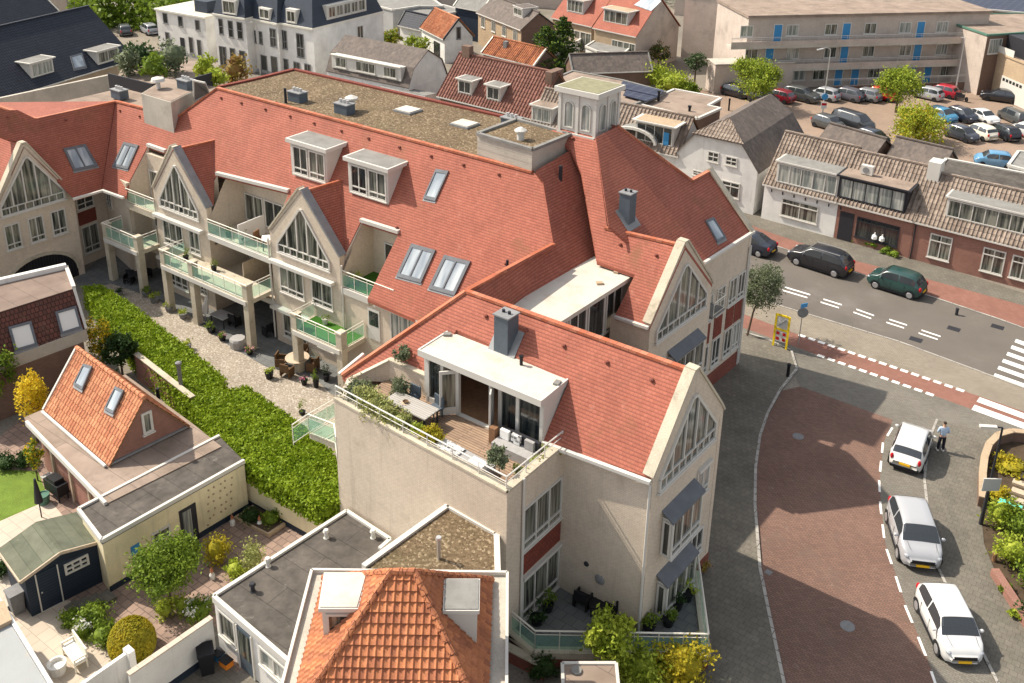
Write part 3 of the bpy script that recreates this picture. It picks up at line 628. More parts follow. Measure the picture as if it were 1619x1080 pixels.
CL = [(1265, 611), (1235, 618), (1215, 655), (1203, 690), (1196, 740), (1195, 800), (1203, 900), (1215, 960), (1232, 1040), (1245, 1100), (1260, 1200)]
sheet('side_street', CR+CL[::-1], 'clinker', .008)
PR = [(1480, 664), (1466, 700), (1460, 760), (1468, 830), (1482, 900), (1510, 960), (1540, 1010), (1575, 1080), (1640, 1200)]
sheet('parking_strip', CR+PR[::-1], 'greypave', .016)
FR = [(1640, 700), (1590, 690), (1565, 705), (1553, 740), (1550, 800), (1556, 860), (1580, 920), (1619, 985), (1700, 1100), (1760, 1200)]
raised('side_street_pavement', PR+FR[::-1], 'slabs', .06)
raised('planted_bed', FR+[(1900, 1200), (1900, 760), (1700, 700)], 'soil', .04)
raised('corner_pavement', [(1080, 600), (1160, 575), (1172, 528), (1215, 540), (1250, 556), (1259, 585)]+CL[1:]+[(1120, 1200), (1000, 1100), (1000, 900)], 'slabs', .09)
b = MB()
kl = [W(x, y, 0) for x, y in [(1180, 527), (1215, 538), (1252, 555), (1261, 585)]+CL[1:]]
for p, q in zip(kl, kl[1:]): d = (q-p).normalized(); n_ = Vector((-d.y, d.x, 0)); b.prism([p+n_*.02, q+n_*.02+d*.02, q-n_*.12+d*.02, p-n_*.12], 0, .105)
k_ = structure('kerb', b, M['kerb'])
b = MB()
for pa in (RS[:], RN[:-1]):
    kl = [W(x, y, 0) for x, y in pa]
    for p, q in zip(kl, kl[1:]): d = (q-p).normalized(); n_ = Vector((-d.y, d.x, 0)); b.prism([p+n_*.06, q+n_*.06+d*.02, q-n_*.06+d*.02, p-n_*.06], 0, .045)
kl = [W(x, y, 0) for x, y in PR]
for p, q in zip(kl, kl[1:]): d = (q-p).normalized(); n_ = Vector((-d.y, d.x, 0)); b.prism([p+n_*.1, q+n_*.1+d*.02, q-n_*.02+d*.02, p-n_*.02], 0, .075)
structure('road_kerb', b, M['kerb'])
# painted markings
mk = MB()
def quadpx(c, z): mk.face([W(x, y, z) for x, y in c] if newell([W(x, y, z) for x, y in c]).z > 0 else [W(x, y, z) for x, y in c][::-1])
for (x0, y0, x1, y1) in [(1241, 454, 1281, 466), (1302, 473, 1331, 482), (1354, 489, 1382, 499), (1406, 505, 1434, 514), (1457, 522, 1487, 532)]:
    for dy in (0, 4.6): quadpx([(x0-dy, y0+dy-1), (x1-dy, y1+dy-1), (x1-dy, y1+dy+1), (x0-dy, y0+dy+1)], .009)
for i, (x, y) in enumerate([(1574.5, 592.8), (1581, 581), (1588, 570), (1595, 559), (1601.7, 548.5), (1608, 538.5)]):
    quadpx([(x-1.5, y-2.6), (x+140, y+47), (x+135, y+53.5), (x-4, y+2.4)], .009)
def blocks(p, q, n):
    A = W(*p, .02); B = W(*q, .02); d = (B-A).normalized(); w = Vector((-d.y, d.x, 0))
    for i in range(n): c = A.lerp(B, i/(n-1)); quad = [c-d*.22-w*.14, c+d*.22-w*.14, c+d*.22+w*.14, c-d*.22+w*.14]; mk.face(quad)
blocks((1268, 531), (1518, 616.5), 16); blocks((1298, 563), (1470, 623), 11)
for c in ([(1549, 628), (1700, 683), (1700, 692), (1544, 635)], [(1541, 640), (1700, 698), (1700, 708), (1536, 647.5)]): quadpx(c, .02)
def dashes(path, w, on, off, z, ph=0):
    pts = [W(x, y, z) for x, y in path]; s = ph; acc = 0
    for A, B in zip(pts, pts[1:]):
        L = (B-A).length; d = (B-A)/L; n_ = Vector((-d.y, d.x, 0)); t = 0
        while t < L:
            u = (acc+t+ph) % (on+off)
            if u < on: e = min(L, t+on-u); mk.face([A+d*t-n_*w/2, A+d*e-n_*w/2, A+d*e+n_*w/2, A+d*t+n_*w/2]); t = e+1e-3
            else: t += on+off-u+1e-3
        acc += L
dashes([(1411, 676)]+[(x-1, y) for x, y in CR[1:]], .11, .95, .75, .024)
dashes([(1428, 889), (1462, 893)], .1, .28, .2, .024)
mo = structure('road_markings', mk, M['paint'])
# drain covers, patches
for (x, y) in [(1508, 520), (1448, 537), (1577, 517)]:
    c = W(x, y, 0); d = MB(); d.obox(c, UA, Vector((.579, .815, 0)), -.38, .38, -.28, .28, .0, .014); o = d.build('drain_cover', M['dark']); tag(o, ['dark metal drain cover in the asphalt beside the far kerb', 'dark metal drain cover in the middle of the near lane', 'dark metal drain cover beside the far kerb near the zebra crossing'][[1508, 1448, 1577].index(x)], 'drain cover')
sheet('car_park', [(1010, 150), (1090, 138), (1160, 150), (1640, 130), (1900, 140), (1900, 330), (1619, 300), (1400, 245), (1200, 205), (1130, 215)], 'lotpave', .004)
sheet('courtyard_paving', [(118, 445), (175, 390), (330, 380), (640, 560), (600, 640), (430, 600), (230, 490), (150, 470)], 'patio', .004)
sheet('courtyard_gravel', [(135, 462), (175, 448), (240, 470), (300, 500), (360, 545), (420, 580), (500, 600), (540, 640), (530, 690), (470, 690), (340, 610), (240, 540)], 'yardgravel', .010)
sheet('lawn', [(-60, 740), (60, 742), (80, 790), (20, 830), (-60, 860)], 'grassgnd', .006)
sheet('garden_terrace', [(-60, 850), (78, 790), (120, 840), (40, 990), (-60, 900)], 'paleslab', .010)
sheet('garden_yard', [(60, 960), (180, 900), (300, 860), (420, 780), (560, 850), (480, 1000), (330, 1090), (100, 1120), (0, 990)], 'yardtile', .006)
sheet('garden_path', [(20, 985), (95, 945), (140, 960), (185, 1010), (200, 1100), (100, 1120)], 'paleslab', .012)
sheet('neighbour_yard', [(0, 690), (60, 640), (160, 800), (100, 850), (60, 745), (0, 742)], 'yardtile', .008)
sheet('back_street', [(-400, 90), (180, 45), (240, 20), (260, 90), (420, 130), (330, 160), (210, 90), (0, 160), (-400, 260)], 'tanpave', .004)
# ------------------------------------------------------------ the red roofed apartment building
PM = Plane(W(544, 283, 10.81), W(544, 400, 7.45), W(544, 283, 10.81)+UA)                    # long courtyard slope
PE = Plane(W(858, 285, 13.4), W(875, 386, 10.95), W(858, 285, 13.4)+BA)                     # slope over the white roof
L1 = Vector((5.48, 30.39, 8.24)); R1 = Vector((8.99, 34.83, 8.24)); AP1 = Vector((7.17, 32.53, 11.55)); E0 = Vector((1.39, 33.3, 8.24))
P1 = Plane(L1, E0, AP1)
P3 = Plane((8.58, 43.83, 11.6), (6.78, 41.62, 8.37), Vector((8.58, 43.83, 11.6))+UA)
CC = Vector((13.91, 51.81, 8.92)); PF = Plane(CC, (11.56, 53.49, 12.0), CC+BA)
apt = thing('apartment_building', (0, 50, 0), 'large beige brick apartment building with steep red tiled roofs and pointed gables', 'building')
rf = MB(); wl = MB()
Z = lambda p, z: Vector((p[0], p[1], z))
# --- M slope with three cut-outs
hole1 = [PM(*p) for p in ((343, 275), (457, 303), (437, 358), (315, 327))]
hole2 = [PM(*p) for p in ((571, 349), (631, 368), (583, 471), (544, 404))]
hole0 = [PM(*p) for p in ((234, 230), (262, 240), (240, 292), (205, 285))]
rf.slab(PM.poly([(343.5, 139), (754, 250), (842, 272), (858, 283), (875, 386), (745, 461), (672, 512), (581, 472), (631, 368), (571, 349), (544, 404), (500, 385), (437, 358), (457, 303), (343, 275), (315, 327), (322, 322), (244, 300), (262, 240), (234, 230), (204, 288), (200, 310), (161, 300), (183, 160), (281, 184)]), .22)
# --- SE slope (over white flat roof) and its hidden north west twin
K0 = Vector((-1.95, 39.02, 11.46)); B_ = W(875, 386, 11.2)
valT = PE(919, 271); valB = PE(944, 412); fl = PE(819, 488)
rf.slab([PE(847, 270), PE(858, 285), PE(875, 386), P1(737, 460), fl, valB, valT, PE(914, 244), PE(898, 240)], .2)
nwe = [P1(737, 460), P1(549, 590), P1(549, 590)+BA*5.5, W(745, 461, 7.81)]
Hd = P1(549, 590); nE = Hd+BA*7
rf.slab([P1(737, 460), Hd, Vector((nE.x, nE.y, Hd.z))], .18); rf.slab([P1(737, 460), Vector((nE.x, nE.y, Hd.z)), B_], .18)
# --- wing 1 slope with terrace cut out
tb0 = P1(618, 568); tb1 = P1(677, 594)
dR = P1(858, 697)
P1poly = [P1(737, 460), AP1, L1+Vector((-.05, .04, 0)), dR, P1(900, 603), P1(722, 521), P1(677, 594), P1(618, 568), P1(549, 602), P1(541, 594)]
rf.slab(P1poly, .2)
R1s = R1; rr = AP1-UA*9.5
rf.slab([AP1, AP1-UA*9.6, Vector((R1.x, R1.y, 8.24))-UA*9.6+BA*0, Vector((R1.x, R1.y, 8.24))], .2)
# --- wing 2 / cupola slope (one plane)
AP2 = Vector((8.58, 43.83, 11.6)); FT2 = Vector((6.78, 41.62, 8.37)); RT2 = Vector((10.66, 46.39, 8.24))
cM = P3(941, 216); cL = P3(884, 202)
rf.slab([cL, cM, P3(960, 359), AP2, FT2, P3(972, 500), P3(1004, 434), P3(944, 413), P3(919, 272), P3(902, 236), P3(868, 208)], .2)
rf.slab([AP2, P3(957, 360), P3(957, 360)+Vector((2.2, 2.7, -3.2)), RT2], .2)
# --- cupola SE slope
cR = PF(977, 199); nb = PF(1094, 285); AP3 = Vector((11.56, 53.49, 12.0))
rf.slab([PF(942, 217), cR, nb, AP3, CC, PF(1111, 414), PF(1060, 440), PF(962, 356)], .2)
# far side slopes (not seen from the photograph)
NEe = CC+(AP3-CC)*2; NEe = Vector((9.2, 55.2, 8.9))
rf.slab([AP3, nb, Vector((7.6, 52.2, 9.0)), NEe], .2)
rf.slab([cR, nb, Vector((7.8, 55.0, 9.2)), Vector((2.5, 57.0, 9.4)), cL+Vector((1.2, 1.9, 0))], .2)
# --- left wing: dark slope, small gable roof
zl = PM(181, 161).z; ql = PM(181, 161)
PLf = Plane(PM(183, 160), PM(161, 300), PM(183, 160)+BA)
rf.slab(PLf.poly([(182, 160), (160, 301), (118, 313), (62, 255), (37, 228), (-90, 181), (-90, 176), (28, 174), (57, 188)]), .2)
_Lc = W(135, 432, 0); LG = Fac(_Lc-BA*9, _Lc); gA = LG.p(6.25, 10.3)
gv = PLf(60, 235)
rf.slab([gA, LG.p(9.0, 6.0), LG.p(9.0, 6.0)-UA*.8, gA-UA*3.6], .15)
rf.slab([gA, gA-UA*3.6, LG.p(3.4, 6.0)-UA*3.6, LG.p(3.4, 6.0)], .15)

bk = W(57, 188, ql.z)
rf.slab([bk, PM(182, 160), PM(182, 160)-UA*2.5-Vector((0, 0, 2.6)), bk-UA*9-Vector((0, 0, 2.6)), bk-UA*6.2], .2)
# --- bays on the courtyard: small gable roofs
def bay_roof(ap, fl_, fr, back, footb):
    rf.slab([ap, back, footb, fr], .12)
bayF = Fac((-14.46, 53.81), (-9.71, 50.44)); bay2F = Fac((-23.78, 60.44), (-19.37, 57.31))
apB = bayF.p(2.86, 10.7); bay_roof(apB, None, bayF.p(5.75, 7.45), W(544, 284, 10.7), PM(544, 402))
rf.slab([apB, bayF.p(0, 7.5), bayF.p(0, 7.5)-bayF.n*.6, W(544, 284, 10.7)], .12)
apB2 = bay2F.p(2.6, 10.7); b2b = PM(340, 218)
rf.slab([apB2, Z(b2b, 10.7), PM(338, 322), bay2F.p(5.4, 7.4)], .12); rf.slab([apB2, bay2F.p(0, 7.4), bay2F.p(0, 7.4)-bay2F.n*.6, Z(b2b, 10.7)], .12)
rf.build('roof', M['redtile'], apt)
# --- ridge tiles
rd = Each('ridge_tiles', M['ridge'], apt)
def ridge(a, b, w=.24): a = Vector(a); b = Vector(b); rd.beam(a+Vector((0, 0, .0)), b, w, .12)
ridge(PM(343.5, 139), PM(842, 272)); ridge(P1(737, 460), AP1); ridge(PM(281, 184), PM(343.5, 139)); ridge(PM(183, 160), PM(281, 184)); ridge(AP2, P3(957, 360))
ridge(PE(875, 386), P1(737, 460)); ridge(P1(737, 460), P1(541, 593)); ridge(cR, nb); ridge(nb, AP3); ridge(apB, W(544, 284, 10.7), .16); ridge(apB2, Z(b2b, 10.7), .16)
ridge(bk, PM(183, 160)); ridge(bk, bk-UA*6)
# --- cheek walls closing the sides of the loggia cut-outs
for h_ in (hole0, hole1, hole2):
    for i, j in ((0, 3), (1, 2)):
        t_, b_2 = h_[i]-Vector((0, 0, .1)), h_[j]-Vector((0, 0, .1)); e_ = UA*.06; q_ = [t_-e_, b_2-e_, Z(b_2, 5.4)-e_, Z(t_, 5.4)-e_]; r_ = [p+UA*.12 for p in q_]
        wl.cap(q_); wl.cap(r_[::-1]); wl.face([q_[0], q_[1], r_[1], r_[0]])
# --- walls
def wall(A, B, z0, z1, th=.3, top=None):
    """wall whose outer face is A->B (outside on the right hand of the walk), th thick inwards; top: list of (s,z) outline"""
    F = Fac(A, B)
    if top is None: wl.obox(F.A, F.d, F.n, 0, F.L, -th, 0, z0, z1)
    else:
        o = [(0, z0), (F.L, z0)]+top; f = [F.p(s, z) for s, z in o]; bq = [F.p(s, z, -th) for s, z in o]; wl.cap(f); wl.cap(bq[::-1]); n = len(o)
        for i in range(n): j = (i+1) % n; wl.face([f[j], f[i], bq[i], bq[j]])
    return F
F1 = wall(L1, R1, 0, 0, .35, [(5.66, 8.35), (5.35, 8.75), (2.95, 11.62), (2.6, 11.62), (0, 8.3)])
c1 = Vector((2.24, 32.74, 0)); Tc = Vector((0.03, 29.86, 0)); Tl = Vector((-7.44, 35.75, 0)); Tb = Vector((-7.2, 37.8, 0))
FW = wall(c1, L1, 0, 8.05); wall(Tc, c1, 0, 7.89); FT = Fac(Tc, c1); FS = wall(Tl, Tc, 0, 7.89)
wall(Tb, Tl, 0, 7.6)
Nw = Hd+BA*7; wall(Nw, Tb, 0, 7.0)
wall(R1, Vector((R1.x, R1.y, 0))-UA*7.5, 0, 8.1)
g2R = Vector((10.66, 46.39, 0)); F2 = wall(FT2, g2R, 0, 0, .35, [(6.15, 8.3), (5.95, 8.6), (3.05, 11.8), (2.7, 11.8), (0, 8.45)])
wall(Vector((5.0, 42.9, 0)), FT2, 0, 8.2)
S2 = Vector((R1.x, R1.y, 0))-UA*5.6; wall(S2, Z(FT2, 0), 0, 6.8)
F3 = wall(Vector((10.1, 47.2, 0)), CC, 0, 8.85); cb = Vector((9.2, 55.2, 0))
wall(CC, cb, 0, 0, .3, [(5.8, 8.9), (2.88, 12.1), (0, 8.9)])
wall(cb, Vector((2.5, 58, 0)), 0, 9.2)
NB = W(400, 127, 13.3); wall(Vector((2.5, 58, 0)), W(797, 186, 13.3), 0, 9.2); wall(W(797, 186, 13.3), W(465, 111, 13.3), 0, 12.8); wall(W(465, 111, 13.3), NB, 0, 12.8); wall(NB, W(345, 139, 13.3)+BA*1.0, 0, 12.6); wall(W(345, 139, 13.3)+BA*1.0, W(185, 142, 11), 0, 10.8); wall(W(185, 142, 11), W(-40, 192, 11), 0, 10.8)
# courtyard facade
wM = W(672, 512, 0)
FM = wall(bayF.p(5.75, 0)-bayF.n*.0, bayF.p(12.2, 0), 0, 5.6, .3)
bayW = wall(bayF.p(-.05, 0), bayF.p(5.8, 0), 0, 0, .4, [(5.85, 7.5), (3.05, 10.86), (2.75, 10.86), (0, 7.6)])
bay2W = wall(bay2F.p(-.05, 0), bay2F.p(5.45, 0), 0, 0, .4, [(5.5, 7.4), (2.8, 10.9), (2.45, 10.9), (0, 7.5)])
def recess(F, s0, s1, zf, depth, top, cols=4):
    """loggia floors + back wall behind facade line F between s0 and s1"""
    o, d, n = F.A, F.d, F.n
    for z in zf: wl.obox(o, d, n, s0, s1, -depth, 0, z-.3, z)
    wl.obox(o, d, n, s0, s1, -depth-.3, -depth, 0, max(top, PM.z(*F.p((s0+s1)/2, 0, -depth-.15)[:2])-.35)); wl.obox(o, d, n, s0-.0, s0+.02, -depth, 0, 0, top-3.2); wl.obox(o, d, n, s1-.02, s1, -depth, 0, 0, top-3.2)
def sidewall(F, s, depth, zf=5.55):
    for e in (-.03, .03):
        a, b = F.p(s+e, 0), F.p(s+e, 0, -depth); wl.cap([Z(a, zf), Z(b, zf), Z(b, PM.z(b.x, b.y)-.2), Z(a, PM.z(a.x, a.y)-.2)][::(1 if e > 0 else -1)])
BF = Fac(bay2F.p(5.4, 0), bayF.p(0, 0))                       # loggia strip between the bays
recess(BF, .02, BF.L-.02, (2.75, 5.6), 3.0, 7.9)
for s in (.06, BF.L-.06): sidewall(BF, s, 3.0)
for s in (5.95, 9.7): sidewall(bayF, s, 2.6)
wl.obox(bayF.A, bayF.d, bayF.n, 5.9, 9.7, -2.9, -2.6, 5.6, 9.0)
# left loggia + left wing facades
LF = Fac(bay2F.p(-3.2, 0), bay2F.p(-.05, 0)); recess(LF, .02, LF.L-.02, (2.75, 5.6), 1.6, 8.2)
for s in (.06, LF.L-.06): sidewall(LF, s, 1.6)
Lc = _Lc
wall(LG.p(-3, 0), LG.p(9, 0), 0, 0, .4, [(12, 6.1), (9.4, 10.4), (9.1, 10.4), (6.4, 6.1), (0, 6.1)])
L2 = W(130, 421, 0); Lq = Fac(L2, W(179, 400, 0)); wl.obox(Lq.A, Lq.d, Lq.n, -.3, Lq.L, -.3, 0, 0, 7.0)
wall(Lc, L2+Vector((.1, .1, 0)), 0, 7.0)
Lr = Fac(W(179, 400, 0), LF.p(0.02, 0)); wl.obox(Lr.A, Lr.d, Lr.n, 0, Lr.L, -.3, 0, 0, 7.0)
wl.build('wall', M['beige'], apt)
ft = MB(); ft.slab([W(x, y, 11.1) for x, y in ((-40, 192), (185, 141), (262, 122), (345, 138), (284, 182), (182, 158), (60, 186), (28, 172), (-40, 182))], .2); ft.build('flat_roof', M['bitumenlight'], apt)
# flat gravel roof
gz_ = 13.38; gr = MB(); GP = [W(345, 139, gz_), W(400, 127, gz_), W(465, 111, gz_), W(797, 186, gz_), W(905, 214, gz_), W(880, 240, gz_), W(842, 273, gz_), W(754, 251, gz_)]
gr.prism(GP, gz_-.5, gz_); gr.build('gravel_roof', M['gravel'], apt)
cp = MB()
for a, b in ((0, 1), (1, 2), (2, 3), (3, 4)): cp.beam(GP[a]+Vector((0, 0, .05)), GP[b]+Vector((0, 0, .05)), .3, .16)
cp.build('roof_edge', M['redpanel'], apt)
bw = MB(); bw.prism([GP[1]+Vector((.1, 0, 0)), GP[2], GP[3], GP[4], GP[5], GP[0]+Vector((.5, .2, 0))], 9, gz_-.5); bw.build('rear_wall', M['redpanel'], apt)
# lift housing box
BZT = onpl(PM(754, 250), Vector((.579, .815, 0)), 842, 235).z
bz0, bz1 = 13.45, BZT
bx4 = [W(755, 210, bz1), W(842, 235, bz1), W(902, 210.5, bz1)]; bx4.append(bx4[0]+bx4[2]-bx4[1])
hb = MB(); hb.prism(bx4, bz0-1.3, bz1-.12); hb.build('lift_housing', M['concrete'], apt)
sid = MB(); Fb = Fac(bx4[0], bx4[1])
for k in range(7): sid.obox(Fb.A, Fb.d, Fb.n, 0, Fb.L, 0, .02+.008*(k % 2), bz0+k*(bz1-.12-bz0)/7, bz0+(k+.96)*(bz1-.12-bz0)/7)
sid.build('cladding', M['concrete'], apt)
hp = MB()
for i in range(4): a = bx4[i]; b2_ = bx4[(i+1) % 4]; hp.beam(a+Vector((0, 0, -.05)), b2_+Vector((0, 0, -.05)), .22, .16)
hp.build('coping', M['greyfelt'], apt); 
cg = sum(bx4, Vector())/4; gg = MB(); gg.prism([cg+(p-cg)*.93 for p in bx4], bz1-.14, bz1-.10, bottom=False); gg.build('gravel_top', M['gravel'], apt)
# white flat roof between the wings with its dormer front
wz = 9.75; wf = [W(819, 488, wz), W(945, 413, wz), W(1006, 432.5, wz), W(880, 513, wz)]
o = MB().prism([wf[0]-UA*1.2-BA*.3, wf[1]-UA*1.2+BA*.5, wf[2], wf[3]-BA*.8], wz-.22, wz).build('white_flat_roof', M['whiteroof'], apt)
WFc = Fac(wf[3]-UA*.35-BA*.6, wf[2]-UA*.35-BA*.25); dw = MB(); dw.obox(WFc.A, WFc.d, WFc.n, 0, WFc.L, -2.5, 0, 7.0, wz-.22); dw.build('dormer_wall', M['white'], apt)
for k in range(4): s = .5+k*(WFc.L-.8)/4; window(apt, WFc, s, s+(WFc.L-.8)/4-.12, 7.1, wz-.35, 2 if k != 2 else 1, None, fr=.1, gm='glass', sill=False)
# near dormer (terrace doors)
dz = 9.97; df = [P1(722, 521), P1(901, 601)]; A4 = W(662, 553, dz); B4 = W(856, 634, dz)
Df = Fac((A4.x, A4.y), (B4.x, B4.y)); dn = Df.n
hR = MB().prism([A4-Df.d*0, B4, B4-dn*2.0, A4-dn*2.0], dz-.2, dz); hR.build('dormer_roof', M['whiteroof'], apt)
MB().obox(Df.A, Df.d, Df.n, -.02, Df.L+.02, 0, .06, dz-.26, dz+.04).build('fascia', M['white'], apt)
MB().obox(Df.A, Df.d, Df.n, -.03, .05, -2.0, 0, dz-.26, dz+.035).build('fascia', M['white'], apt); MB().obox(Df.A, Df.d, Df.n, Df.L-.05, Df.L+.03, -2.0, 0, dz-.26, dz+.035).build('fascia', M['white'], apt)
zd = 7.38; dk = MB(); deckp = [FS.p(.6, zd, -.3), FS.p(FS.L-.3, zd, -.3), FT.p(FT.L, zd, -.3), Z(FW.p(0, zd), zd)-UA*.2, P1(677, 594)*1.0, P1(618, 568)*1.0]
deckp = [Z(p, zd) for p in [FS.p(.3, 0, -.25), FS.p(FS.L-.3, 0, -.25), FT.p(FT.L, 0, -.2), Df.p(Df.L+.8, 0, -2.4), Df.p(-2.4, 0, -2.4)]]
dk.prism(deckp, zd-.3, zd); dk.build('terrace_deck', M['deck'], apt)
for a_, b_w in ((P1(618, 568), P1(677, 594)), (P1(549, 602), P1(618, 568))):
    q_ = [a_, b_w, Z(b_w, zd-.1), Z(a_, zd-.1)]; k = MB(); nn = (Z(b_w, 0)-Z(a_, 0)).cross(Vector((0, 0, 1))).normalized()*.16; k.cap([p+nn for p in q_]); k.cap([p for p in q_][::-1]); k.face([q_[0], q_[0]+nn, q_[1]+nn, q_[1]]); k.build('terrace_wall', M['beige'], apt); MB().beam(a_+nn*.5+Vector((0, 0, .06)), b_w+nn*.5+Vector((0, 0, .06)), .26, .07).build('coping', M['beigecap'], apt)
jm = Each('door_frame', M['white'], apt)
def jamb(s0, s1, a=-.35): jm.obox(Df.A, Df.d, Df.n, s0, s1, a, a+.16, zd, dz-.2)
DL = Df.L
for s in (.32, 1.12, 1.95, DL*.585, DL*.66, DL*.80, DL*.985): jamb(s-.09, s+.06)
jm.obox(Df.A, Df.d, Df.n, .2, DL-.1, -.35, -.19, dz-.38, dz-.2)
jm.obox(Df.A, Df.d, Df.n, .2, 1.12, -.35, -.19, zd, zd+.28); jm.obox(Df.A, Df.d, Df.n, DL*.66, DL-.1, -.35, -.19, zd, zd+.25); jm.obox(Df.A, Df.d, Df.n, 1.95, DL*.6, -.35, -.19, zd, zd+.08)
gp = Each('pane', M['glass'], apt)
for s0, s1 in ((.35, 1.05), (DL*.67, DL*.79), (DL*.81, DL*.975)): gp.face([Df.p(s0, zd+.28, -.27), Df.p(s1, zd+.28, -.27), Df.p(s1, dz-.38, -.27), Df.p(s0, dz-.38, -.27)])
MB().obox(Df.A, Df.d, Df.n, DL*.99, DL+.0, -2.6, -.2, zd+.4, dz-.2).build('cheek', M['white'], apt); MB().obox(Df.A, Df.d, Df.n, .12, .22, -2.6, -.2, zd+.4, dz-.2).build('cheek', M['white'], apt)
rm = MB(); rm.obox(Df.A, Df.d, Df.n, .2, DL, -4.2, -.36, zd-.04, zd+.012); rm.build('room_floor', M['wood'], apt)
rm = MB(); rm.obox(Df.A, Df.d, Df.n, .2, DL, -4.35, -4.2, zd, dz-.25); rm.build('room_wall', M['beigecap'], apt)
MB().obox(Df.A, Df.d, Df.n, 2.1, 2.7, -3.6, -3.0, zd, zd+.9).build('cupboard', M['white'], apt)
MB().obox(Df.A, Df.d, Df.n, 3.1, 4.3, -2.4, -1.6, zd, zd+.45).build('sofa', M['greyfab'], apt)
def leafdoor(s, ang, w=.8):
    h = Df.p(s, 0, -.27); a = Df.n*cos(ang)+Df.d*sin(ang); F = Fac(h, h+a*w); f = MB()
    for q in ((0, .12, zd+.05, dz-.4), (w-.12, w, zd+.05, dz-.4), (.12, w-.12, zd+.05, zd+.4), (.12, w-.12, dz-.55, dz-.4)): f.obox(F.A, F.d, F.n, q[0], q[1], -.03, .03, q[2], q[3])
    d_ = f.build('door', M['white'], apt); k = MB(); k.face([F.p(.12, zd+.4), F.p(w-.12, zd+.4), F.p(w-.12, dz-.55), F.p(.12, dz-.55)]); k.build('pane', M['glass2'], d_)
leafdoor(1.93, -.75); leafdoor(DL*.585, .55, .75)
# parapet copings + white gutters
cpw = Each('coping', M['beigecap'], apt)
def cope(pts, z, w=.36, h=.1):
    for a, b in zip(pts, pts[1:]): cpw.beam(Z(a, z), Z(b, z), w, h)
iF = -.15
cope([FS.p(0, 0, iF), FS.p(FS.L-.05, 0, iF)], 7.92); cope([FT.p(.1, 0, iF), FT.p(FT.L, 0, iF)], 7.93)
for F, pts, th in ((F1, [(-.05, 8.32), (2.6, 11.68), (2.95, 11.68), (5.4, 8.78), (5.7, 8.35)], .35), (F2, [(-.05, 8.5), (2.7, 11.86), (3.05, 11.86), (6.0, 8.63), (6.2, 8.3)], .35), (bayW, [(-.05, 7.62), (2.75, 10.9)], .4), (bay2W, [(-.05, 7.5), (2.45, 10.95)], .4)):
    for a, b in zip(pts, pts[1:]): cpw.beam(F.p(a[0], a[1], -th/2), F.p(b[0], b[1], -th/2), th+.12, .1, F.n.cross(Vector((b[0]-a[0], 0, b[1]-a[1])).normalized()) if 0 else Vector((0, 0, 1)))
LGp = [(3.35, 6.1), (6.1, 10.5), (6.4, 10.5), (9.1, 6.1)]
for a, b in zip(LGp, LGp[1:]): cpw.beam(LG.p(a[0], a[1], -.2), LG.p(b[0], b[1], -.2), .5, .1)
c3 = Fac(CC, cb); 
for a, b in (((-.1, 8.95), (2.88, 12.15)), ((2.88, 12.15), (5.8, 8.95))): cpw.beam(c3.p(a[0], a[1], -.15), c3.p(b[0], b[1], -.15), .4, .1)
zc = Each('lead_capping', M['lead'], apt)
for F, a, b in ((bayW, (3.0, 10.9), (5.9, 7.5)), (bay2W, (2.8, 10.92), (5.55, 7.4))): zc.beam(F.p(*a, -.2), F.p(*b, -.2), .55, .12)
gt = Each('gutter', M['white'], apt)
def gut(a, b, w=.18): gt.beam(a, b, w, .14)
gut(dR+Vector((.0, -.05, -.05)), L1+Vector((-.1, -.1, -.1))); gut(W(581, 471, 5.75), W(672, 512, 5.7), .22); gut(PF(1111, 415)+Vector((.08, -.05, 0)), CC+Vector((.08, -.05, 0))); gut(W(161, 301, 6.6)+UA*.1, W(116, 315, 6.6)); gut(W(161, 301, 6.6), W(195, 313, 6.6))
gut(P3(972, 501), FT2+Vector((-.1, -.1, -.05))); gut(W(536, 592, 7.2), W(737, 460, 11.2)*0+W(575, 560, 7.6), .14)
pw = Each('downpipe', M['white'], apt)
for a in (FW.p(3.95, 0, .07), FT.p(.95, 0, .07), bayW.p(6.05, 0, .07), c3.p(.05, 0, .0)+F3.n*.08, F3.p(F3.L-.25, 0, .07), bayW.p(-.12, 0, .07)): pw.tube(Z(a, .2), Z(a, 7.0 if a.x < -5 else 8.0), .055, n=8)
# plinth
pl = Each('plinth', M['plinth'], apt); pl.obox(F3.A, F3.d, F3.n, 0, F3.L+.02, 0, .03, 0, 1.1); pl.obox(F1.A, F1.d, F1.n, 3.6, F1.L+.02, 0, .03, 0, .9); pl.obox(F2.A, F2.d, F2.n, 0, F2.L, 0, .03, 0, 1.0);
# --- windows, street gables
def canopy(F, s0, s1, z, out=.55):
    k = MB(); a = [F.p(s0, z+.35, 0), F.p(s1, z+.35, 0), F.p(s1, z, out), F.p(s0, z, out)]; k.slab(a, .08); k.build('canopy', M['zinc'], apt)
def baywin(F, s0, s1, z0, z1, out=.45, cols=3):
    k = MB(); k.obox(F.A, F.d, F.n, s0, s1, 0, out, z0-.06, z1+.05); k.build('bay_window', M['white'], apt)
    window(apt, F, s0, s1, z0, z1, cols, .22, out=out, gm='glass2'); G = Fac(F.p(s0, 0, 0), F.p(s0, 0, out)); window(apt, G, .06, out-.02, z0+.05, z1-.05, 1, None, sill=False, gm='glass', fr=.07)
    canopy(F, s0-.1, s1+.1, z1+.06, out+.1)
gable_window(apt, F1, [(.5, 7.35), (4.95, 7.35), (4.95, 8.1), (2.95, 10.45), (2.65, 10.45), (.5, 7.9)], 4, .5, 9)
baywin(F1, 1.05, 3.45, 4.0, 5.75); window(apt, F1, 3.75, 4.85, 4.85, 6.25, 2, .25, blind=True)
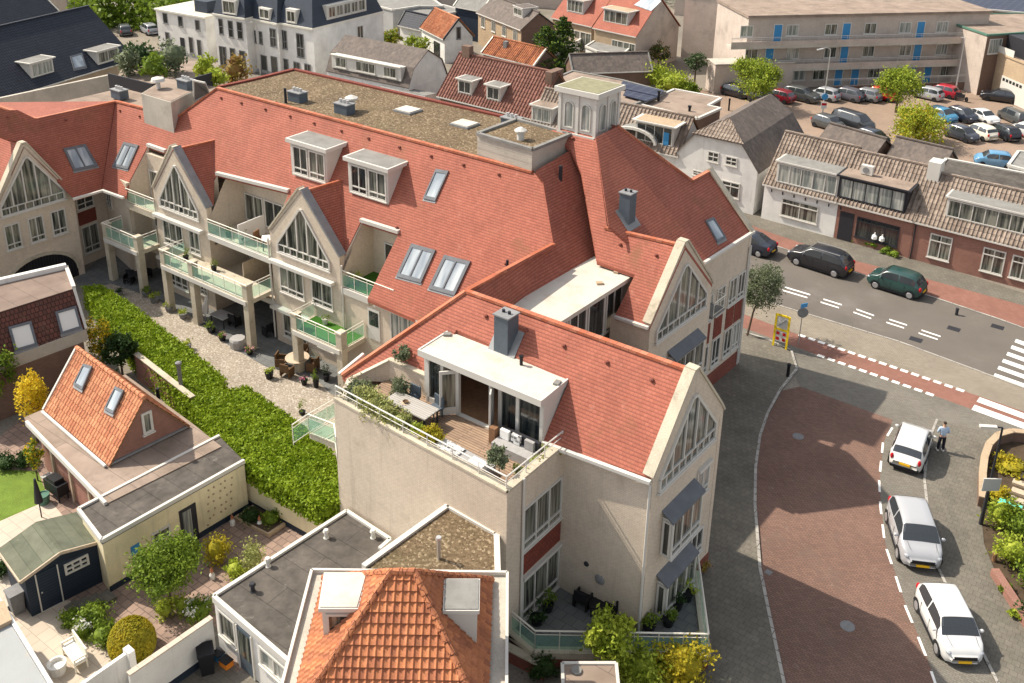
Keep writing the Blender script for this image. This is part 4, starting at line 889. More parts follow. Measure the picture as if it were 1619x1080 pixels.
baywin(F1, 1.05, 3.45, .95, 2.6); window(apt, F1, 3.75, 4.85, 1.65, 2.95, 2, .25)
gable_window(apt, F2, [(.6, 7.2), (5.5, 7.2), (5.5, 8.0), (3.2, 10.5), (2.9, 10.5), (.6, 7.8)], 4, .5, 9)
baywin(F2, 2.0, 4.9, 3.9, 5.7); window(apt, F2, .4, 1.5, 4.3, 5.9, 2, .25, blind=True); baywin(F2, 2.0, 4.9, .9, 2.6)
for k, s in enumerate((.9, 2.3, 3.7, 4.75)):
    if s+1.1 < F3.L+.2: window(apt, F3, s, min(s+.95, F3.L-.35), 1.5, 3.3, 2, .2); window(apt, F3, s, min(s+.95, F3.L-.35), 4.9, 6.6, 2, .2); pnl = MB(); pnl.obox(F3.A, F3.d, F3.n, s, min(s+.95, F3.L-.35), 0, .03, 3.4, 4.8); pnl.build('tile_panel', M['redpanel'], apt)
# small balcony where the gable meets the far wing
bb = MB(); bb.obox(F3.A, F3.d, F3.n, .2, 1.6, 0, .9, 5.9, 6.05); bb.build('balcony_floor', M['greyfelt'], apt); railing(apt, [F3.p(.3, 0, .9), F3.p(1.6, 0, .9), F3.p(1.6, 0, .05)], 6.05, .8, glass=False)
# terrace front facade
window(apt, FT, 1.0, 3.62, 4.45, 6.5, 3, .2, gm='glass2', blind=False); window(apt, FT, 1.05, 3.62, .85, 3.0, 3, .22, gm='glass2', blind=True)
pnl = MB(); pnl.obox(FT.A, FT.d, FT.n, 1.0, 3.63, 0, .03, 3.25, 4.35); pnl.build('tile_panel', M['redpanel'], apt)
# --- courtyard bays
def bayset(F, w):
    gable_window(apt, F, [(.7, 6.35), (w-.75, 6.35), (w-.75, 6.9), (w*.5+.1, 9.6), (w*.5-.1, 9.6), (.7, 6.9)], 4, .5, 8)
    for z in (5.55, ): MB().obox(F.A, F.d, F.n, .05, w-.4, 0, .35, z, z+.2).build('awning_box', M['white'], apt)
    MB().obox(F.A, F.d, F.n, -.05, 3.3, 0, .4, 2.4, 2.6).build('awning_box', M['white'], apt)
    window(apt, F, .65, 2.75, 3.65, 5.4, 3, .22, gm='glass2'); window(apt, F, 3.4, 5.15 if w > 5.5 else 4.5, 3.75, 5.4, 2, .22, gm='glass2'); window(apt, F, .65, 2.75, .55, 2.3, 3, .22, gm='glass2')
    window(apt, F, 3.7, w-.6, .9, 1.7, 3, .4, gm='glass2')
bayset(bayW, 5.8); bayset(bay2W, 5.4)
# loggia back doors
Bb = Fac(BF.p(0, 0, -2.98), BF.p(BF.L, 0, -2.98))
for z0, z1 in ((5.65, 7.6), (2.8, 5.0), (.1, 2.2)):
    for k in range(3): s = .15+k*(BF.L-.3)/3; window(apt, Bb, s, s+(BF.L-.3)/3-.12, z0, z1, 2, None, sill=False)
MB().obox(BF.A, BF.d, BF.n, BF.L*.5-.03, BF.L*.5+.03, -2.5, -.1, 2.75, 4.4).build('screen', M['palewood'], apt)
MB().obox(BF.A, BF.d, BF.n, BF.L*.45, BF.L*.45+.05, -2.3, -.2, 5.6, 6.9).build('screen', M['whitefab'], apt)
for z in (2.45, 5.3): MB().obox(BF.A, BF.d, BF.n, .05, BF.L-.05, 0, .12, z, z+.35).build('fascia', M['white'], apt)
lt = Each('lintel', M['white'], apt)
for h in (hole1, hole2, hole0): lt.beam(h[0]+Vector((0, 0, .06)), h[1]+Vector((0, 0, .06)), .28, .2)
B9 = Fac(bayF.p(5.9, 0, -2.58), bayF.p(9.7, 0, -2.58)); window(apt, B9, 1.0, 3.0, 5.65, 7.8, 3, None, sill=False)
MB().obox(bayF.A, bayF.d, bayF.n, 5.85, 9.9, -2.6, .02, 5.3, 5.6).build('balcony_floor', M['concrete'], apt)
tf = MB(); tf.obox(bayF.A, bayF.d, bayF.n, 6.0, 9.7, -2.5, -.1, 5.6, 5.62); tf.build('turf', M['turf'], apt)
railing(apt, [bayF.p(5.9, 0, .0), bayF.p(9.9, 0, .0)], 5.6, 1.05); railing(apt, [BF.p(.05, 0, .02), BF.p(BF.L-.05, 0, .02)], 5.62, 1.05)
MB().obox(bayF.A, bayF.d, bayF.n, 5.9, 9.9, .0, .1, 5.22, 5.62).build('fascia', M['white'], apt)
# first floor balconies carried on columns
def balcony(F, s0, s1, out, z, cols, turf=None, l=True, r_=True):
    MB().obox(F.A, F.d, F.n, s0, s1, -.05, out, z-.28, z).build('balcony_floor', M['beigecap'], apt)
    if turf: MB().obox(F.A, F.d, F.n, s0+.1, s1-.1, 0, out-.1, z, z+.02).build('turf', M[turf], apt)
    MB().obox(F.A, F.d, F.n, s0+.15, s1-.15, out, out+.06, z-.32, z-.04).build('fascia', M['white'], apt)
    pts = ([F.p(s0+.05, 0, .05)] if l else [])+[F.p(s0+.05, 0, out-.05), F.p(s1-.05, 0, out-.05)]+([F.p(s1-.05, 0, .05)] if r_ else []); railing(apt, pts, z, 1.05)
    for s in cols: MB().obox(F.A, F.d, F.n, s-.22, s+.22, out-.46, out-.02, 0, z+.95).build('column', M['beigecap'], apt); MB().obox(F.A, F.d, F.n, s-.26, s+.26, out-.5, out+.02, z+.95, z+1.03).build('column_cap', M['beigecap'], apt)
XF = Fac(BF.p(-3.0, 0), BF.p(BF.L, 0)); XL = XF.L
balcony(XF, .3, XL-.2, 1.95, 3.45, [.55, 3.3, 6.2, XL-.45][0:1]+[3.4, XL-.45])
balcony(bayF, 3.45, 7.6, 1.9, 2.9, [3.7, 7.35], 'turf')
Lb = Fac(W(190, 440, 0)+UA*0, W(226, 459, 0)); 
lbx = Fac(LF.p(-1.2, 0), LF.p(LF.L, 0)); balcony(lbx, .2, lbx.L-.1, 1.6, 3.3, [.45, lbx.L-.35], None)
railing(apt, [LF.p(0, 0, .05), LF.p(LF.L, 0, .05)], 5.65, 1.0); MB().obox(LF.A, LF.d, LF.n, 0, LF.L, 0, .15, 5.2, 5.65).build('fascia', M['beigecap'], apt)
Lbk = Fac(LF.p(0, 0, -1.58), LF.p(LF.L, 0, -1.58))
for z in (.2, 3.4, 5.7): window(apt, Lbk, .5, 2.4, z, z+2, 2, None, sill=False)
# recessed corner by the right balcony: door and window under the eave
door = MB(); door.obox(bayF.A, bayF.d, bayF.n, 7.9, 8.8, .0, .05, 3.0, 5.0); dd = door.build('door', M['white'], apt); k = MB(); k.obox(bayF.A, bayF.d, bayF.n, 8.0, 8.7, .05, .06, 3.9, 4.8); k.build('pane', M['glass'], dd)
window(apt, bayF, 9.6, 11.6, 3.4, 5.3, 3, None, gm='glass3')
# left wing windows
gable_window(apt, LG, [(4.1, 5.95), (8.35, 5.95), (8.35, 6.6), (6.35, 9.5), (6.15, 9.5), (4.1, 6.6)], 4, .5, 8)
for s in (7.2, 5.65, 4.05, 2.3, .6): window(apt, LG, s, s+1.05, 3.5, 5.3, 2, .22, gm='glass2')
window(apt, Lq, .25, 1.65, 4.2, 6.2, 2, .22); window(apt, Lq, .3, 1.7, .8, 2.9, 2, .22); pnl = MB(); pnl.obox(Lq.A, Lq.d, Lq.n, .25, 1.7, 0, .03, 3.05, 4.05); pnl.build('tile_panel', M['redpanel'], apt)
window(apt, Lr, .3, 1.3, 4.0, 6.0, 2, .22)
ar = MB(); cxa, rza = 6.0, 1.9
for k in range(16):
    a0 = pi*k/16; a1 = pi*(k+1)/16; ar.beam(LG.p(cxa+cos(a0)*2.6, .6+sin(a0)*rza, .05), LG.p(cxa+cos(a1)*2.6, .6+sin(a1)*rza, .05), .16, .2)
ar.build('arch', M['beigecap'], apt)
gtm = MB()
for k in range(-12, 13): x = k*.2; hh = .6+rza*math.sqrt(max(0, 1-(x/2.6)**2)); gtm.tube(LG.p(cxa+x, .1, .04), LG.p(cxa+x, hh, .04), .022, n=4)
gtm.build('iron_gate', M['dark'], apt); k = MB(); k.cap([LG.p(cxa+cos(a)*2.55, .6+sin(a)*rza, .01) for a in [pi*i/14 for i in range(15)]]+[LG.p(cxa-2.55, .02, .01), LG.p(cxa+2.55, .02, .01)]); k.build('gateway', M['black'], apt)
# --- skylights
skylight(apt, PM, [(690, 269), (709, 272), (689, 317), (671, 313)])
skylight(apt, PM, [(652, 387), (688, 397), (666, 446), (629, 436)], split=True)
skylight(apt, PM, [(704, 405), (743, 415), (719, 466), (680, 455)], split=True)
skylight(apt, PLf, [(101, 236), (134, 229), (153, 262), (117, 270)], split=True)
skylight(apt, PM, [(197, 226), (219, 231), (203, 267), (180, 262)], split=True)
skylight(apt, PF, [(1115, 350), (1127, 345), (1146, 376), (1133, 383)])
# --- roof dormers on the long slope
def dormer(fl, fr, zt):
    A, B = PM(*fl), PM(*fr); hd = UA.normalized(); Lr = (B-A).dot(hd); F0 = Fac(A, A+hd*Lr); o = F0.n; z0 = (A.z+B.z)/2; dep = 1.55
    F = Fac(F0.p(-.2, 0, .2), F0.p(Lr+.2, 0, .2))
    MB().obox(F.A, F.d, F.n, 0, F.L, -dep-.35, 0, zt-.24, zt).build('dormer_roof', M['white'], apt)
    MB().obox(F.A, F.d, F.n, .14, F.L-.14, -dep-.35, -.14, zt-.02, zt+.012).build('roof_felt', M['greyfelt'], apt)
    w = MB(); w.obox(F0.A, F0.d, F0.n, 0, Lr, -dep, 0, z0-.3, zt-.2); w.build('dormer_wall', M['white'], apt)
    window(apt, F0, .22, Lr/2-.05, z0+.15, zt-.4, 2, .22, gm='glass'); window(apt, F0, Lr/2+.05, Lr-.12, z0+.15, zt-.4, 2, .22, gm='glass2')
dormer((462, 276), (519, 292), 12.62); dormer((552, 304), (614, 325), 12.52)
# --- cupola
ce = (cM-cL); ce.z = 0; Lc_ = 2.45; ue = UA; cb_ = [Z(cM, 0), Z(cM, 0)+BA*2.2, Z(cM, 0)+BA*2.2-UA*2.35, Z(cM, 0)-UA*2.35]; cz0 = cM.z-.15; czt = cM.z+2.15
cu = MB(); cu.prism(cb_, cz0-1.2, czt); cup = cu.build('cupola', M['white'], apt)
k = MB(); cc_ = sum(cb_, Vector())/4; k.prism([cc_+(p-cc_)*1.2 for p in cb_], czt, czt+.28); k.build('cornice', M['white'], cup); k = MB(); k.prism([cc_+(p-cc_)*1.1 for p in cb_], czt+.28, czt+.30); k.build('roof_felt', mat('mossy_felt', (.25, .24, .15), .95, noise_amt=.3, nscale=3, stain=((.5, .48, .4), .62, .6)), cup)
for i, j in ((3, 0), (0, 1)):
    F = Fac(cb_[i], cb_[j])
    for q in (.27, .73):
        s = F.L*q; pts = [F.p(s-.28, cz0+.35, .01), F.p(s+.28, cz0+.35, .01)]+[F.p(s+.28*cos(a), cz0+1.55+.28*sin(a), .01) for a in [pi*t/8 for t in range(9)]]
        g_ = MB(); g_.cap(pts); g_.build('arched_window', M['glass3'], cup); fr_ = MB()
        for a, b in zip(pts, pts[1:]+pts[:1]): fr_.beam(a+F.n*.02, b+F.n*.02, .06, .07, F.n)
        fr_.build('window_frame', M['white'], cup)
    for q in (.02, .5, .98): k = MB(); k.obox(F.A, F.d, F.n, F.L*q-.09, F.L*q+.09, 0, .07, cz0, czt); k.build('pilaster', M['white'], cup)
k = MB(); k.beam(Z(cM, cz0+.02)-UA*2.4, Z(cM, cz0+.02), .3, .1); k.beam(Z(cM, cz0+.02), Z(cM, cz0+.02)+BA*2.2, .3, .1); k.build('flashing', M['white'], cup)
# --- metal chimneys
def flue(P, x, y, w, h, nm='chimney'):
    c = P(x, y); zb = c.z-.6; ch = MB(); ch.obox(c, UA, BA, -w/2, w/2, -w/2, w/2, zb, c.z+h); o_ = ch.build(nm, M['bluegrey'], apt)
    k = MB(); k.obox(c, UA, BA, -w/2-.05, w/2+.05, -w/2-.05, w/2+.05, c.z+h, c.z+h+.06); k.build('cap', M['lead'], o_); k = Each('vent_pipe', M['dark'], o_)
    for s in (-.15, .15): k.tube((c+UA*s).to_tuple()[:2]+(c.z+h,), (c+UA*s).to_tuple()[:2]+(c.z+h+.18,), .07, n=8)
    t = Vector((-P.N.y, P.N.x, 0)).normalized(); wv = P.N.cross(t); k = MB(); k.slab([c+t*a+wv*b+P.N*.04 for a, b in ((-w*.95, -w*1.15), (w*.95, -w*1.15), (w*.95, w*.9), (-w*.95, w*.9))], .03); k.build('flashing', M['lead'], o_)
flue(P1, 800, 541, .72, 1.35); flue(PF, 991, 343, .62, 1.35)
# vent tiles along the slopes
vt = Each('vent_tile', M['plinth'], apt)
for P, l in ((PM, [(420, 173), (459, 184), (497, 195), (540, 207), (583, 219), (632, 233), (682, 247), (733, 261), (789, 276), (350, 155), (382, 163), (190, 175), (221, 184), (250, 194), (800, 417), (628, 360)]), (P1, [(769, 500), (832, 522), (892, 547), (960, 573), (1031, 601)]), (P3, [(981, 387), (1038, 404), (906, 219)]), (PLf, [(104, 190), (12, 185)])):
    for x, y in l: c = P(x, y); vt.ball(c+P.N*.05, .11, .11, .07, 6, 4)
# ------------------------------------------------------------ raised corner patio in front of the near gable
ZP = .8
pp = [FT.p(.2, 0, .02), FT.p(FT.L, 0, .02), FW.p(FW.L, 0, .02), F1.p(3.5, 0, .02), W(1100, 905, ZP), W(1117, 1035, ZP), W(845, 1030, ZP), W(808, 995, ZP)]
pt = MB(); pt.prism(pp, 0, ZP); pt.build('patio', M['patio'], apt)
pk = MB(); e = [W(1100, 905, ZP), W(1117, 1035, ZP), W(845, 1030, ZP), W(800, 992, ZP)]
for a, b in zip(e, e[1:]): pk.beam(a+Vector((0, 0, -.05)), b+Vector((0, 0, -.05)), .34, .3)
pk.build('patio_edge', M['beigecap'], apt)
railing(apt, [W(1082, 897, ZP)]+e, ZP, 1.05, step=1.0)
pl_ = MB(); 
for a, b in zip(e, e[1:]): pl_.beam(Z(a, .35), Z(b, .35), .2, .55)
pl_.build('plinth', M['plinth'], apt)
chair(W(921, 958, ZP), 2.6, 'black wicker armchair on the corner patio against the beige wall, left of its black table', 'blackwicker', group='black patio armchairs')
chair(W(970, 968, ZP), -2.2, 'black wicker armchair on the corner patio beside the white downpipe', 'blackwicker', group='black patio armchairs')
table(W(945, 968, ZP), 'low black table with pink and grey things on it between the black patio armchairs', 0, .75, .6, .5, 'blackwicker', name='patio_table')
k = MB().lathe(W(992, 996, ZP), [(.26, 0), (.3, .3), (.32, .42), (.24, .42), (.22, .36)], 12); tag(k.build('plant_pot', M['wicker']), 'round brown empty pot at the foot of the white downpipe on the corner patio', 'pot')
for i, (x, y, r, h, ph, l, lf) in enumerate([(866, 965, .26, .35, .6, 'leafy green potted plant by the patio doors of the corner apartment', 'leaf_mid'), (848, 985, .3, .3, .7, 'dark green potted plant nearest the left end of the patio railing', 'leaf_dark'), (1026, 997, .28, .35, .4, 'low green potted plant just right of the gable corner on the patio', 'leaf_mid'), (1056, 988, .27, .35, .5, 'bright green potted plant below the bay window of the patio', 'leaf_mid'), (1070, 962, .27, .4, .5, 'dark bushy potted plant under the middle of the patio bay window', 'leaf_dark'), (1086, 948, .27, .4, .5, 'green potted plant nearest the street end of the patio', 'leaf_bright')]):
    potted(W(x, y, ZP), r, h, ph, l, lf, 'black', seed=i+3, n=220, group='potted plants on the corner patio')
k = MB().lathe(FW.p(.62*FW.L, 2.2, .05), [(.05, 0)], 3)
for (s, z, r_, nm, lb) in ((2.0, 2.3, .24, 'wall_ornament', 'round metal ornament hanging on the beige wall above the black armchairs'), (1.35, 2.75, .12, 'wall_lamp', 'small black lamp on the beige wall above the black armchairs')):
    k = MB(); c = FW.p(s, z+.0, .0); k.tube(c, c+FW.n*.06, r_, r_*.8, 12); k.tube(c+FW.n*.06, c+FW.n*.08, r_*.5, r_*.3, 10); tag(k.build(nm, M['dark' if r_ < .2 else 'greypot']), lb, nm.replace('_', ' '))
# ------------------------------------------------------------ roof terrace furnishing
ZD = 7.39
def rail2(F, s0, s1, z, out, h=.55):
    f = MB()
    for zz, r in ((h, .035), (h*.55, .02)): f.tube(F.p(s0, z+zz, out), F.p(s1, z+zz, out), r, n=6)
    k = max(1, round((s1-s0)/1.3))
    for i in range(k+1): f.tube(F.p(s0+(s1-s0)*i/k, z-.1, out), F.p(s0+(s1-s0)*i/k, z+h, out), .022, n=5)
    return f.build('railing', M['white'], apt)
rail2(FS, 0, FS.L-.15, 7.95, -.12); rail2(FT, .1, FT.L+.1, 7.95, -.12)
table(W(652, 655, ZD+.4), 'long pale grey wooden table with a bowl on the roof terrace', -.62, 2.3, .95, .74, 'greywood', name='dining_table') if 0 else None
tc_ = W(650, 640, ZD+.74); table((tc_.x, tc_.y, ZD), 'long pale grey wooden table with a woven mat and bowl on the roof terrace', math.atan2(-.579, .815), 2.3, .95, .74, 'greywood', name='dining_table')
k = MB().lathe((tc_.x-.25, tc_.y+.15, ZD+.742), [(.2, 0), (.2, .012)], 14); tag(k.build('place_mat', M['palewood']), 'round woven mat on the long roof terrace table', 'mat')
k = MB().lathe((tc_.x-.25, tc_.y+.15, ZD+.756), [(.06, 0), (.13, .07), (.11, .07), (.05, .02)], 12); tag(k.build('bowl', M['wicker']), 'small brown bowl on the mat on the roof terrace table', 'bowl')
for i, (dx, dy, rz, l) in enumerate([(-.1, 1.0, .9, 'dark slatted chair behind the roof terrace table, nearest the beige terrace wall'), (.95, .25, -.9, 'dark slatted chair at the door end of the roof terrace table')]):
    chair((tc_.x+dx, tc_.y+dy, ZD), math.atan2(-.579, .815)+(0 if i == 0 else -.2), l, 'bluegrey', 'plain', 'dark roof terrace chairs')
sc_ = Df.p(DL*.88, 0, .55); so = thing('garden_sofa', (sc_.x, sc_.y, ZD), 'grey cushioned lounge sofa with patterned cushions below the right end of the roof terrace doors', 'sofa')
MB().obox(Vector((sc_.x, sc_.y, 0)), Df.d, Df.n, -1.0, .9, -.35, .35, ZD, ZD+.4).build('seat', M['greyfab'], so); MB().obox(Vector((sc_.x, sc_.y, 0)), Df.d, Df.n, -1.0, .9, -.42, -.26, ZD+.4, ZD+.8).build('backrest', M['dark'], so)
for k_, (a, m_) in enumerate(((-.7, 'whitefab'), (-.15, 'patfab'), (.5, 'greyfab'))): MB().obox(Vector((sc_.x, sc_.y, 0)), Df.d, Df.n, a-.2, a+.22, -.25, -.1, ZD+.42, ZD+.82).build('cushion', M[m_], so)
p_ = Df.p(DL*.66, 0, .25); tag(MB().obox(Vector((p_.x, p_.y, 0)), Df.d, Df.n, 0, .3, 0, .3, ZD, ZD+.75).build('planter_box', M['wood']), 'upright brown wooden box left of the lounge sofa on the roof terrace', 'box')
p_ = FS.p(FS.L-2.8, 0, -.8); so2 = thing('garden_sofa', (p_.x, p_.y, ZD), 'low grey lounge sofa with a white patterned blanket against the terrace parapet', 'sofa')
MB().obox(Vector((p_.x, p_.y, 0)), FS.d, FS.n, -1.3, 1.3, -.35, .35, ZD, ZD+.35).build('seat', M['greyfab'], so2); MB().obox(Vector((p_.x, p_.y, 0)), FS.d, FS.n, -1.35, -.2, -.3, .4, ZD+.35, ZD+.42).build('blanket', M['patfab'], so2); MB().obox(Vector((p_.x, p_.y, 0)), FS.d, FS.n, .5, 1.2, .0, .36, ZD+.35, ZD+.6).build('cushion', M['whitefab'], so2)
# planting along the parapet
for i, (s, o, r, h, lf, l) in enumerate([(.6, -.8, .5, .6, 'leaf_olive', 'loose grey green shrub at the far corner of the roof terrace'), (1.2, -.7, .55, .6, 'leaf_variegated', 'variegated shrub second from the far corner of the roof terrace'), (1.95, -.62, .55, .6, 'leaf_variegated', 'variegated shrub third from the far corner of the roof terrace'), (2.7, -.6, .5, .55, 'leaf_variegated', 'variegated shrub fourth from the far corner of the roof terrace'), (3.4, -.58, .45, .5, 'leaf_variegated', 'darkish variegated shrub beside the near end of the terrace table'), (4.3, -.6, .3, .35, 'leaf_bright', 'small bright green shrub before the yellow one on the roof terrace'), (4.95, -.75, .42, .4, 'leaf_gold', 'golden yellow shrub by the parapet of the roof terrace'), (1.9, -2.1, .35, .6, 'leaf_olive', 'silvery shrub behind the far end of the roof terrace table')]):
    c = FS.p(s, 0, o); shrub('shrub', (c.x, c.y, ZD), (r*1.25, r*1.15, h*1.15), l, lf, 1300, .12, i+5, group='shrubs on the roof terrace')
c = W(636, 606, ZD); tree('small_tree', (c.x+.0, c.y, ZD), 2.0, (.5, .5, .45), 'small round headed tree in a pot by the far wall of the roof terrace', 'tree', 'leaf_olive', 900, .12, .03, seed=9, crown_z=1.6)
c = FT.p(.9, 0, -1.1); tree('small_tree', (c.x, c.y, ZD), 1.6, (.55, .55, .5), 'small olive tree in a pot at the near corner of the roof terrace', 'tree', 'leaf_olive', 1100, .12, .03, seed=12, crown_z=1.1)
for i, s in enumerate((1.5, 2.3, 3.1)): c = FT.p(s, 0, -.45); shrub('ornamental_grass', (c.x, c.y, ZD), (.35, .3, .35), ['pale ornamental grass along the front railing of the roof terrace, nearest the olive tree', 'pale ornamental grass in the middle of the front terrace railing', 'pale ornamental grass at the roof end of the front terrace railing'][i], 'leaf_variegated', 350, .14, i+40, group='ornamental grasses on the roof terrace', stem=False)
def brick_bits(P, pts, z, lab, m_='tanbrick'):
    for i, (x, y) in enumerate(pts): c = W(x, y, z); a = i*1.1; tag(MB().obox(c, Vector((cos(a), sin(a), 0)), Vector((-sin(a), cos(a), 0)), -.16, .16, -.12, .12, z, z+.1).build('loose_paver', M[m_]), lab[i], 'paver', 'loose pavers on the flat roofs')
brick_bits(None, [(707, 530), (881, 607)], 9.97, ['dark loose paver on the far end of the near dormer roof', 'dark loose paver on the street end of the near dormer roof'], 'greyfelt')
brick_bits(None, [(968, 418), (975, 431), (990, 428), (948, 449), (955, 420)], 9.75, ['loose stone lying on the far edge of the white flat roof', 'loose stone in the group near the corner of the white flat roof', 'dark loose stone at the outer corner of the white flat roof', 'single oblong stone in the middle of the white flat roof', 'loose pale stone near the inner corner of the white flat roof'])
k = MB(); c = W(824, 577, 9.97); k.tube(c, c+Vector((0, 0, .35)), .07, n=8); k.tube(c+Vector((0, 0, .35)), c+Vector((0, 0, .45)), .1, n=8); tag(k.build('vent_pipe', M['black']), 'short black vent pipe on the white dormer roof above the terrace', 'vent pipe')
# ------------------------------------------------------------ vents on the big gravel roof
def ventbox(x, y, label, hood=None, z=gz_):
    c = W(x, y, z); t = thing('roof_vent', (c.x, c.y, z), label, 'roof vent', 'ventilation boxes on the flat roofs'); o = Vector((c.x, c.y, 0))
    MB().obox(o, UA, BA, -.55, .55, -.35, .35, z, z+.62).build('box', M['bluegrey'], t); MB().obox(o, UA, BA, -.6, .6, -.4, .4, z+.62, z+.68).build('lid', M['lead'], t)
    for s in (-.3, 0, .3): MB().tube(o+UA*s+Vector((0, 0, z+.68)), o+UA*s+Vector((0, 0, z+.9)), .1, n=8).build('pipe', M['steel'], t)
    if hood: q = o+UA*-.1+BA*.7; MB().lathe((q.x, q.y, z), [(.22, 0), (.22, .7), (.4, .72), (.42, .85), (.1, 1.0)], 12).build('hood', M['white'], t)
ventbox(471, 160, 'blue grey vent box with three pipes at the left end of the gravel roof'); ventbox(545, 179, 'blue grey vent box with a white hood on the gravel roof', True); ventbox(809, 202, 'blue grey vent box beside the lift housing at the right end of the gravel roof')
k = MB(); c = W(452, 163, gz_); k.tube(c, c+Vector((0, 0, 1.0)), .09, n=8); tag(k.build('vent_pipe', M['dark']), 'thin black pipe beside the leftmost vent box on the gravel roof', 'vent pipe')
for i, (x, y, l) in enumerate([(645, 176, 'flat white roof hatch on the gravel roof, the left one of two'), (735, 198, 'flat white roof hatch on the gravel roof, nearer the lift housing')]):
    c = W(x, y, gz_); t = thing('roof_hatch', (c.x, c.y, gz_), l, 'roof hatch', 'white roof hatches'); o = Vector((c.x, c.y, 0)); MB().obox(o, UA, BA, -.7, .7, -.6, .6, gz_, gz_+.12).build('kerb', M['lead'], t); MB().obox(o, UA, BA, -.62, .62, -.52, .52, gz_+.12, gz_+.17).build('dome', M['whiteroof'], t)
c = W(823, 218, bz1); k = MB().lathe((c.x, c.y, bz1-.1), [(.2, 0), (.2, .45), (.34, .47), (.34, .55), (.1, .7)], 12); tag(k.build('vent_hood', M['white']), 'white mushroom vent on top of the lift housing', 'vent')
k = MB(); c = PE(886, 283); k.tube(c-Vector((0, 0, .2)), c+Vector((0, 0, .75)), .1, n=8); tag(k.build('vent_pipe', M['dark']), 'black pipe standing on the tiles below the lift housing', 'vent pipe')
k = MB(); c = PM(802, 425); k.tube(c-Vector((0, 0, .2)), c+Vector((0, 0, .5)), .07, n=8); tag(k.build('vent_pipe', M['dark']), 'short black pipe on the tiles to the right of the two split skylights', 'vent pipe')
# balcony furniture and courtyard life
cc = W(470, 565, .74); table((cc.x, cc.y, .01), 'round pale wooden table with wicker chairs on the courtyard edge', 0, h=.74, round_=.72, top='palewood', leg='wicker', name='round_table')
for i, (a, l) in enumerate([(-2.0, 'wicker chair in front of the round table, nearest the gravel'), (3.0, 'wicker chair at the left of the round table'), (-.3, 'wicker chair at the right of the round table beside the column'), (1.5, 'wicker chair behind the round table')]):
    chair((cc.x+cos(a)*1.0, cc.y+sin(a)*1.0, .01), a-pi/2, l, 'wicker', group='wicker chairs round the courtyard table')
PL_ = [(231, 468, .3, .35, .45, 'leaf_mid', None, 'green shrub in a grey pot, first pot right of the left balcony'), (245, 478, .3, .35, .4, 'leaf_bright', None, 'light green plant in the second grey pot along the courtyard'), (268, 492, .28, .35, .3, 'leaf_bright', None, 'low light green plant in the third grey pot along the courtyard'), (290, 503, .28, .35, .3, 'leaf_bright', None, 'light green plant in the fourth grey pot along the courtyard'), (190, 468, .25, .35, .2, 'leaf_dark', None, 'square grey pot with a small plant standing on the paving before the left balcony'),
       (335, 525, .3, .25, .5, 'leaf_mid', None, 'dark green bush in a pot left of the pink flowers'), (352, 538, .24, .25, .25, 'leaf_mid', 'flower_pink', 'pot of pink flowers at the left balcony column'), (395, 560, .24, .25, .25, 'leaf_mid', 'flower_pink', 'pot of pink flowers at the foot of the middle balcony column'), (296, 553, .3, .35, .3, 'leaf_bright', None, 'light green plant in a grey pot beside the long hedge'), (426, 598, .27, .4, .3, 'leaf_bright', None, 'pale bush in a dark round pot on the white gravel'), (481, 608, .2, .3, .2, 'leaf_dark', 'flower_pink', 'small pot of pink flowers right of the round table'), (500, 612, .2, .6, .5, 'leaf_mid', None, 'tall dark pot with a green plant by the right balcony column'), (516, 602, .2, .4, .8, 'leaf_dark', None, 'slim conifer in a pot behind the right balcony column'), (478, 655, .2, .2, .8, 'leaf_mid', None, 'green bush at the edge of the gravel beside the glass stair screen'), (437, 484, .25, .3, .3, 'leaf_mid', None, 'potted plant under the middle balcony')]
for i, (x, y, r, h, ph, lf, fl_, l) in enumerate(PL_): potted(W(x, y, .01), r, h, ph, l, lf, 'greypot' if i < 5 or i == 8 else 'black', fl_, i+60, 150, group='potted plants in the courtyard')
for i, (s, o, l) in enumerate([(1.2, .6, 'green plant on the first floor balcony, nearest its left column'), (3.9, .5, 'green plant in the middle of the first floor balcony')]): c = XF.p(s, 0, o); potted((c.x, c.y, 3.46), .2, .3, .5, l, 'leaf_mid', 'black', None, i+90, 130, group='potted plants on the balconies')
for i, (s, l) in enumerate([(2.6, 'leafy plant on the upper loggia between the pointed bays'), (1.4, 'green plant at the left of the upper loggia')]): c = BF.p(s, 0, -.5); potted((c.x, c.y, 5.62), .22, .3, .6, l, 'leaf_mid', 'black', None, i+95, 150, group='potted plants on the balconies')
c = BF.p(BF.L-1.2, 0, -1.0); table((c.x, c.y, 5.62), 'small table with a white cloth on the upper loggia', .2, 1.1, .8, .74, 'whitefab', name='loggia_table'); chair((c.x-.8, c.y+.5, 5.62), 1.2, 'brown folding chair beside the white clothed loggia table', 'wood', 'plain')
c = bayF.p(6.4, 0, -.6); potted((c.x, c.y, 5.64), .25, .3, .7, 'leafy plant behind the railing of the upper balcony right of the pointed bay', 'leaf_bright', 'black', None, 101, 150, group='potted plants on the balconies')
c = bayF.p(4.7, 0, .35); potted((c.x, c.y, 2.93), .2, .35, .3, 'small plant in a white pot on the turf balcony', 'leaf_mid', 'white', None, 102, 100, group='potted plants on the balconies')
for i, (x, y, l) in enumerate([(205, 448, 'dark garden chair under the left corner balcony'), (232, 440, 'dark garden chair at the back of the left corner balcony'), (372, 515, 'dark garden chair in the shade under the middle balcony'), (425, 530, 'dark garden chair in the shade beside the pointed bay')]): chair(W(x, y, .01), i*1.3, l, 'blackwicker', group='dark garden chairs under the balconies')
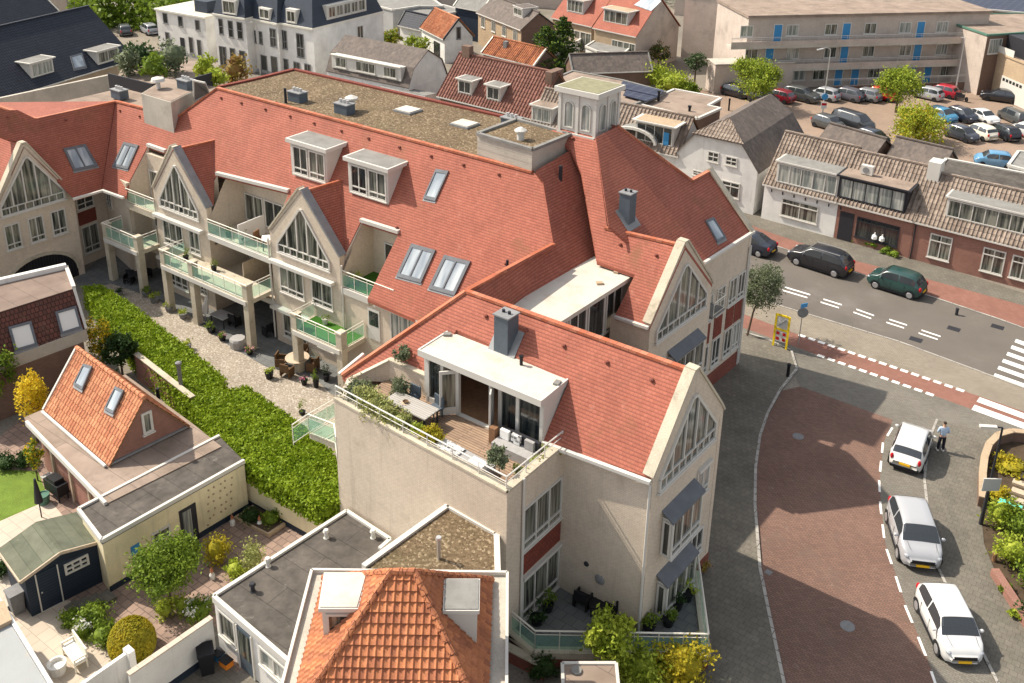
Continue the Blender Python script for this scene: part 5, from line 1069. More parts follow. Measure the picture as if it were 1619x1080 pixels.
table(W(217, 447, .01), 'dark table in the shade under the left corner balcony', .3, 1.0, .8, .72, 'dark', name='garden_table'); table(W(352, 512, .01), 'grey covered table under the middle balcony', -.6, 1.3, .9, .7, 'greyfab', name='garden_table')
tag(MB().lathe(W(377, 548, .01), [(.5, 0), (.52, .5), (.45, .62)], 10).build('covered_planter', M['greyfab']), 'grey covered round table between the balcony columns', 'table')
wh = thing('garden_parasol', W(325, 505, .01), 'folded white parasol leaning by the second balcony column', 'parasol'); k = MB(); q = W(325, 505, .01); k.tube(q, q+Vector((0, 0, 1.1)), .03, n=6); k.build('pole', M['steel'], wh); k = MB(); k.tube(q+Vector((0, 0, .5)), q+Vector((.2, .2, 1.7)), .26, .08, 8); k.build('canopy', M['whitefab'], wh)
# glass screen stair corner beside the terrace wall
gs = thing('glass_balcony', W(500, 690, 0), 'small balcony with green glass panels at the corner of the terrace wall', 'balcony'); g0 = [W(533, 672, 3.0), W(486, 648, 3.0), W(462, 668, 3.0), W(533, 697, 3.0)]
zb_ = 4.9; c1_ = W(489, 686, zb_); c2_ = W(530, 702, zb_); c3_ = Tl+BA*2.2; c4_ = Z(c1_, 0)+BA*2.2
k = MB(); k.prism([c1_, c2_, Tl-FS.d*.02, c3_, c4_], zb_-.25, zb_); k.build('floor', M['beigecap'], gs)
railing(gs, [c4_, c1_, c2_, Tl], zb_, 1.05, name='balustrade'); q_ = W(462, 673, zb_+1); railing(gs, [c1_, Z(q_, 0)], zb_, 1.05, name='balustrade')
# planter deck and plant room beyond the left ridge
pr_ = [W(223, 148, 12.6), W(270, 162, 12.6), W(318, 138, 12.6), W(262, 124, 12.6)]; t = thing('roof_plant_room', Z(pr_[0], 11), 'low beige plant room with a flat roof beyond the left ridge', 'plant room'); MB().prism(pr_, 9.5, 12.6).build('wall', M['concrete'], t); MB().prism([sum(pr_, Vector())/4+(p-sum(pr_, Vector())/4)*.95 for p in pr_], 12.6, 12.63).build('roof', M['bitumenlight'], t)
ventbox(295, 140, 'blue grey vent box on the beige plant room beside the solar screen', z=12.63); ventbox(190, 155, 'blue grey vent box left of the beige plant room', z=11.2)
k = MB().lathe(W(251, 140, 12.63), [(.14, 0), (.14, .5), (.5, .55), (.42, .75), (.1, .85)], 12); tag(k.build('vent_hood', M['white']), 'white mushroom vent on the beige plant room', 'vent')
t = thing('roof_screen', W(320, 160, 12), 'grey louvred panel leaning beside the plant room', 'panel'); a_, b__, c_, d_ = W(306, 127, 13.6), W(324, 131, 13.6), W(331, 148, 12.4), W(307, 160, 12.0); k = MB(); k.slab([a_, b__, c_, d_], .08); k.build('panel', M['greyfelt'], t); k = MB()
for p, q in ((a_, b__), (b__, c_), (c_, d_), (d_, a_)): k.beam(p, q, .1)
k.build('frame', M['white'], t)
fe = thing('roof_fence', W(175, 115, 11), 'black planter fence along the far roof garden', 'fence'); k = MB()
FP = [W(170, 116, 12), W(240, 133, 12), W(300, 125, 12), W(335, 115, 12)]
for a, b in zip(FP, FP[1:]): F = Fac(a, b); k.obox(F.A, F.d, F.n, 0, F.L, -.1, 0, 10.4, 12.0)
k.build('boards', M['dark'], fe)
tag(structure('roof_garden_floor', MB().prism([FP[0], FP[1], FP[2], FP[3], W(325, 90, 11), W(200, 85, 11)], 10.3, 10.6), M['bitumenlight']), kind='structure')
for i, (x, y, r, lf, l) in enumerate([(205, 103, 1.3, 'leaf_olive', 'olive shrub at the left of the roof garden behind the black fence'), (222, 98, 1.4, 'leaf_dark', 'dark shrub in the middle of the roof garden'), (243, 112, 1.2, 'leaf_mid', 'green shrub above the corner of the black fence'), (276, 100, 1.5, 'leaf_olive', 'tall bushy shrub at the right of the roof garden'), (325, 110, 1.0, 'leaf_bright', 'bright green shrub by the roof garden steps'), (343, 122, .9, 'leaf_bright', 'low bright shrub behind the gravel roof corner'), (372, 115, 1.1, 'leaf_rust', 'reddish shrub beyond the gravel roof corner')]):
    c = W(x, y+8, 11); shrub('shrub', (c.x, c.y, 10.6), (r, r, r), l, lf, 500, .32, i+20, group='roof garden shrubs')
M['bitumenbrown'] = mat('brown_roofing_felt', (.22, .165, .135), .9, 'brick', (.25, .19, .155), (.13, .1, .085), 5, 1.1, .015, noise_amt=.35, nscale=.7)
# ------------------------------------------------------------ hipped orange house, near
zg = 6.0
hh = thing('hipped_house', (-3.4, 24, 0), 'hipped house with orange clay pantiles and two flat dormers in the near foreground', 'house')
GA, GB = W(493, 902, zg), W(802, 906, zg); hw = (GB-GA).length/2; dir_ = (GB-GA).normalized(); bk_ = Vector((dir_.y, -dir_.x, 0)); bk_ = bk_ if bk_.y < 0 else -bk_
dl = (W(455, 1085, zg)-GA).normalized()
LL = 13.0; GC, GD = GB+bk_*LL, GA+bk_*LL
MB().prism([GA+dir_*.6+bk_*.5, GB-dir_*.6+bk_*.5, GC-dir_*.6, GD+dir_*.6], 0, zg-.15).build('wall', M['whitewall'], hh)
k = MB(); k.prism([GA+dir_*.04+bk_*.04, GB-dir_*.04+bk_*.04, GC, GD], zg-.22, zg-.1); k.build('eaves', M['concrete'], hh)
k = MB()
for a, b in ((GA, GB), (GB, GC), (GA, GD)): k.beam(a, b, .1, .14)
k.build('gutter', M['white'], hh)
tn = 2.95/(hw-.5); zr = zg+2.95; rA = W(617, 907, zr); rB = W(656, 903, zr)
e0 = GA+dir_*.5+bk_*.35; e1 = GB-dir_*.55+bk_*.35; cx_ = (rA+rB)/2; rA = Vector((rA.x, cx_.y, zr)); rB = Vector((rB.x, cx_.y, zr))
run = (e0.y-cx_.y); e0.z = e1.z = zg-.02; fr_ = 3.1
f0 = Vector((e0.x-.0, cx_.y-fr_*1.02, zg-.02)); f1 = Vector((e1.x, cx_.y-fr_*1.02, zg-.02)); rf2 = MB(); un = MB()
for poly in ([f0, f1, rB, rA], [e0, f0, rA], [f1, e1, rB], [e1, e0, rA, rB]): un.slab([p-Vector((0, 0, .03)) for p in poly], .1); pantiles(rf2, poly, .235, .31, .042, .06)
un.build('roof_boards', M['wood'], hh); rf2.build('roof', M['pantorange'], hh)
def hipridge(a, b, par, m_='pantorange', r=.13, L=.36):
    d = (b-a); n_ = max(1, int(d.length/L)); d = d/n_; k = MB()
    for i in range(n_): p = a+d*i; k.tube(p+Vector((0, 0, .03)), p+d*1.06+Vector((0, 0, .03)), r, r*.8, 8)
    k.build('ridge_tiles', M[m_], par)
for a, b in ((f0, rA), (f1, rB), (e1, rB), (e0, rA), (rB, rA)): hipridge(a, b, hh)
# two dormers
def hdorm(px, m_, zt, side):
    q = [W(*p, zt) for p in px]; k = MB(); k.prism(q, zt-.16, zt-.02); k.build('dormer_roof', M['white'], hh); c = sum(q, Vector())/4; k = MB(); k.prism([c+(p-c)*.93 for p in q], zt-.02, zt+.012); k.build('roof_felt', M[m_], hh)
    k = MB(); k.prism([c+(p-c)*.86 for p in q], zg+.3, zt-.16); k.build('dormer_wall', M['white'], hh)
hdorm([(512, 904), (582, 904), (566, 962), (503, 962)], 'whiteroof', zg+2.0, 0); hdorm([(702, 914), (759, 914), (758, 965), (700, 965)], 'greyfelt', zg+2.0, 1)
q = [W(*p, zg+2.0) for p in ((512, 904), (582, 904), (566, 962), (503, 962))]; c = sum(q, Vector())/4; q = [c+(p-c)*.86 for p in q]; Fd = Fac(q[3], q[2]); window(hh, Fd, .12, Fd.L-.1, zg+.5, zg+1.7, 1, None, gm='glass2', sill=False)
# gravel roofed extension behind
gx = thing('gravel_roof_extension', W(700, 850, 0), 'flat roofed extension with pale gravel and white edging against the tall beige wall', 'extension')
gz2 = 5.65; gp_ = [W(575, 898, gz2), W(708, 802, gz2), W(785, 846, gz2), W(787, 912, gz2), W(575, 915, gz2)]
MB().prism(gp_, 0, gz2-.02).build('wall', M['whitewall'], gx); c = sum(gp_, Vector())/5; MB().prism([c+(p-c)*.98 for p in gp_], gz2-.02, gz2+.02, bottom=False).build('gravel_roof', M['gravel'], gx); k = MB()
for a, b in zip(gp_[:3], gp_[1:4]): k.beam(a+Vector((0, 0, .03)), b+Vector((0, 0, .03)), .22, .2)
k.build('edge', M['white'], gx); p = W(694, 884, gz2); MB().lathe((p.x, p.y, gz2), [(.07, 0), (.07, .9), (.12, .92), (.1, 1.02)], 10).build('vent_pipe', M['steel'], gx)
# flat garage
ga = thing('flat_roof_garage', W(450, 950, 0), 'flat roofed annexe with brown felt, white fascia and a glazed door beside the orange roof', 'annexe')
z5 = 2.5; g5 = [W(338, 945, z5), W(548, 810, z5), W(617, 855, z5), W(600, 870, z5), W(560, 1000, z5), W(466, 1056, z5)]
MB().prism(g5, 0, z5-.2).build('wall', M['whitewall'], ga); MB().prism(g5, z5-.2, z5+.02).build('roof', M['bitumen'], ga); k = MB()
for a, b in ((g5[0], g5[1]), (g5[1], g5[2]), (g5[2], g5[3]), (g5[5], g5[0])): k.beam(a+Vector((0, 0, -.02)), b+Vector((0, 0, -.02)), .16, .3)
k.build('fascia', M['white'], ga); G5 = Fac(g5[0], g5[5])
window(ga, G5, .25, 1.35, .85, 2.15, 1, None, gm='glass2'); dd = MB().obox(G5.A, G5.d, G5.n, 1.5, 2.4, 0, .05, .05, 2.15).build('door', M['bluegrey'], ga); k = MB(); k.face([G5.p(1.6, .75, .06), G5.p(2.3, .75, .06), G5.p(2.3, 2.0, .06), G5.p(1.6, 2.0, .06)]); k.build('pane', M['glass2'], dd)
for s in (1.46, 2.4): MB().obox(G5.A, G5.d, G5.n, s, s+.07, 0, .08, .02, 2.2).build('door_frame', M['white'], ga)
window(ga, G5, 2.9, 4.6, 1.2, 2.1, 2, None, gm='glass3')
for i, (x, y) in enumerate([(516, 850), (590, 850), (424, 895), (400, 935)]): p = W(x, y, z5+.02); MB().lathe((p.x, p.y, p.z), [(.13, 0), (.09, .05), (.08, .3), (.14, .32), (.1, .42)], 10).build('vent_pipe', M['white' if i < 3 else 'dark'], ga)
# white annexe bottom right of hip house: little flat roof
an = thing('brick_meter_box', W(930, 1070, 0), 'small flat roofed brick outbuilding with white edging at the bottom of the picture', 'outbuilding'); za = 2.3
q = [W(889, 1050, za), W(974, 1050, za), W(980, 1110, za), W(891, 1110, za)]; MB().prism(q, 0, za).build('wall', M['redbrick'], an); c = sum(q, Vector())/4; MB().prism([c+(p-c)*.93 for p in q], za, za+.02).build('roof', M['bitumenlight'], an); k = MB()
for i in range(4): k.beam(q[i]+Vector((0, 0, .02)), q[(i+1) % 4]+Vector((0, 0, .02)), .12, .12)
k.build('edge', M['white'], an); p = W(911, 1062, za); MB().lathe((p.x, p.y, za+.02), [(.2, 0), (.2, .08)], 10).build('cap', M['greyfelt'], an)
for i, pts in enumerate([[(806, 1002), (852, 1048), (852, 1068), (806, 1030)], ]):
    st = thing('stair_wall', W(830, 1045, 0), 'low red brick stair wall with pale coping below the patio railing', 'wall'); a = W(800, 1022, .6); b = W(862, 1054, .6); k = MB(); k.beam(Z(a, .3), Z(b, .3), .25, .6); k.build('brickwork', M['plinth'], st); k = MB(); k.beam(Z(a, .64), Z(b, .64), .34, .08); k.build('coping', M['beigecap'], st)
# ------------------------------------------------------------ brick cottage with orange roof
ZF = 2.8
bh = thing('brick_cottage', W(180, 640, 0), 'brick cottage with a steep orange pantile roof rising from a flat roof', 'house')
b0_, b1_, b2_, b3_ = W(71, 649, ZF+.1), W(171, 735, ZF+.1), W(298, 673, ZF+.1), None
dd_ = b1_-b0_; b3_ = b2_-dd_; apx = (b1_+b2_)/2; FG = Fac(b1_, b2_); s_, z_ = FG.px(229, 627); apx = Z(FG.p(FG.L/2, 0), z_); apb = apx-dd_
flt = [W(42, 668, ZF), W(167, 797, ZF), W(350, 706, ZF), Z(b2_+FG.d*.3, ZF), Z(b3_+FG.d*.3-dd_*.05, ZF), Z(b0_-FG.d*.9-dd_*.05, ZF)]
k = MB(); k.prism(flt, ZF-.25, ZF); k.build('flat_roof', M['bitumenlight'], bh); k = MB()
for a, b in ((0, 1), ): k.beam(flt[a]+Vector((0, 0, -.03)), flt[b]+Vector((0, 0, -.03)), .14, .26)
k.build('gutter', M['white'], bh); cc2 = sum(flt, Vector())/6; ins = [cc2+(p-cc2)*.86 for p in flt]; MB().prism(ins, 0, ZF-.25).build('wall', M['redbrick'], bh)
for i in range(4): p = flt[0].lerp(flt[1], .2+.24*i); MB().obox(p+Vector((.25, .25, 0)), UA, BA, -.07, .07, -.07, .07, 0, ZF-.25).build('post', M['palewood'], bh)
f_ = [b1_, b2_, apx]; k = MB(); k.cap(f_); k.build('gable_wall', M['redbrick'], bh); k = MB(); k.cap([p-dd_*.98 for p in f_][::-1]); k.build('gable_wall', M['redbrick'], bh)
k = MB(); un = MB(); ov = FG.n*.12
S1_ = [b0_-ov, b1_+ov, apx+ov, apb-ov]; S2_ = [b2_+ov, b3_-ov, apb-ov, apx+ov]
for s in (S1_, S2_): un.slab([p-Vector((0, 0, .02)) for p in s], .1); pantiles(k, s, .24, .33, .032, .035)
un.build('roof_boards', M['wood'], bh); k.build('roof', M['pantorange2'], bh); hipridge(apx+ov, apb-ov, bh, 'pantorange2'); k = MB(); k.beam(apb-ov, b0_-ov, .12, .16); k.build('verge', M['white'], bh)
PB = Plane(b0_, b1_, apx); [skylight(bh, PB, [PB(*q)+PB.N*.09 for q in qs]) for qs in ([(136, 577), (149, 581), (134, 616), (121, 608)], [(186, 613), (199, 619), (183, 654), (170, 647)])]
ws = FG.px(222, 655); ws2 = FG.px(243, 680); window(bh, FG, ws[0], ws2[0], ws2[1], ws[1], 1, None, fr=.12, gm='glass2'); k = MB(); k.beam(b1_+FG.n*.05+Vector((0, 0, .02)), b2_+FG.n*.05+Vector((0, 0, .02)), .1, .1); k.build('flashing', M['lead'], bh)
k = MB(); k.beam(b0_-Vector((.1, .1, .0)), b1_-Vector((.1, .1, .0)), .13, .1); k.build('gutter', M['white'], bh)
# ------------------------------------------------------------ cream outbuilding
cr = thing('cream_outbuilding', W(260, 850, 0), 'long cream outbuilding with a dark flat felt roof and white trim', 'outbuilding'); zc_ = 2.75
cq = [W(124, 806, zc_), W(161, 855, zc_), W(386, 729, zc_), W(347, 690, zc_)]
MB().prism([cq[0]+UA*.2, cq[1], cq[2], cq[3]], 0, zc_-.2).build('wall', M['cream'], cr); k = MB(); k.prism(cq, zc_-.2, zc_); k.build('flat_roof', M['bitumen'], cr); k = MB()
for a, b in ((0, 1), (1, 2), (0, 3)): k.beam(cq[a]+Vector((0, 0, 0)), cq[b]+Vector((0, 0, 0)), .14, .2)
k.build('trim', M['white'], cr); FC = Fac(cq[1], cq[2]); k = MB(); k.obox(FC.A, FC.d, FC.n, 0, FC.L, 0, .02, 0, .3); k.build('plinth', M['darkblue'], cr)
dr = MB().obox(FC.A, FC.d, FC.n, FC.px(281, 800)[0], FC.px(309, 800)[0], 0, .04, .05, 2.05).build('door', M['dark'], cr); k = MB(); a, b = FC.px(286, 800)[0], FC.px(300, 800)[0]; k.face([FC.p(a, .3, .045), FC.p(b, .3, .045), FC.p(b, 1.9, .045), FC.p(a, 1.9, .045)]); k.build('pane', M['glass3'], dr)
a = FC.px(238, 838); window(cr, FC, a[0], a[0]+.9, 1.1, 1.7, 1, None, gm='glass2', sill=False); a = FC.px(206, 865); tag(MB().obox(FC.A, FC.d, FC.n, a[0], a[0]+.4, .01, .05, 1.2, 1.65).build('wall_picture', M['bluedoor']), 'small blue tile picture on the cream outbuilding wall', 'picture')
sd_ = thing('shell_decoration', FC.p(4, 1.4, 0), 'pattern of small round shells fixed to the cream wall', 'decoration'); k = Each('shell', M['tanbrick'], sd_)
for i in range(26): a = FC.px(330+(i % 5)*9+random.uniform(-2, 2), 795-(i % 5)*5+(i//5)*11-20); k.tube(FC.p(a[0], a[1], .0), FC.p(a[0], a[1], .05), .045, n=6)
gw = thing('garden_wall', W(430, 800, 0), 'cream garden wall under the near hedge with two small blue pictures', 'wall'); a, b, c = W(388, 757, 1.5), W(535, 838, 1.5), W(552, 800, 2.0); k = MB(); F = Fac(a, b); k.obox(F.A, F.d, F.n, 0, F.L, -.9, 0, 0, 1.6); k.build('masonry', M['cream'], gw); k = MB(); k.obox(F.A, F.d, F.n, 0, F.L, 0, .02, 0, .3); k.build('plinth', M['darkblue'], gw)
for x, y, w_, h_ in ((413, 768, .5, .45), (438, 782, .3, .5)): a = F.px(x, y); MB().obox(F.A, F.d, F.n, a[0], a[0]+w_, .0, .04, a[1]-.2, a[1]+h_-.2).build('picture', M['bluedoor'], gw)
# ------------------------------------------------------------ shed
sh = thing('garden_shed', W(90, 900, 0), 'dark blue wooden shed with a mossy felt roof and white trim', 'shed')
e1_, r1_, e2_ = W(31, 921, 1.95), W(95, 874, 2.55), W(161, 856, 2.05); r0_ = W(57, 825, 2.55); dv = r0_-r1_; dv.z = 0
k = MB(); k.slab([e1_, r1_, r1_+dv, e1_+dv], .08); k.slab([r1_, e2_, e2_+dv, r1_+dv], .08); k.build('roof', M['mossfelt'], sh)
FSd = Fac(e1_, e2_); ff = [Z(e1_, 0), Z(e2_, 0)]; k = MB(); w0 = e1_.lerp(e2_, .06); w1 = e1_.lerp(e2_, .97)
def pr2(s): return s
k.cap([Z(w0, 0), Z(w1, 0), Z(w1, 2.0), Z(r1_, 2.48), Z(w0, 1.9)]); bk2 = dv*.95
k.prism([w0-FSd.n*.02, w1-FSd.n*.02, w1+bk2, w0+bk2], 0, 1.9); k.build('wall', M['darkblue'], sh)
k = Each('bargeboard', M['palewood'], sh); k.beam(e1_+FSd.n*.03, r1_+FSd.n*.03, .05, .14, Vector((0, 0, 1))); k.beam(r1_+FSd.n*.03, e2_+FSd.n*.03, .05, .14); k.beam(e1_, e1_+dv, .06, .12)
a0 = FSd.px(55, 908)[0]; a1 = FSd.px(87, 885)[0]; FD2 = FSd
dr = MB().obox(FD2.A, FD2.d, FD2.n, a0, a1, .0, .03, .05, 1.95).build('door', M['darkblue'], sh); k = MB()
for s in (a0-.03, a1): k.obox(FD2.A, FD2.d, FD2.n, s, s+.05, 0, .045, .03, 1.98)
k.obox(FD2.A, FD2.d, FD2.n, a0, a1, 0, .045, .0, .05); k.build('door_frame', M['white'], dr); k = MB(); k.ball(FD2.p(a0+.12, 1.0, .06), .04, .04, .04, 6, 4); k.build('handle', M['steel'], dr)
s0_ = FSd.px(98, 880)[0]; window(sh, FSd, s0_, s0_+1.0, 1.25, 1.8, 3, .5, gm='glass', sill=False)
# bottom left: pale flat roof building
wb = thing('white_flat_building', W(20, 1060, 0), 'pale flat roofed building cut off by the bottom left corner of the picture', 'building'); zw = 3.0
q = [W(-40, 905, zw), W(2, 955, zw), W(85, 1090, zw), W(120, 1160, zw), W(-120, 1160, zw)]; MB().prism(q, 0, zw-.02).build('wall', M['whitewall'], wb); MB().prism([p+Vector((-.12, 0, 0)) for p in q], zw-.02, zw+.02).build('flat_roof', mat('weathered_pale_felt', (.33, .345, .345), .9, noise_amt=.15, stain=((.45, .36, .24), .6, .5), dirt=((.30, .30, .28), .6, .4), dscale=.8), wb); k = MB()
for a, b in zip(q[:3], q[1:4]): k.beam(a, b, .14, .16)
k.build('edge', M['steel'], wb)
k = MB(); k.prism([W(-30, 960, zw+.03), W(8, 955, zw+.03), W(20, 985, zw+.03), W(-30, 1010, zw+.03)], zw+.02, zw+.2); k.build('tan_roof_patch', M['tanbrick'], wb)
# white garden walls
gwl = thing('white_garden_wall', W(260, 1020, 0), 'white rendered garden wall with blue plinth running up to the annexe', 'wall')
a, b = W(205, 1068, 1.9), W(336, 978, 1.9); F = Fac(Z(a, 0), Z(b, 0)); k = MB(); k.obox(F.A, F.d, F.n, 0, F.L, -.14, .0, 0, 1.9); k.build('masonry', M['whitewall'], gwl); k = MB(); k.obox(F.A, F.d, F.n, F.L*.25, F.L, 0, .02, 0, .35); k.build('plinth', M['darkblue'], gwl); k = MB(); k.obox(F.A, F.d, F.n, -.02, F.L, -.18, .05, 1.9, 1.96); k.build('coping', M['paleslab'], gwl)
gwl = thing('white_garden_wall', W(160, 1060, 0), 'lower white garden wall with a post at the bottom of the garden', 'wall'); a, b = W(120, 1090, 1.9), W(203, 1032, 1.9); F = Fac(Z(a, 0), Z(b, 0)); k = MB(); k.obox(F.A, F.d, F.n, 0, F.L, -.14, 0, 0, 1.9); k.build('masonry', M['whitewall'], gwl); k = MB(); k.obox(F.A, F.d, F.n, F.L-.1, F.L+.15, -.2, .2, 0, 2.05); k.build('post', M['whitewall'], gwl)
sheet('back_yard_floor', [(205, 1075), (340, 990), (380, 1075), (470, 1060), (480, 1160), (150, 1160)], 'slabs', .014)
# ------------------------------------------------------------ brown mansard annexe, left
ms = thing('mansard_annexe', W(60, 520, 0), 'annexe with dark red tiled mansard side, two skylights and a flat pinkish roof', 'building'); zt = 5.6
t0, t1, t2, t3 = W(-60, 462, zt), W(105, 424, zt), W(117, 456, zt), W(-60, 512, zt)
zl_ = 3.6; l2 = W(134, 498, zl_+.3); l2 = W(136, 520, zl_); l3 = W(-60, 590, zl_)
k = MB(); k.prism([t0, t1, t2, t3], zt-.3, zt); k.build('flat_roof', M['bitumenbrown'], ms)
PMs = Plane(t3, t2, l2); l3 = PMs(-60, 592); k = MB(); k.slab([t2+Vector((0, 0, -.02)), t3+Vector((0, 0, -.02)), l3, l2], .12); k.build('mansard_roof', M['brownmans'], ms)
k = MB(); k.beam(t0+Vector((0, 0, .12)), t1+Vector((0, 0, .12)), .3, .35); k.build('parapet', M['whitewall'], ms); k = MB(); k.beam(t1+Vector((0, 0, .05)), t2+Vector((0, 0, .05)), .2, .2); k.beam(t2, l2, .14, .16); k.build('edge', M['white'], ms)
MB().prism([t0, t1, Z(l2, 0)-BA*.25, Z(l3, 0)-BA*.25], 0, zl_-.5).build('wall', M['brownbrick'], ms); k = MB(); k.beam(l3+Vector((0, 0, -.35)), l2+Vector((0, 0, -.35)), .12, .7); k.build('fascia', M['concrete'], ms)
skylight(ms, PMs, [(88, 494), (119, 485), (128, 518), (97, 528)], 'zinc', 'blindwhite'); skylight(ms, PMs, [(14, 518), (48, 509), (58, 545), (24, 555)], 'zinc', 'blindwhite')
# brick boundary wall behind the cottage
bwl = thing('brick_boundary_wall', W(260, 600, 0), 'brick boundary wall with pale coping beside the long hedge', 'wall'); a, b = W(212, 560, 1.7), W(302, 630, 1.7); k = MB(); F = Fac(Z(a, 0), Z(b, 0)); k.obox(F.A, F.d, F.n, 0, F.L, -.2, 0, 0, 1.7); k.build('masonry', M['redbrick'], bwl); k = MB(); k.obox(F.A, F.d, F.n, 0, F.L, -.26, .06, 1.7, 1.76); k.build('coping', M['beigecap'], bwl)
k = MB().lathe(W(291, 650, 0), [(.12, 0), (.12, 3.0), (.18, 3.0), (.18, 3.1), (.1, 3.15)], 8); tag(k.build('flue_pipe', M['greypot']), 'grey flue pipe with a cap standing behind the brick cottage', 'flue pipe')
k = MB().lathe(W(252, 640, 2.0), [(.1, 0), (.1, 1.0)], 8); tag(k.build('flue_pipe', M['black']), 'short black flue pipe beside the long hedge wall', 'flue pipe')
# ------------------------------------------------------------ hedges
def hedge(name, top, h, label, n, seed, zmin=.05):
    rnd = random.Random(seed); q = [W(x, y, h) for x, y in top]; c = sum(q, Vector())/len(q); m = MB(); m.prism([c+(p-c)*.965 for p in q], zmin, h-.12); N_ = len(q)
    xs = [p.x for p in q]; ys = [p.y for p in q]
    def inside(x, y):
        r = False; j = N_-1
        for i in range(N_):
            if (q[i].y > y) != (q[j].y > y) and x < (q[j].x-q[i].x)*(y-q[i].y)/(q[j].y-q[i].y)+q[i].x: r = not r
            j = i
        return r
    def lf(p, nn):
        a = (Vector((rnd.uniform(-1, 1), rnd.uniform(-1, 1), rnd.uniform(-1, 1)))+nn*.4).normalized(); b = a.orthogonal().normalized(); th = rnd.uniform(0, 6); b = b*cos(th)+a.cross(b)*sin(th); c_ = a.cross(b); s = rnd.uniform(.05, .12)
        m.face([p-b*s, p+c_*s*.6, p+b*s, p-c_*s*.6], [(0, 0)]*4)
    k = 0
    while k < n*.6:
        x, y = rnd.uniform(min(xs), max(xs)), rnd.uniform(min(ys), max(ys))
        if inside(x, y): lf(Vector((x, y, h-.08+.13*noise.noise(Vector((x*1.3, y*1.3, 0)))+rnd.uniform(-.05, .07))), Vector((0, 0, 1))); k += 1
    per = [(q[i]-q[(i+1) % N_]).length for i in range(N_)]; tot = sum(per)
    for i in range(N_):
        a, b = q[i], q[(i+1) % N_]; nn = Vector(((b-a).y, -(b-a).x, 0)).normalized()
        for _ in range(int(n*.6*per[i]/tot)): t = rnd.random(); z = rnd.uniform(zmin, h); lf(Vector((a.x+(b.x-a.x)*t, a.y+(b.y-a.y)*t, z))+nn*rnd.uniform(-.15, .12)*1.0, nn)
    r = thing('hedge', Z(c, 0), label, 'hedge', 'clipped hedges along the courtyard'); m.build('foliage', M['leaf_hedge'], r); return r
hedge('hedge', [(132, 452), (160, 450), (200, 474), (300, 552), (356, 598), (350, 612), (300, 634), (215, 556)], 1.7, 'long clipped green hedge between the courtyard gravel and the brick cottage', 17000, 3)
hedge('hedge', [(300, 636), (340, 618), (390, 610), (470, 668), (522, 712), (549, 752), (540, 788), (503, 797), (416, 748), (335, 688)], 2.6, 'tall wide clipped hedge ending at the beige terrace wall', 22000, 4, 1.45)
# ------------------------------------------------------------ garden plants and things
tree('round_tree', W(270, 960, 0), 3.6, (1.6, 1.6, 1.3), 'round bushy green tree in front of the cream outbuilding', 'tree', 'leaf_mid', 12000, .13, .1, seed=21, crown_z=2.3)
dome('dome_bush', W(211, 1030, 0), (.88, .88, 1.0), 'clipped golden green dome bush by the white garden wall', 'leaf_gold', 7000, .05, 22)
for i, (x, y, r, h, lf, fl_, l) in enumerate([(262, 975, .45, .4, 'leaf_bright', None, 'low bright green bush under the round tree'), (345, 890, .6, .8, 'leaf_gold', None, 'golden bush behind the right side of the round tree'), (372, 915, .5, .5, 'leaf_bright', None, 'round bright green bush by the annexe roof edge'), (402, 905, .6, .8, 'leaf_variegated', None, 'pale leaved shrub touching the annexe roof'), (290, 970, .4, .5, 'leaf_bright', None, 'yellow green bush right of the round tree trunk'), (315, 980, .7, .5, 'leaf_mid', 'flower_white', 'dark bush with pale flowers beside the white wall'), (150, 985, .7, .5, 'leaf_mid', None, 'low dark shrub in the middle of the garden bed'), (135, 1005, .5, .4, 'leaf_mid', 'flower_white', 'low flowering plant in the garden bed by the steps'), (165, 1015, .6, .45, 'leaf_mid', None, 'green plant behind the cream bench'), (115, 985, .5, .35, 'leaf_mid', None, 'low green plant at the left end of the garden bed'), (400, 825, .5, .4, 'leaf_dark', None, 'dark plant in the raised bed below the cream wall'), (430, 830, .5, .4, 'leaf_mid', None, 'green plant at the right end of the raised bed'), (160, 900, .35, .4, 'leaf_dark', None, 'dark plant between the shed and the cream outbuilding'), (40, 735, .6, .4, 'leaf_dark', None, 'dark low hedge plant at the edge of the lawn'), (10, 740, .6, .4, 'leaf_dark', None, 'dark low plant at the far corner of the lawn'), (10, 905, .5, .4, 'leaf_dark', None, 'dark plant left of the shed')]):
    shrub('shrub', W(x, y, 0), (r, r, h), l, lf, int(700*r/.5), .12, i+120, group='garden shrubs', flowers=fl_)
tree('forsythia', W(60, 700, 0), 3.9, (.85, .85, 1.6), 'yellow flowering shrub tree left of the orange cottage roof', 'shrub', 'leaf_yellow', 3500, .13, .07, seed=31, crown_z=2.6)
tree('forsythia', W(166, 592, 0), 4.7, (.85, .8, 1.8), 'yellow flowering shrub between the mansard annexe and the hedge', 'shrub', 'leaf_yellow', 2600, .14, .07, seed=32, crown_z=2.3, mix='leaf_mid')
tree('green_tree', W(5, 660, 0), 4.6, (1.3, 1.4, 1.9), 'green leafy tree at the left edge below the mansard annexe', 'tree', 'leaf_mid', 4000, .2, .1, seed=33, crown_z=3.0)
tree('dark_tree', W(195, 600, 0), 3.0, (1.1, 1.1, 1.2), 'dark green bushy tree behind the cottage ridge', 'tree', 'leaf_dark', 2200, .2, .08, seed=34, crown_z=2.0)
tree('small_tree', W(60, 760, 0), 2.6, (.5, .5, 1.0), 'thin green climber at the corner post of the cottage veranda', 'tree', 'leaf_mid', 900, .14, .04, seed=35, crown_z=1.6, mix='leaf_yellow')
tree('maple_shrub', W(960, 1075, 0), 3.4, (1.15, 1.1, 1.35), 'bright green leafy tree in front of the patio railing', 'tree', 'leaf_bright', 2600, .19, .06, seed=36, crown_z=2.1)
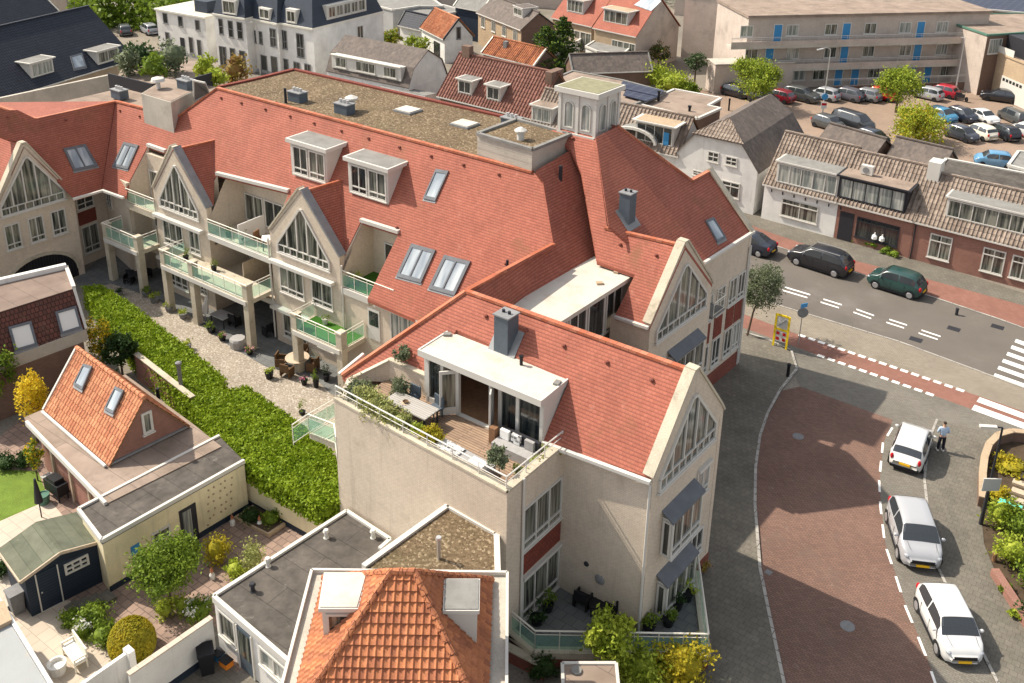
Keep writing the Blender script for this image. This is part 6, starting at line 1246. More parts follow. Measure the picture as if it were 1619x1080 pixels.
shrub('shrub', W(1010, 1085, 0), (1.2, .9, .9), 'bright green shrub at the bottom of the picture below the patio', 'leaf_bright', 2000, .17, 37, group='shrubs below the patio'); shrub('shrub', W(1075, 1080, 0), (1.3, 1.0, 1.0), 'golden green wispy shrub at the bottom below the patio corner', 'leaf_gold', 2200, .15, 38, group='shrubs below the patio'); shrub('shrub', W(860, 1070, 0), (.7, .5, .5), 'dark green shrub between the stair wall and the outbuilding', 'leaf_dark', 700, .13, 39, group='shrubs below the patio')
shrub('shrub', W(1110, 905, 0), (.35, .35, .4), 'small yellowing plant on the pavement at the corner of the gable', 'leaf_rust', 300, .1, 40)
def bench():
    b = W(120, 1045, 0); t = thing('garden_bench', (b.x, b.y, 0), 'cream painted garden bench with a striped cushion', 'bench'); o = Vector((b.x, b.y, 0)); e = (W(150, 1060)-W(122, 1020)).normalized(); n_ = Vector((-e.y, e.x, 0))
    MB().obox(o, e, n_, -.65, .65, -.25, .25, .38, .44).build('seat', M['rail'], t); MB().obox(o, e, n_, -.65, .65, .22, .28, .5, .95).build('backrest', M['rail'], t); MB().obox(o, e, n_, -.6, .6, -.23, .2, .44, .5).build('cushion', M['whitefab'], t)
    for sx in (-.6, .6):
        MB().obox(o, e, n_, sx-.03, sx+.03, -.25, .28, .6, .66).build('armrest', M['rail'], t)
        for sy in (-.22, .22): MB().obox(o, e, n_, sx-.03, sx+.03, sy-.03, sy+.03, 0, .6).build('leg', M['rail'], t)
bench()
def bin_(x, y, h, w, m_, lab, ang=.5):
    c = W(x, y, .02); t = thing('wheelie_bin', (c.x, c.y, .02), lab, 'bin', 'wheelie bins'); o = Vector((c.x, c.y, 0)); e = Vector((cos(ang), sin(ang), 0)); n_ = Vector((-e.y, e.x, 0)); k = MB(); lo = [o+e*a*w*.4+n_*b*w*.45 for a, b in ((-1, -1), (1, -1), (1, 1), (-1, 1))]; hi = [o+e*a*w*.5+n_*b*w*.55 for a, b in ((-1, -1), (1, -1), (1, 1), (-1, 1))]
    for i in range(4): j = (i+1) % 4; k.face([Z(lo[i], .05), Z(lo[j], .05), Z(hi[j], h), Z(hi[i], h)])
    k.build('body', M[m_], t); MB().obox(o, e, n_, -w*.54, w*.54, -w*.6, w*.6, h, h+.07).build('lid', M[m_], t)
    for s in (-1, 1): MB().tube(o+e*s*w*.38+n_*w*.5+Vector((0, 0, .1)), o+e*s*w*.48+n_*w*.5+Vector((0, 0, .1)), .1, n=10).build('wheel', M['black'], t)
bin_(328, 1060, 1.05, .6, 'black', 'black wheelie bin against the white wall of the back yard', .4); bin_(28, 965, 1.0, .55, 'greypot', 'grey wheelie bin at the left side of the dark blue shed', .8)
for i, (x, y, m_, l) in enumerate([(358, 1052, 'orange', 'orange crate on top of a green one beside the black wheelie bin'), (345, 1040, 'bluedoor', 'blue crate between the black wheelie bin and the annexe door')]):
    c = W(x, y, .02); o = Vector((c.x, c.y, 0)); t = thing('plastic_crate', (c.x, c.y, .02), l, 'crate', 'plastic crates'); k = MB(); k.obox(o, UA, BA, -.22, .22, -.17, .17, .02, .3); k.build('body', M[m_], t); k = MB(); k.obox(o, UA, BA, -.24, .24, -.19, .19, .3, .33); k.build('rim', M['black'], t)
k = MB().lathe(W(92, 1062, 0), [(.3, 0), (.34, .35), (.36, .45), (.28, .45), (.25, .3)], 14); tag(k.build('stone_planter', M['whitewall']), 'round white stone planter at the bottom of the garden', 'planter')
bbq = thing('barbecue', W(92, 785, 0), 'black gas barbecue on the terrace beside the cottage veranda', 'barbecue'); q = W(92, 785, 0); o = Vector((q.x, q.y, 0)); MB().obox(o, UA, BA, -.6, .6, -.28, .28, .35, .95).build('body', M['black'], bbq); MB().obox(o, UA, BA, -.35, .35, -.24, .24, .95, 1.15).build('lid', M['black'], bbq)
for a in (-.5, .5):
    for b in (-.22, .22): MB().obox(o, UA, BA, a-.03, a+.03, b-.03, b+.03, 0, .35).build('leg', M['dark'], bbq)
MB().obox(o, UA, BA, -.9, -.6, -.25, .25, .85, .9).build('side_shelf', M['steel'], bbq)
q = W(66, 818, 0); t = thing('folded_parasol', q, 'folded dark grey parasol beside the lawn', 'parasol'); MB().tube(q, q+Vector((0, 0, 2.1)), .03, n=6).build('pole', M['dark'], t); MB().tube(q+Vector((0, 0, .9)), q+Vector((0, 0, 2.2)), .2, .05, 8).build('canopy', M['dark'], t)
k = MB().lathe(W(70, 795, 0), [(.25, 0), (.3, .5), (.26, .5), (.24, .45)], 12); tag(k.build('round_tub', M['greencloth']), 'round blue green tub beside the folded parasol', 'tub')
for i, (x, y, l) in enumerate([(368, 830, 'small gnome figure with a red hat by the raised bed corner'), (411, 832, 'small gnome figure with a red hat in the raised bed'), (336, 915, 'small white and blue garden figure under the golden bush')]):
    q = W(x, y, 0); t = thing('garden_figure', q, l, 'garden figure', 'garden figures'); MB().lathe(q, [(.12, 0), (.13, .2), (.07, .32)], 8).build('body', M['whitewall'], t); MB().ball(q+Vector((0, 0, .38)), .07, .07, .07, 8, 5).build('head', M['skin'], t); MB().lathe(q+Vector((0, 0, .42)), [(.08, 0), (.01, .2)], 8).build('hat', M['terracotta'], t)
rb_ = thing('raised_bed', W(415, 830, 0), 'low raised bed with pale edging below the cream garden wall', 'planting bed'); q = [W(370, 822, 0), W(412, 795, 0), W(455, 830, 0), W(425, 850, 0)]; MB().prism(q, 0, .18).build('edging', M['tanbrick'], rb_); c = sum(q, Vector())/4; MB().prism([c+(p-c)*.88 for p in q], .18, .2).build('soil', M['soil'], rb_)
for i in range(4):
    q = W(118+i*17, 962-i*5, 0); tag(MB().obox(q, UA, BA, -.35, .35, -.25, .25, 0, .1+.02*i).build('stepping_stone', M['slabs']), ['grey paving step nearest the shed door', 'second grey paving step from the shed door', 'third grey paving step from the shed door', 'grey paving step farthest from the shed, under the round tree'][i], 'paving step', 'paving steps by the shed')
# ------------------------------------------------------------ background buildings
def gabled(nm, label, eL, eR, ze, rM, pitch, wallm, roofm, tile=None, cat='house', ov=.25, barge=None, hip=False, ext=0):
    """camera-facing eave line in pixels at height ze, rM a pixel on the ridge line"""
    A, B = W(*eL, ze), W(*eR, ze); d = (B-A).normalized(); n = Vector((-d.y, d.x, 0)); n = n if n.y > 0 else -n
    P = Plane(A, B, A+n*10+Vector((0, 0, 10*math.tan(radians(pitch))))); R = P(*rM); hwid = (R-A).dot(n); zr = R.z
    c = (A+B)/2; t = thing(nm, (c.x, c.y, 0), label, cat); F = Fac(A, B); o = n*hwid; L = F.L
    RA, RB = A+n*hwid, B+n*hwid; RA.z = RB.z = zr; A2, B2 = A+n*2*hwid, B+n*2*hwid
    i = ov/math.tan(radians(pitch))
    k = MB(); a_, b_ = A+n*ov, B+n*ov; a2, b2 = A2-n*ov, B2-n*ov
    k.prism([a_, b_, b2, a2], 0, ze); 
    for x, y, z in ((a_, a2, RA), (b_, b2, RB)): 
        q = [Z(x, ze-.05), Z(y, ze-.05), z-Vector((0, 0, .25))]; s = d*(.01 if x is a_ else -.01); k.cap(q); k.cap([p+s*10 for p in q][::-1]); k.slab([q[0]+s, q[2]+s, q[2]+s*20, q[0]+s*20], .02)
    k.build('wall', M[wallm], t); r = MB(); e = d*ov*.6
    s1 = [A-e, B+e, RB+e, RA-e]; s2 = [B2+e, A2-e, RA-e, RB+e]
    if tile:
        u = MB(); u.slab([p-Vector((0, 0, .03)) for p in s1], .12); u.slab([p-Vector((0, 0, .03)) for p in s2], .12); u.build('roof_boards', M['wood'], t); pantiles(r, s1, tile, tile*1.4, tile*.24, .03, 4); pantiles(r, s2, tile, tile*1.4, tile*.24, .03, 4)
    else: r.slab(s1, .14); r.slab(s2, .14)
    r.build('roof', M[roofm], t); k = MB(); k.beam(RA-e+Vector((0, 0, .05)), RB+e+Vector((0, 0, .05)), .26, .12); k.build('ridge_tiles', M[roofm], t)
    if barge:
        for q in ((A-e, RA-e), (B+e, RB+e)): MB().beam(q[0], q[1], .14, .22).build('bargeboard', M[barge], t)
    k = MB(); k.beam(A-e+Vector((0, 0, -.08)), B+e+Vector((0, 0, -.08)), .14, .12); k.build('gutter', M['white'], t)
    G = Fac(a_, b_); return t, G, P, (A, B, RA, RB, n, d, hwid, zr)
def rdorm(par, P, fl, fr, h, cols=2, w='white', rf_='greyfelt', zt=None, gm=None, proud=.0, dep=None, eave=.12):
    """flat dormer on roof plane P: fl, fr pixels of the foot of its front wall on the slope"""
    a, b = P(*fl), P(*fr); z0 = (a.z+b.z)/2; d = Vector((b.x-a.x, b.y-a.y, 0)); n = Vector((P.N.x, P.N.y, 0)).normalized(); hd = Vector((-n.y, n.x, 0)); hd = hd if hd.dot(d) > 0 else -hd; L = d.dot(hd)
    A = Vector((a.x, a.y, 0)); F = Fac(A, A+hd*L); run = h/ (math.sqrt(1-P.N.z**2)/P.N.z) if P.N.z < .999 else 2; run = dep or min(run+.1, 4)
    k = MB(); k.obox(F.A, F.d, F.n, 0, L, -run, 0, z0-.25, z0+h-.12); dw = k.build('dormer_wall', M[w], par); k = MB(); k.obox(F.A, F.d, F.n, -eave, L+eave, -run-.1, eave, z0+h-.12, z0+h); k.build('dormer_edge', M[w], par)
    k = MB(); k.obox(F.A, F.d, F.n, 0, L, -run, eave*.5, z0+h, z0+h+.012); k.build('dormer_roof', M[rf_], par)
    window(par, F, .12, L-.12, z0+.15, z0+h-.22, cols, None, gm=gm, sill=False, fr=.08, fm=w if w != 'dark' else 'dark'); return F
def wins(par, F, lst, gm=None, fm='white'):
    """lst: (px TL, px BR, cols, rail)"""
    for tl, br, cols, rail in lst:
        a = F.px(*tl); b = F.px(*br); window(par, F, min(a[0], b[0]), max(a[0], b[0]), min(a[1], b[1]), max(a[1], b[1]), cols, rail, gm=gm, fm=fm)
def wrow(par, F, n, s0, s1, w, z0, z1, cols=2, rail=None, gm=None, fm='white', nm='window'):
    for i in range(n): s = s0+(s1-s0)*(i+.5)/n; window(par, F, s-w/2, s+w/2, z0, z1, cols, rail, gm=gm, fm=fm, name=nm)
# dark slate-blue house, top left
t, F, P, q = gabled('blue_roof_house', 'house with a wide blue black tiled roof and two small white dormers, top left', (-60, 176), (213, 93), 3.4, (90, 21), 42, 'tanbrick', 'pantblue')
rdorm(t, P, (50, 124), (88, 116), 1.7, 2, 'white', 'greyfelt', gm='glass3', dep=1.8, eave=.25); rdorm(t, P, (155, 103), (190, 94), 1.6, 2, 'white', 'greyfelt', gm='glass2', dep=1.8, eave=.25); skylight(t, P, [(111, 90), (129, 85), (136, 106), (117, 110)])
t, F, P, q = gabled('dark_roof_house', 'dark roofed house with a white bargeboard cut off by the top left corner', (-120, 75), (92, 18), 3.4, (0, -40), 42, 'tanbrick', 'pantblue', barge='rail')
bw_ = thing('concrete_parapet_wall', W(90, 150, 8), 'long grey concrete wall in front of the blue black roof', 'wall'); a, b = W(-60, 168, 8.5), W(176, 118, 8.5); k = MB(); F = Fac(a, b); k.obox(F.A, F.d, F.n, 0, F.L, -.3, 0, 0, 8.5); k.build('concrete', M['concrete'], bw_)
# white townhouses
def town(nm, label, fl, fr, base, ze, dep, mh, pxw, dpx=None, side=None, inset=.9, roofm='slate'):
    A, B = W(*fl, ze), W(*fr, ze); F = Fac(A, B); t = thing(nm, Z(F.p(F.L/2, 0), 0), label, 'townhouse', 'white townhouses in a row'); o = F.A
    k = MB(); k.obox(o, F.d, F.n, 0, F.L, -dep, 0, 0, ze); k.build('wall', M['whitewall'], t); k = MB(); k.obox(o, F.d, F.n, -.05, F.L+.05, -dep-.1, .25, ze-.12, ze+.1); k.build('cornice', M['rail'], t)
    if mh:
        lo = [F.p(0, ze+.1, .1), F.p(F.L, ze+.1, .1), F.p(F.L, ze+.1, -dep), F.p(0, ze+.1, -dep)]; hi = [F.p(inset*.4, ze+mh, -inset), F.p(F.L-inset*.9, ze+mh, -inset), F.p(F.L-inset*.9, ze+mh, -dep+inset), F.p(inset*.4, ze+mh, -dep+inset)]; k = MB()
        for i in range(4): j = (i+1) % 4; k.face([lo[i], lo[j], hi[j], hi[i]])
        k.face(hi); k.build('mansard_roof', M[roofm], t)
    else: k = MB(); k.obox(o, F.d, F.n, .2, F.L-.2, -dep+.2, -.2, ze+.1, ze+.13); k.build('flat_roof', M['whiteroof'], t)
    k = MB(); k.obox(o, F.d, F.n, 0, F.L, 0, .03, 0, .45); k.build('plinth', M['greywall'], t)
    wins(t, F, pxw, gm='glass', fm='greypot'); 
    return t, F
zt_ = 5.8
t, F = town('white_townhouse', 'plain white end house with a flat roof, leftmost of the white row', (246, 14), (324, 28), None, 5.6, 8, 0, [((257, 20), (266, 38), 1, None), ((281, 25), (290, 43), 1, None), ((308, 31), (317, 49), 1, None), ((261, 50), (270, 76), 1, None), ((298, 58), (307, 85), 1, None), ((311, 62), (320, 89), 1, None)])
k = MB(); a = F.px(289, 70)[0]; k.obox(F.A, F.d, F.n, a-.4, a+.4, 0, .05, 0, 2.4); k.build('door', M['dark'], t); k = MB(); k.obox(F.A, F.d, F.n, F.L-3.5, F.L-1.2, -4, -1.5, 5.7, 7.2); k.build('roof_dormer', M['slate'], t)
t, F = town('white_townhouse', 'white townhouse with a dark mansard roof and one big white dormer, second from left', (338, 22), (388, 30), None, 6.8, 9, 3.0, [((345, 29), (354, 55), 1, .5), ((360, 32), (370, 60), 1, .5), ((374, 34), (385, 63), 1, .5), ((346, 72), (360, 106), 2, None), ((363, 75), (374, 108), 1, None), ((378, 79), (390, 112), 1, None)])
k = MB(); k.obox(F.A, F.d, F.n, F.L*.3, F.L*.75, -1.6, .05, 7.0, 8.9); k.build('dormer', M['white'], t); window(t, F, F.L*.33, F.L*.72, 7.2, 8.7, 2, None, gm='glass2', out=.06)
t, F = town('white_townhouse', 'white townhouse with paired arched upper windows and a small dormer, third from left', (388, 27), (439, 38), None, 6.6, 9, 3.0, [((399, 47), (406, 68), 1, .5), ((409, 49), (416, 70), 1, .5), ((426, 44), (438, 75), 2, .5), ((396, 83), (407, 115), 1, None), ((412, 86), (424, 118), 1, None), ((428, 88), (440, 118), 1, None)])
k = MB(); k.obox(F.A, F.d, F.n, F.L*.45, F.L*.8, -1.6, .05, 6.8, 8.2); k.build('dormer', M['white'], t); window(t, F, F.L*.48, F.L*.77, 6.95, 8.1, 2, None, gm='glass2', out=.06)
t, F = town('white_townhouse', 'white corner townhouse with dark mansard and wide side dormer, rightmost of the white row', (440, 36), (495, 46), None, 6.6, 12.5, 3.4, [((444, 47), (455, 78), 2, .4), ((468, 52), (482, 92), 2, .4), ((447, 92), (457, 112), 1, None), ((464, 97), (475, 112), 2, None), ((481, 100), (492, 114), 2, None)], inset=1.3)
k = MB(); k.obox(F.A, F.d, F.n, F.L*.25, F.L*.55, -2, .05, 6.8, 8.5); k.build('dormer', M['white'], t); window(t, F, F.L*.28, F.L*.52, 7.0, 8.3, 2, None, gm='glass2', out=.06)
S = Fac(F.p(F.L, 0), F.p(F.L, 0, -12.5)); k = MB(); k.obox(S.A, S.d, S.n, 2.5, 9.5, -1.8, -.1, 7.2, 8.9); k.build('dormer', M['white'], t); wrow(t, Fac(S.p(0, 0, -.1), S.p(12, 0, -.1)), 5, 2.7, 9.3, 1.2, 7.4, 8.7, 2, None, 'glass2'); window(t, S, 7.5, 8.6, 3.8, 5.6, 2, None, gm='glass')
# grey gambrel house
ba = thing('gambrel_house', W(600, 130, 0), 'house with a grey brown gambrel roof, white window band and white end wall', 'house'); zg3 = 3.0
A, B = W(516, 112, zg3), W(645, 139, zg3); F = Fac(A, B); n_ = -F.n; wd_ = 7.0; z1, z2 = 5.0, 6.5
def bq(s, off, z): return F.p(s, z, -off)
k = MB(); k.slab([bq(-.1, 0, zg3), bq(F.L+.1, 0, zg3), bq(F.L+.1, 1.0, z1), bq(-.1, 1.0, z1)], .1); k.slab([bq(-.1, 1, z1), bq(F.L+.1, 1, z1), bq(F.L+.1, wd_/2, z2), bq(-.1, wd_/2, z2)], .1); k.slab([bq(-.1, wd_/2, z2), bq(F.L+.1, wd_/2, z2), bq(F.L+.1, wd_-1, z1), bq(-.1, wd_-1, z1)], .1); k.slab([bq(-.1, wd_-1, z1), bq(F.L+.1, wd_-1, z1), bq(F.L+.1, wd_, zg3), bq(-.1, wd_, zg3)], .1); k.build('roof', M['pantgrey'], ba)
k = MB(); k.obox(F.A, F.d, F.n, 0, F.L, -wd_+.1, -.1, 0, zg3-.1)
for s in (0.05, F.L-.05): k.cap([bq(s, .1, 0), bq(s, wd_-.1, 0), bq(s, wd_-.1, zg3), bq(s, wd_-1, z1-.1), bq(s, wd_/2, z2-.12), bq(s, 1, z1-.1), bq(s, .1, zg3)])
k.build('wall', M['whitewall'], ba); k = MB(); k.obox(F.A, F.d, F.n, .8, F.L-1.0, -1.2, -.1, 3.5, 5.0); k.build('dormer', M['white'], ba); D_ = Fac(F.p(.8, 0, -.1), F.p(F.L-1, 0, -.1))
for a_, b__, c_ in ((.06, .22, 2), (.36, .64, 3), (.76, .94, 2)): window(ba, D_, D_.L*a_, D_.L*b__, 3.7, 4.85, c_, None, gm='glass2')
k = MB(); k.beam(D_.p(0, 5.05), D_.p(D_.L, 5.05), .4, .1); k.build('dormer_edge', M['rail'], ba)
k = thing('white_wall', W(640, 160, 0), 'low white wall between the gravel roof and the gambrel house', 'wall'); a, b = W(455, 118, 2.5), W(690, 170, 2.5); m_ = MB(); F = Fac(a, b); m_.obox(F.A, F.d, F.n, 0, F.L, -.2, 0, 0, 2.5); m_.build('masonry', M['whitewall'], k)
fx = thing('flat_extension', W(640, 150, 0), 'low flat grey roofed extension in front of the gambrel house', 'extension'); qx = [W(603, 136, 2.6), W(610, 133, 2.6), W(690, 148, 2.6), W(672, 152, 2.6)]; MB().prism(qx, 0, 2.6).build('wall', M['whitewall'], fx); MB().prism(qx, 2.61, 2.64).build('roof', M['greyfelt'], fx)
# small white house with orange roof and companion
t, F, P, q = gabled('white_cottage', 'small white cottage with a worn orange tiled roof between the round trees', (664, 44), (700, 62), 3.2, (709, 22), 48, 'whitewall', 'pantorange2', .3, barge='dark'); A, B, RA, RB, n, d, hwid, zr = q; S = Fac(B+n*.25, B+n*(2*hwid-.25)); window(t, S, S.L*.42, S.L*.58, 3.0, 4.6, 1, None, gm='glass', fm='greypot'); window(t, F, F.L*.55, F.L*.8, .2, 2.3, 1, None, gm='glass', fm='dark', name='door')
t, F, P, q = gabled('white_cottage', 'white gabled cottage with black bargeboards left of the worn orange roof', (630, 40), (664, 48), 2.6, (647, 18), 50, 'whitewall', 'pantblue', barge='dark')
def flatb(nm, label, top, z, wallm, roofm, edge='white', cat='building', w=.25, base=0):
    t = thing(nm, Z(W(*top[0], z), 0), label, cat); q = [W(x, y, z) for x, y in top]; MB().prism(q, base, z-.02).build('wall', M[wallm], t); c = sum(q, Vector())/len(q); MB().prism([c+(p-c)*.97 for p in q], z-.02, z+.02, bottom=False).build('flat_roof', M[roofm], t)
    if edge:
        k = MB()
        for i in range(len(q)): k.beam(q[i]+Vector((0, 0, .02)), q[(i+1) % len(q)]+Vector((0, 0, .02)), w, .22)
        k.build('roof_edge', M[edge], t)
    return t, q
flatb('grey_flat_building', 'grey flat roofed building at the top beside the white corner townhouse', [(588, 8), (621, 16), (662, 10), (700, 10), (680, -4), (600, -6)], 4.0, 'greywall', 'greyfelt')
flatb('grey_flat_building', 'lower grey flat roofed building behind the small white cottages', [(640, 16), (668, 26), (735, 18), (700, 8)], 3.6, 'greywall', 'greyfelt')
t, F, P, q = gabled('dark_gable_house', 'dark boarded house behind the small white cottage at the top', (718, 10), (760, 18), 4.5, (735, -8), 40, 'darkblue', 'greyfelt', barge='rail')
t, F, P, q = gabled('orange_roof_house', 'low house with a plain bright orange roof left of the dark conifer', (762, 84), (842, 104), 2.4, (790, 60), 38, 'brownbrick', 'pantorange', .3, barge='rail'); k = MB(); c = P(800, 74); k.obox(c, UA, BA, -.25, .25, -.25, .25, c.z-.3, c.z+.7); k.build('chimney', M['greypot'], t)
# dark red tiled house with two dormers
t, F, P, q = gabled('red_tile_house', 'house with a dark red pantile roof and two small white dormers behind the gravel roof', (692, 152), (845, 189), 3.6, (740, 86), 46, 'brownbrick', 'pantred', .36); A, B, RA, RB, n, d, hwid, zr = q
rdorm(t, P, (724, 147), (746, 152), 1.6, 2, 'white', 'greyfelt', gm='glass', eave=.22); rdorm(t, P, (769, 157), (791, 162), 1.6, 2, 'white', 'greyfelt', gm='glass', eave=.22); k = MB(); k.obox(RA+d*.9, d, n, -.5, .5, -.35, .35, zr-.6, zr+.9); k.build('chimney', M['brownbrick'], t); k = MB(); k.obox(RB-d*.5, d, n, -.3, .5, -1.0, 1.0, zr-2.2, zr+.2); k.build('chimney', M['brownbrick'], t)
# long brown pantile house with the cupola in front
t, F, P, q = gabled('pantile_house', 'grey brown pantile house with white dormers and white end wall beside the cupola', (838, 196), (1070, 247), 3.6, (1010, 168), 46, 'whitewall', 'pantbrown', .36); A, B, RA, RB, n, d, hwid, zr = q
rdorm(t, P, (840, 191), (872, 200), 1.7, 2, 'white', 'bitumenlight', gm='glass3', eave=.2); DF = rdorm(t, P, (1004, 220), (1062, 238), 2.0, 4, 'white', 'tanbrick', gm='glass', eave=.3)
k = MB(); k.obox(DF.A, DF.d, DF.n, DF.L*.74, DF.L*.88, .03, .06, P(1040, 230).z+.1, P(1040, 230).z+1.3); k.build('blue_poster', M['bluedoor'], t)
ar_ = thing('arched_rooflight', W(1000, 215, 4), 'curved glass rooflight with a white rim right behind the red roof', 'rooflight'); c = W(1000, 222, 4.2); k = MB(); g_ = MB(); ps = [c+d*(2.2*cos(a))+Vector((0, 0, 1.1*sin(a))) for a in [pi*i/12 for i in range(13)]]
for a, b in zip(ps, ps[1:]): k.beam(a, b, .22, .22); g_.face([a, b, b+n*3, a+n*3])
k.build('rim', M['white'], ar_); g_.build('glazing', M['greyfelt'], ar_)
flatb('flat_roof_annexe', 'flat brown felt roof behind the cupola', [(852, 136), (905, 113), (985, 128), (1052, 146), (1002, 166)], 5.0, 'brownbrick', 'bitumenlight', 'greyfelt')
flatb('flat_roof_house', 'flat tan roofed house with a white edge and two small vents right of the cupola', [(1012, 166), (1066, 142), (1140, 156), (1119, 168), (1139, 172), (1103, 188)], 4.8, 'brownbrick', 'bitumenlight', 'white')
for i, (x, y, l) in enumerate([(1041, 160, 'black vent pipe at the left of the tan flat roof'), (1090, 176, 'small black vent in the middle of the tan flat roof')]): c = W(x, y, 4.82); k = MB(); k.tube(c, c+Vector((0, 0, .9-.5*i)), .12, n=8); k.tube(c+Vector((0, 0, .9-.5*i)), c+Vector((0, 0, 1.05-.5*i)), .18, n=8); tag(k.build('vent_pipe', M['black']), l, 'vent pipe')
sp = thing('solar_array', W(1010, 150, 5), 'two rows of dark solar panels on the flat roof right of the cupola', 'solar panels')
for px in ([(985, 128), (1050, 143), (1040, 152), (978, 138)], [(990, 142), (1040, 153), (1022, 160), (985, 150)]): k = MB(); k.slab([W(x, y, 5.25+.12*i_) for i_, (x, y) in enumerate(px)][:0] or [W(x, y, 5.3) for x, y in px], .08); k.build('panel', M['solar'], sp)
# grey slate slope behind the conifer
t, F, P, q = gabled('slate_outhouse', 'low long outhouse with a dark grey slate roof behind the bright green shrubs', (908, 116), (1030, 112), 2.5, (960, 84), 38, 'brownbrick', 'pantgrey', barge='greyfelt')
# brown gable house, top centre
t, F, P, q = gabled('brown_roof_house', 'tan brick house with a grey brown roof and a small white dormer, top centre', (754, 20), (822, 47), 4.4, (812, 5), 36, 'brownbrick', 'pantgrey'); A, B, RA, RB, n, d, hwid, zr = q
k = MB(); k.obox(F.A, F.d, F.n, 0, F.L, 0, .05, 0, 4.2); k.build('front_wall', M['tanbrick'], t); F2_ = Fac(F.p(0, 0, .05), F.p(F.L, 0, .05)); wrow(t, F2_, 4, 0, F2_.L, 1.1, 2.6, 4.0, 2, None, 'glass2'); rdorm(t, P, (812, 24), (828, 28), 1.3, 2, 'white', 'pantgrey', gm='glass2', dep=2.2)
# red roofed row
for i, (eL, eR, rM, l) in enumerate([((872, 28), (934, 42), (900, -20), 'red roofed tan brick house left of the one with the blank side wall'), ((938, 44), (1004, 58), (985, -15), 'red roofed end house with a large blank beige side wall at the top')]):
    t, F, P, q = gabled('red_roof_house', l, eL, eR, 4.6, rM, 42, 'flatbrick' if i else 'tanbrick', 'redtile'); A, B, RA, RB, n, d, hwid, zr = q
    k = MB(); k.obox(F.A, F.d, F.n, 0, F.L, 0, .05, 0, 4.5); k.build('front_wall', M['tanbrick'], t); FF_ = Fac(F.p(0, 0, .05), F.p(F.L, 0, .05))
    rdorm(t, P, ((896, 18) if i == 0 else (954, 33)), ((922, 24) if i == 0 else (990, 45)), 1.9, 4, 'white', 'tanbrick', gm='glass2', eave=.25)
    wrow(t, FF_, 2, F.L*.45, F.L, 1.9, 1.2, 3.6, 2, None, 'glass2')
    if i: 
        k = MB(); c = [P(1022, -5), P(1046, 2), P(1030, 18), P(1003, 8)]; k.slab([p+P.N*.08 for p in c], .06); k.build('solar_panel', M['skyglass'], t)
flatb('flat_extension', 'pale flat roofed extension with a slanted white glazed side left of the slate outhouse', [(826, 50), (858, 52), (905, 44), (918, 62), (880, 88)], 2.6, 'whitewall', 'bitumenlight')
flatb('flat_extension', 'small grey flat roofed extension with white windows behind the slate outhouse', [(926, 74), (945, 62), (998, 74), (985, 86), (945, 82)], 2.8, 'whitewall', 'greyfelt')
# ------------------------------------------------------------ apartment block with blue doors
ap2 = thing('gallery_flats', (40, 120, 0), 'three storey pale brick block of flats with open galleries and blue doors', 'building'); zA = 8.6
a0 = W(1123, 142, 0); A1 = W(1140, 145, 0); B1 = W(1507, 130, 0); GFd = (W(1500, 130)-W(1290, 137)).normalized()
FA = Fac(W(1235, 139, 0)-GFd*5, W(1235, 139, 0)+GFd*26); k = MB(); k.obox(FA.A, FA.d, FA.n, 0, FA.L, -10, 0, 0, zA)
cw = Fac(W(1076, 92, 0), W(1076, 92, 0)+GFd*7+Vector((1.5, -6, 0))*1.0); k.obox(cw.A, cw.d, cw.n, 0, cw.L, -6, 0, 0, zA+.0)
k.build('wall', M['flatbrick'], ap2); k = MB(); k.obox(FA.A, FA.d, FA.n, -.2, FA.L+.2, -10, .25, zA, zA+.3); k.obox(cw.A, cw.d, cw.n, -.1, cw.L, -6, .1, zA+.01, zA+.29); k.build('roof_edge', M['bitumenlight'], ap2)
for zz in (2.75, 5.55):
    k = MB(); k.obox(FA.A, FA.d, FA.n, -2.5 if zz > 5 else 3.0, FA.L, 0, 1.5, zz-.3, zz); k.build('gallery', M['concrete'], ap2)
    railing(ap2, [FA.p(-2.4 if zz > 5 else 3.1, 0, 1.4), FA.p(FA.L, 0, 1.4)], zz, 1.0, glass=False, step=1.2, rm='steel')
    k = MB(); k.obox(FA.A, FA.d, FA.n, -2.5 if zz > 5 else 3.0, FA.L, 1.42, 1.5, zz, zz+.55); k.build('parapet', M['flatbrick'], ap2)
k = MB(); k.obox(FA.A, FA.d, FA.n, -4.2, 5.5, -1, 1.6, 0, 3.5); k.build('stair_block', M['flatbrick'], ap2); k = MB(); k.obox(FA.A, FA.d, FA.n, -4.3, 5.6, -1, 1.75, 3.5, 3.62); k.build('coping', M['concrete'], ap2)
def bdoor(s, z, h=2.1):
    d_ = MB().obox(FA.A, FA.d, FA.n, s, s+.95, 0, .05, z, z+h).build('door', M['bluedoor'], ap2); k = MB()
    for x in (s-.1, s+.95): k.obox(FA.A, FA.d, FA.n, x, x+.1, 0, .07, z, z+h+.1)
    k.obox(FA.A, FA.d, FA.n, s, s+.95, 0, .07, z+h, z+h+.1); k.build('door_frame', M['white'], d_)
for zz, doors, wns in ((5.6, [1230, 1338, 1455], [(1181, 2), (1253, 2), (1314, 2), (1376, 2), (1431, 2), (1489, 2)]), (2.8, [1216, 1334, 1449], [(1188, 2), (1253, 2), (1312, 2), (1372, 2), (1430, 2), (1487, 2)]), (.1, [1325, 1351, 1440, 1465], [(1263, 2), (1294, 2), (1380, 2), (1410, 2), (1494, 2)])):
    yy = {5.6: 45, 2.8: 85, .1: 120}[zz]
    for x in doors: bdoor(FA.px(x, yy)[0]-.45, zz)
    for x, c in wns:
        s = FA.px(x, yy)[0]; 
        if -2 < s < FA.L-1: window(ap2, FA, s-.8, s+.8, zz+.75, zz+2.1, c, None, gm=('glass3', 'glass2')[c % 2 if x % 2 else 1], fr=.1)
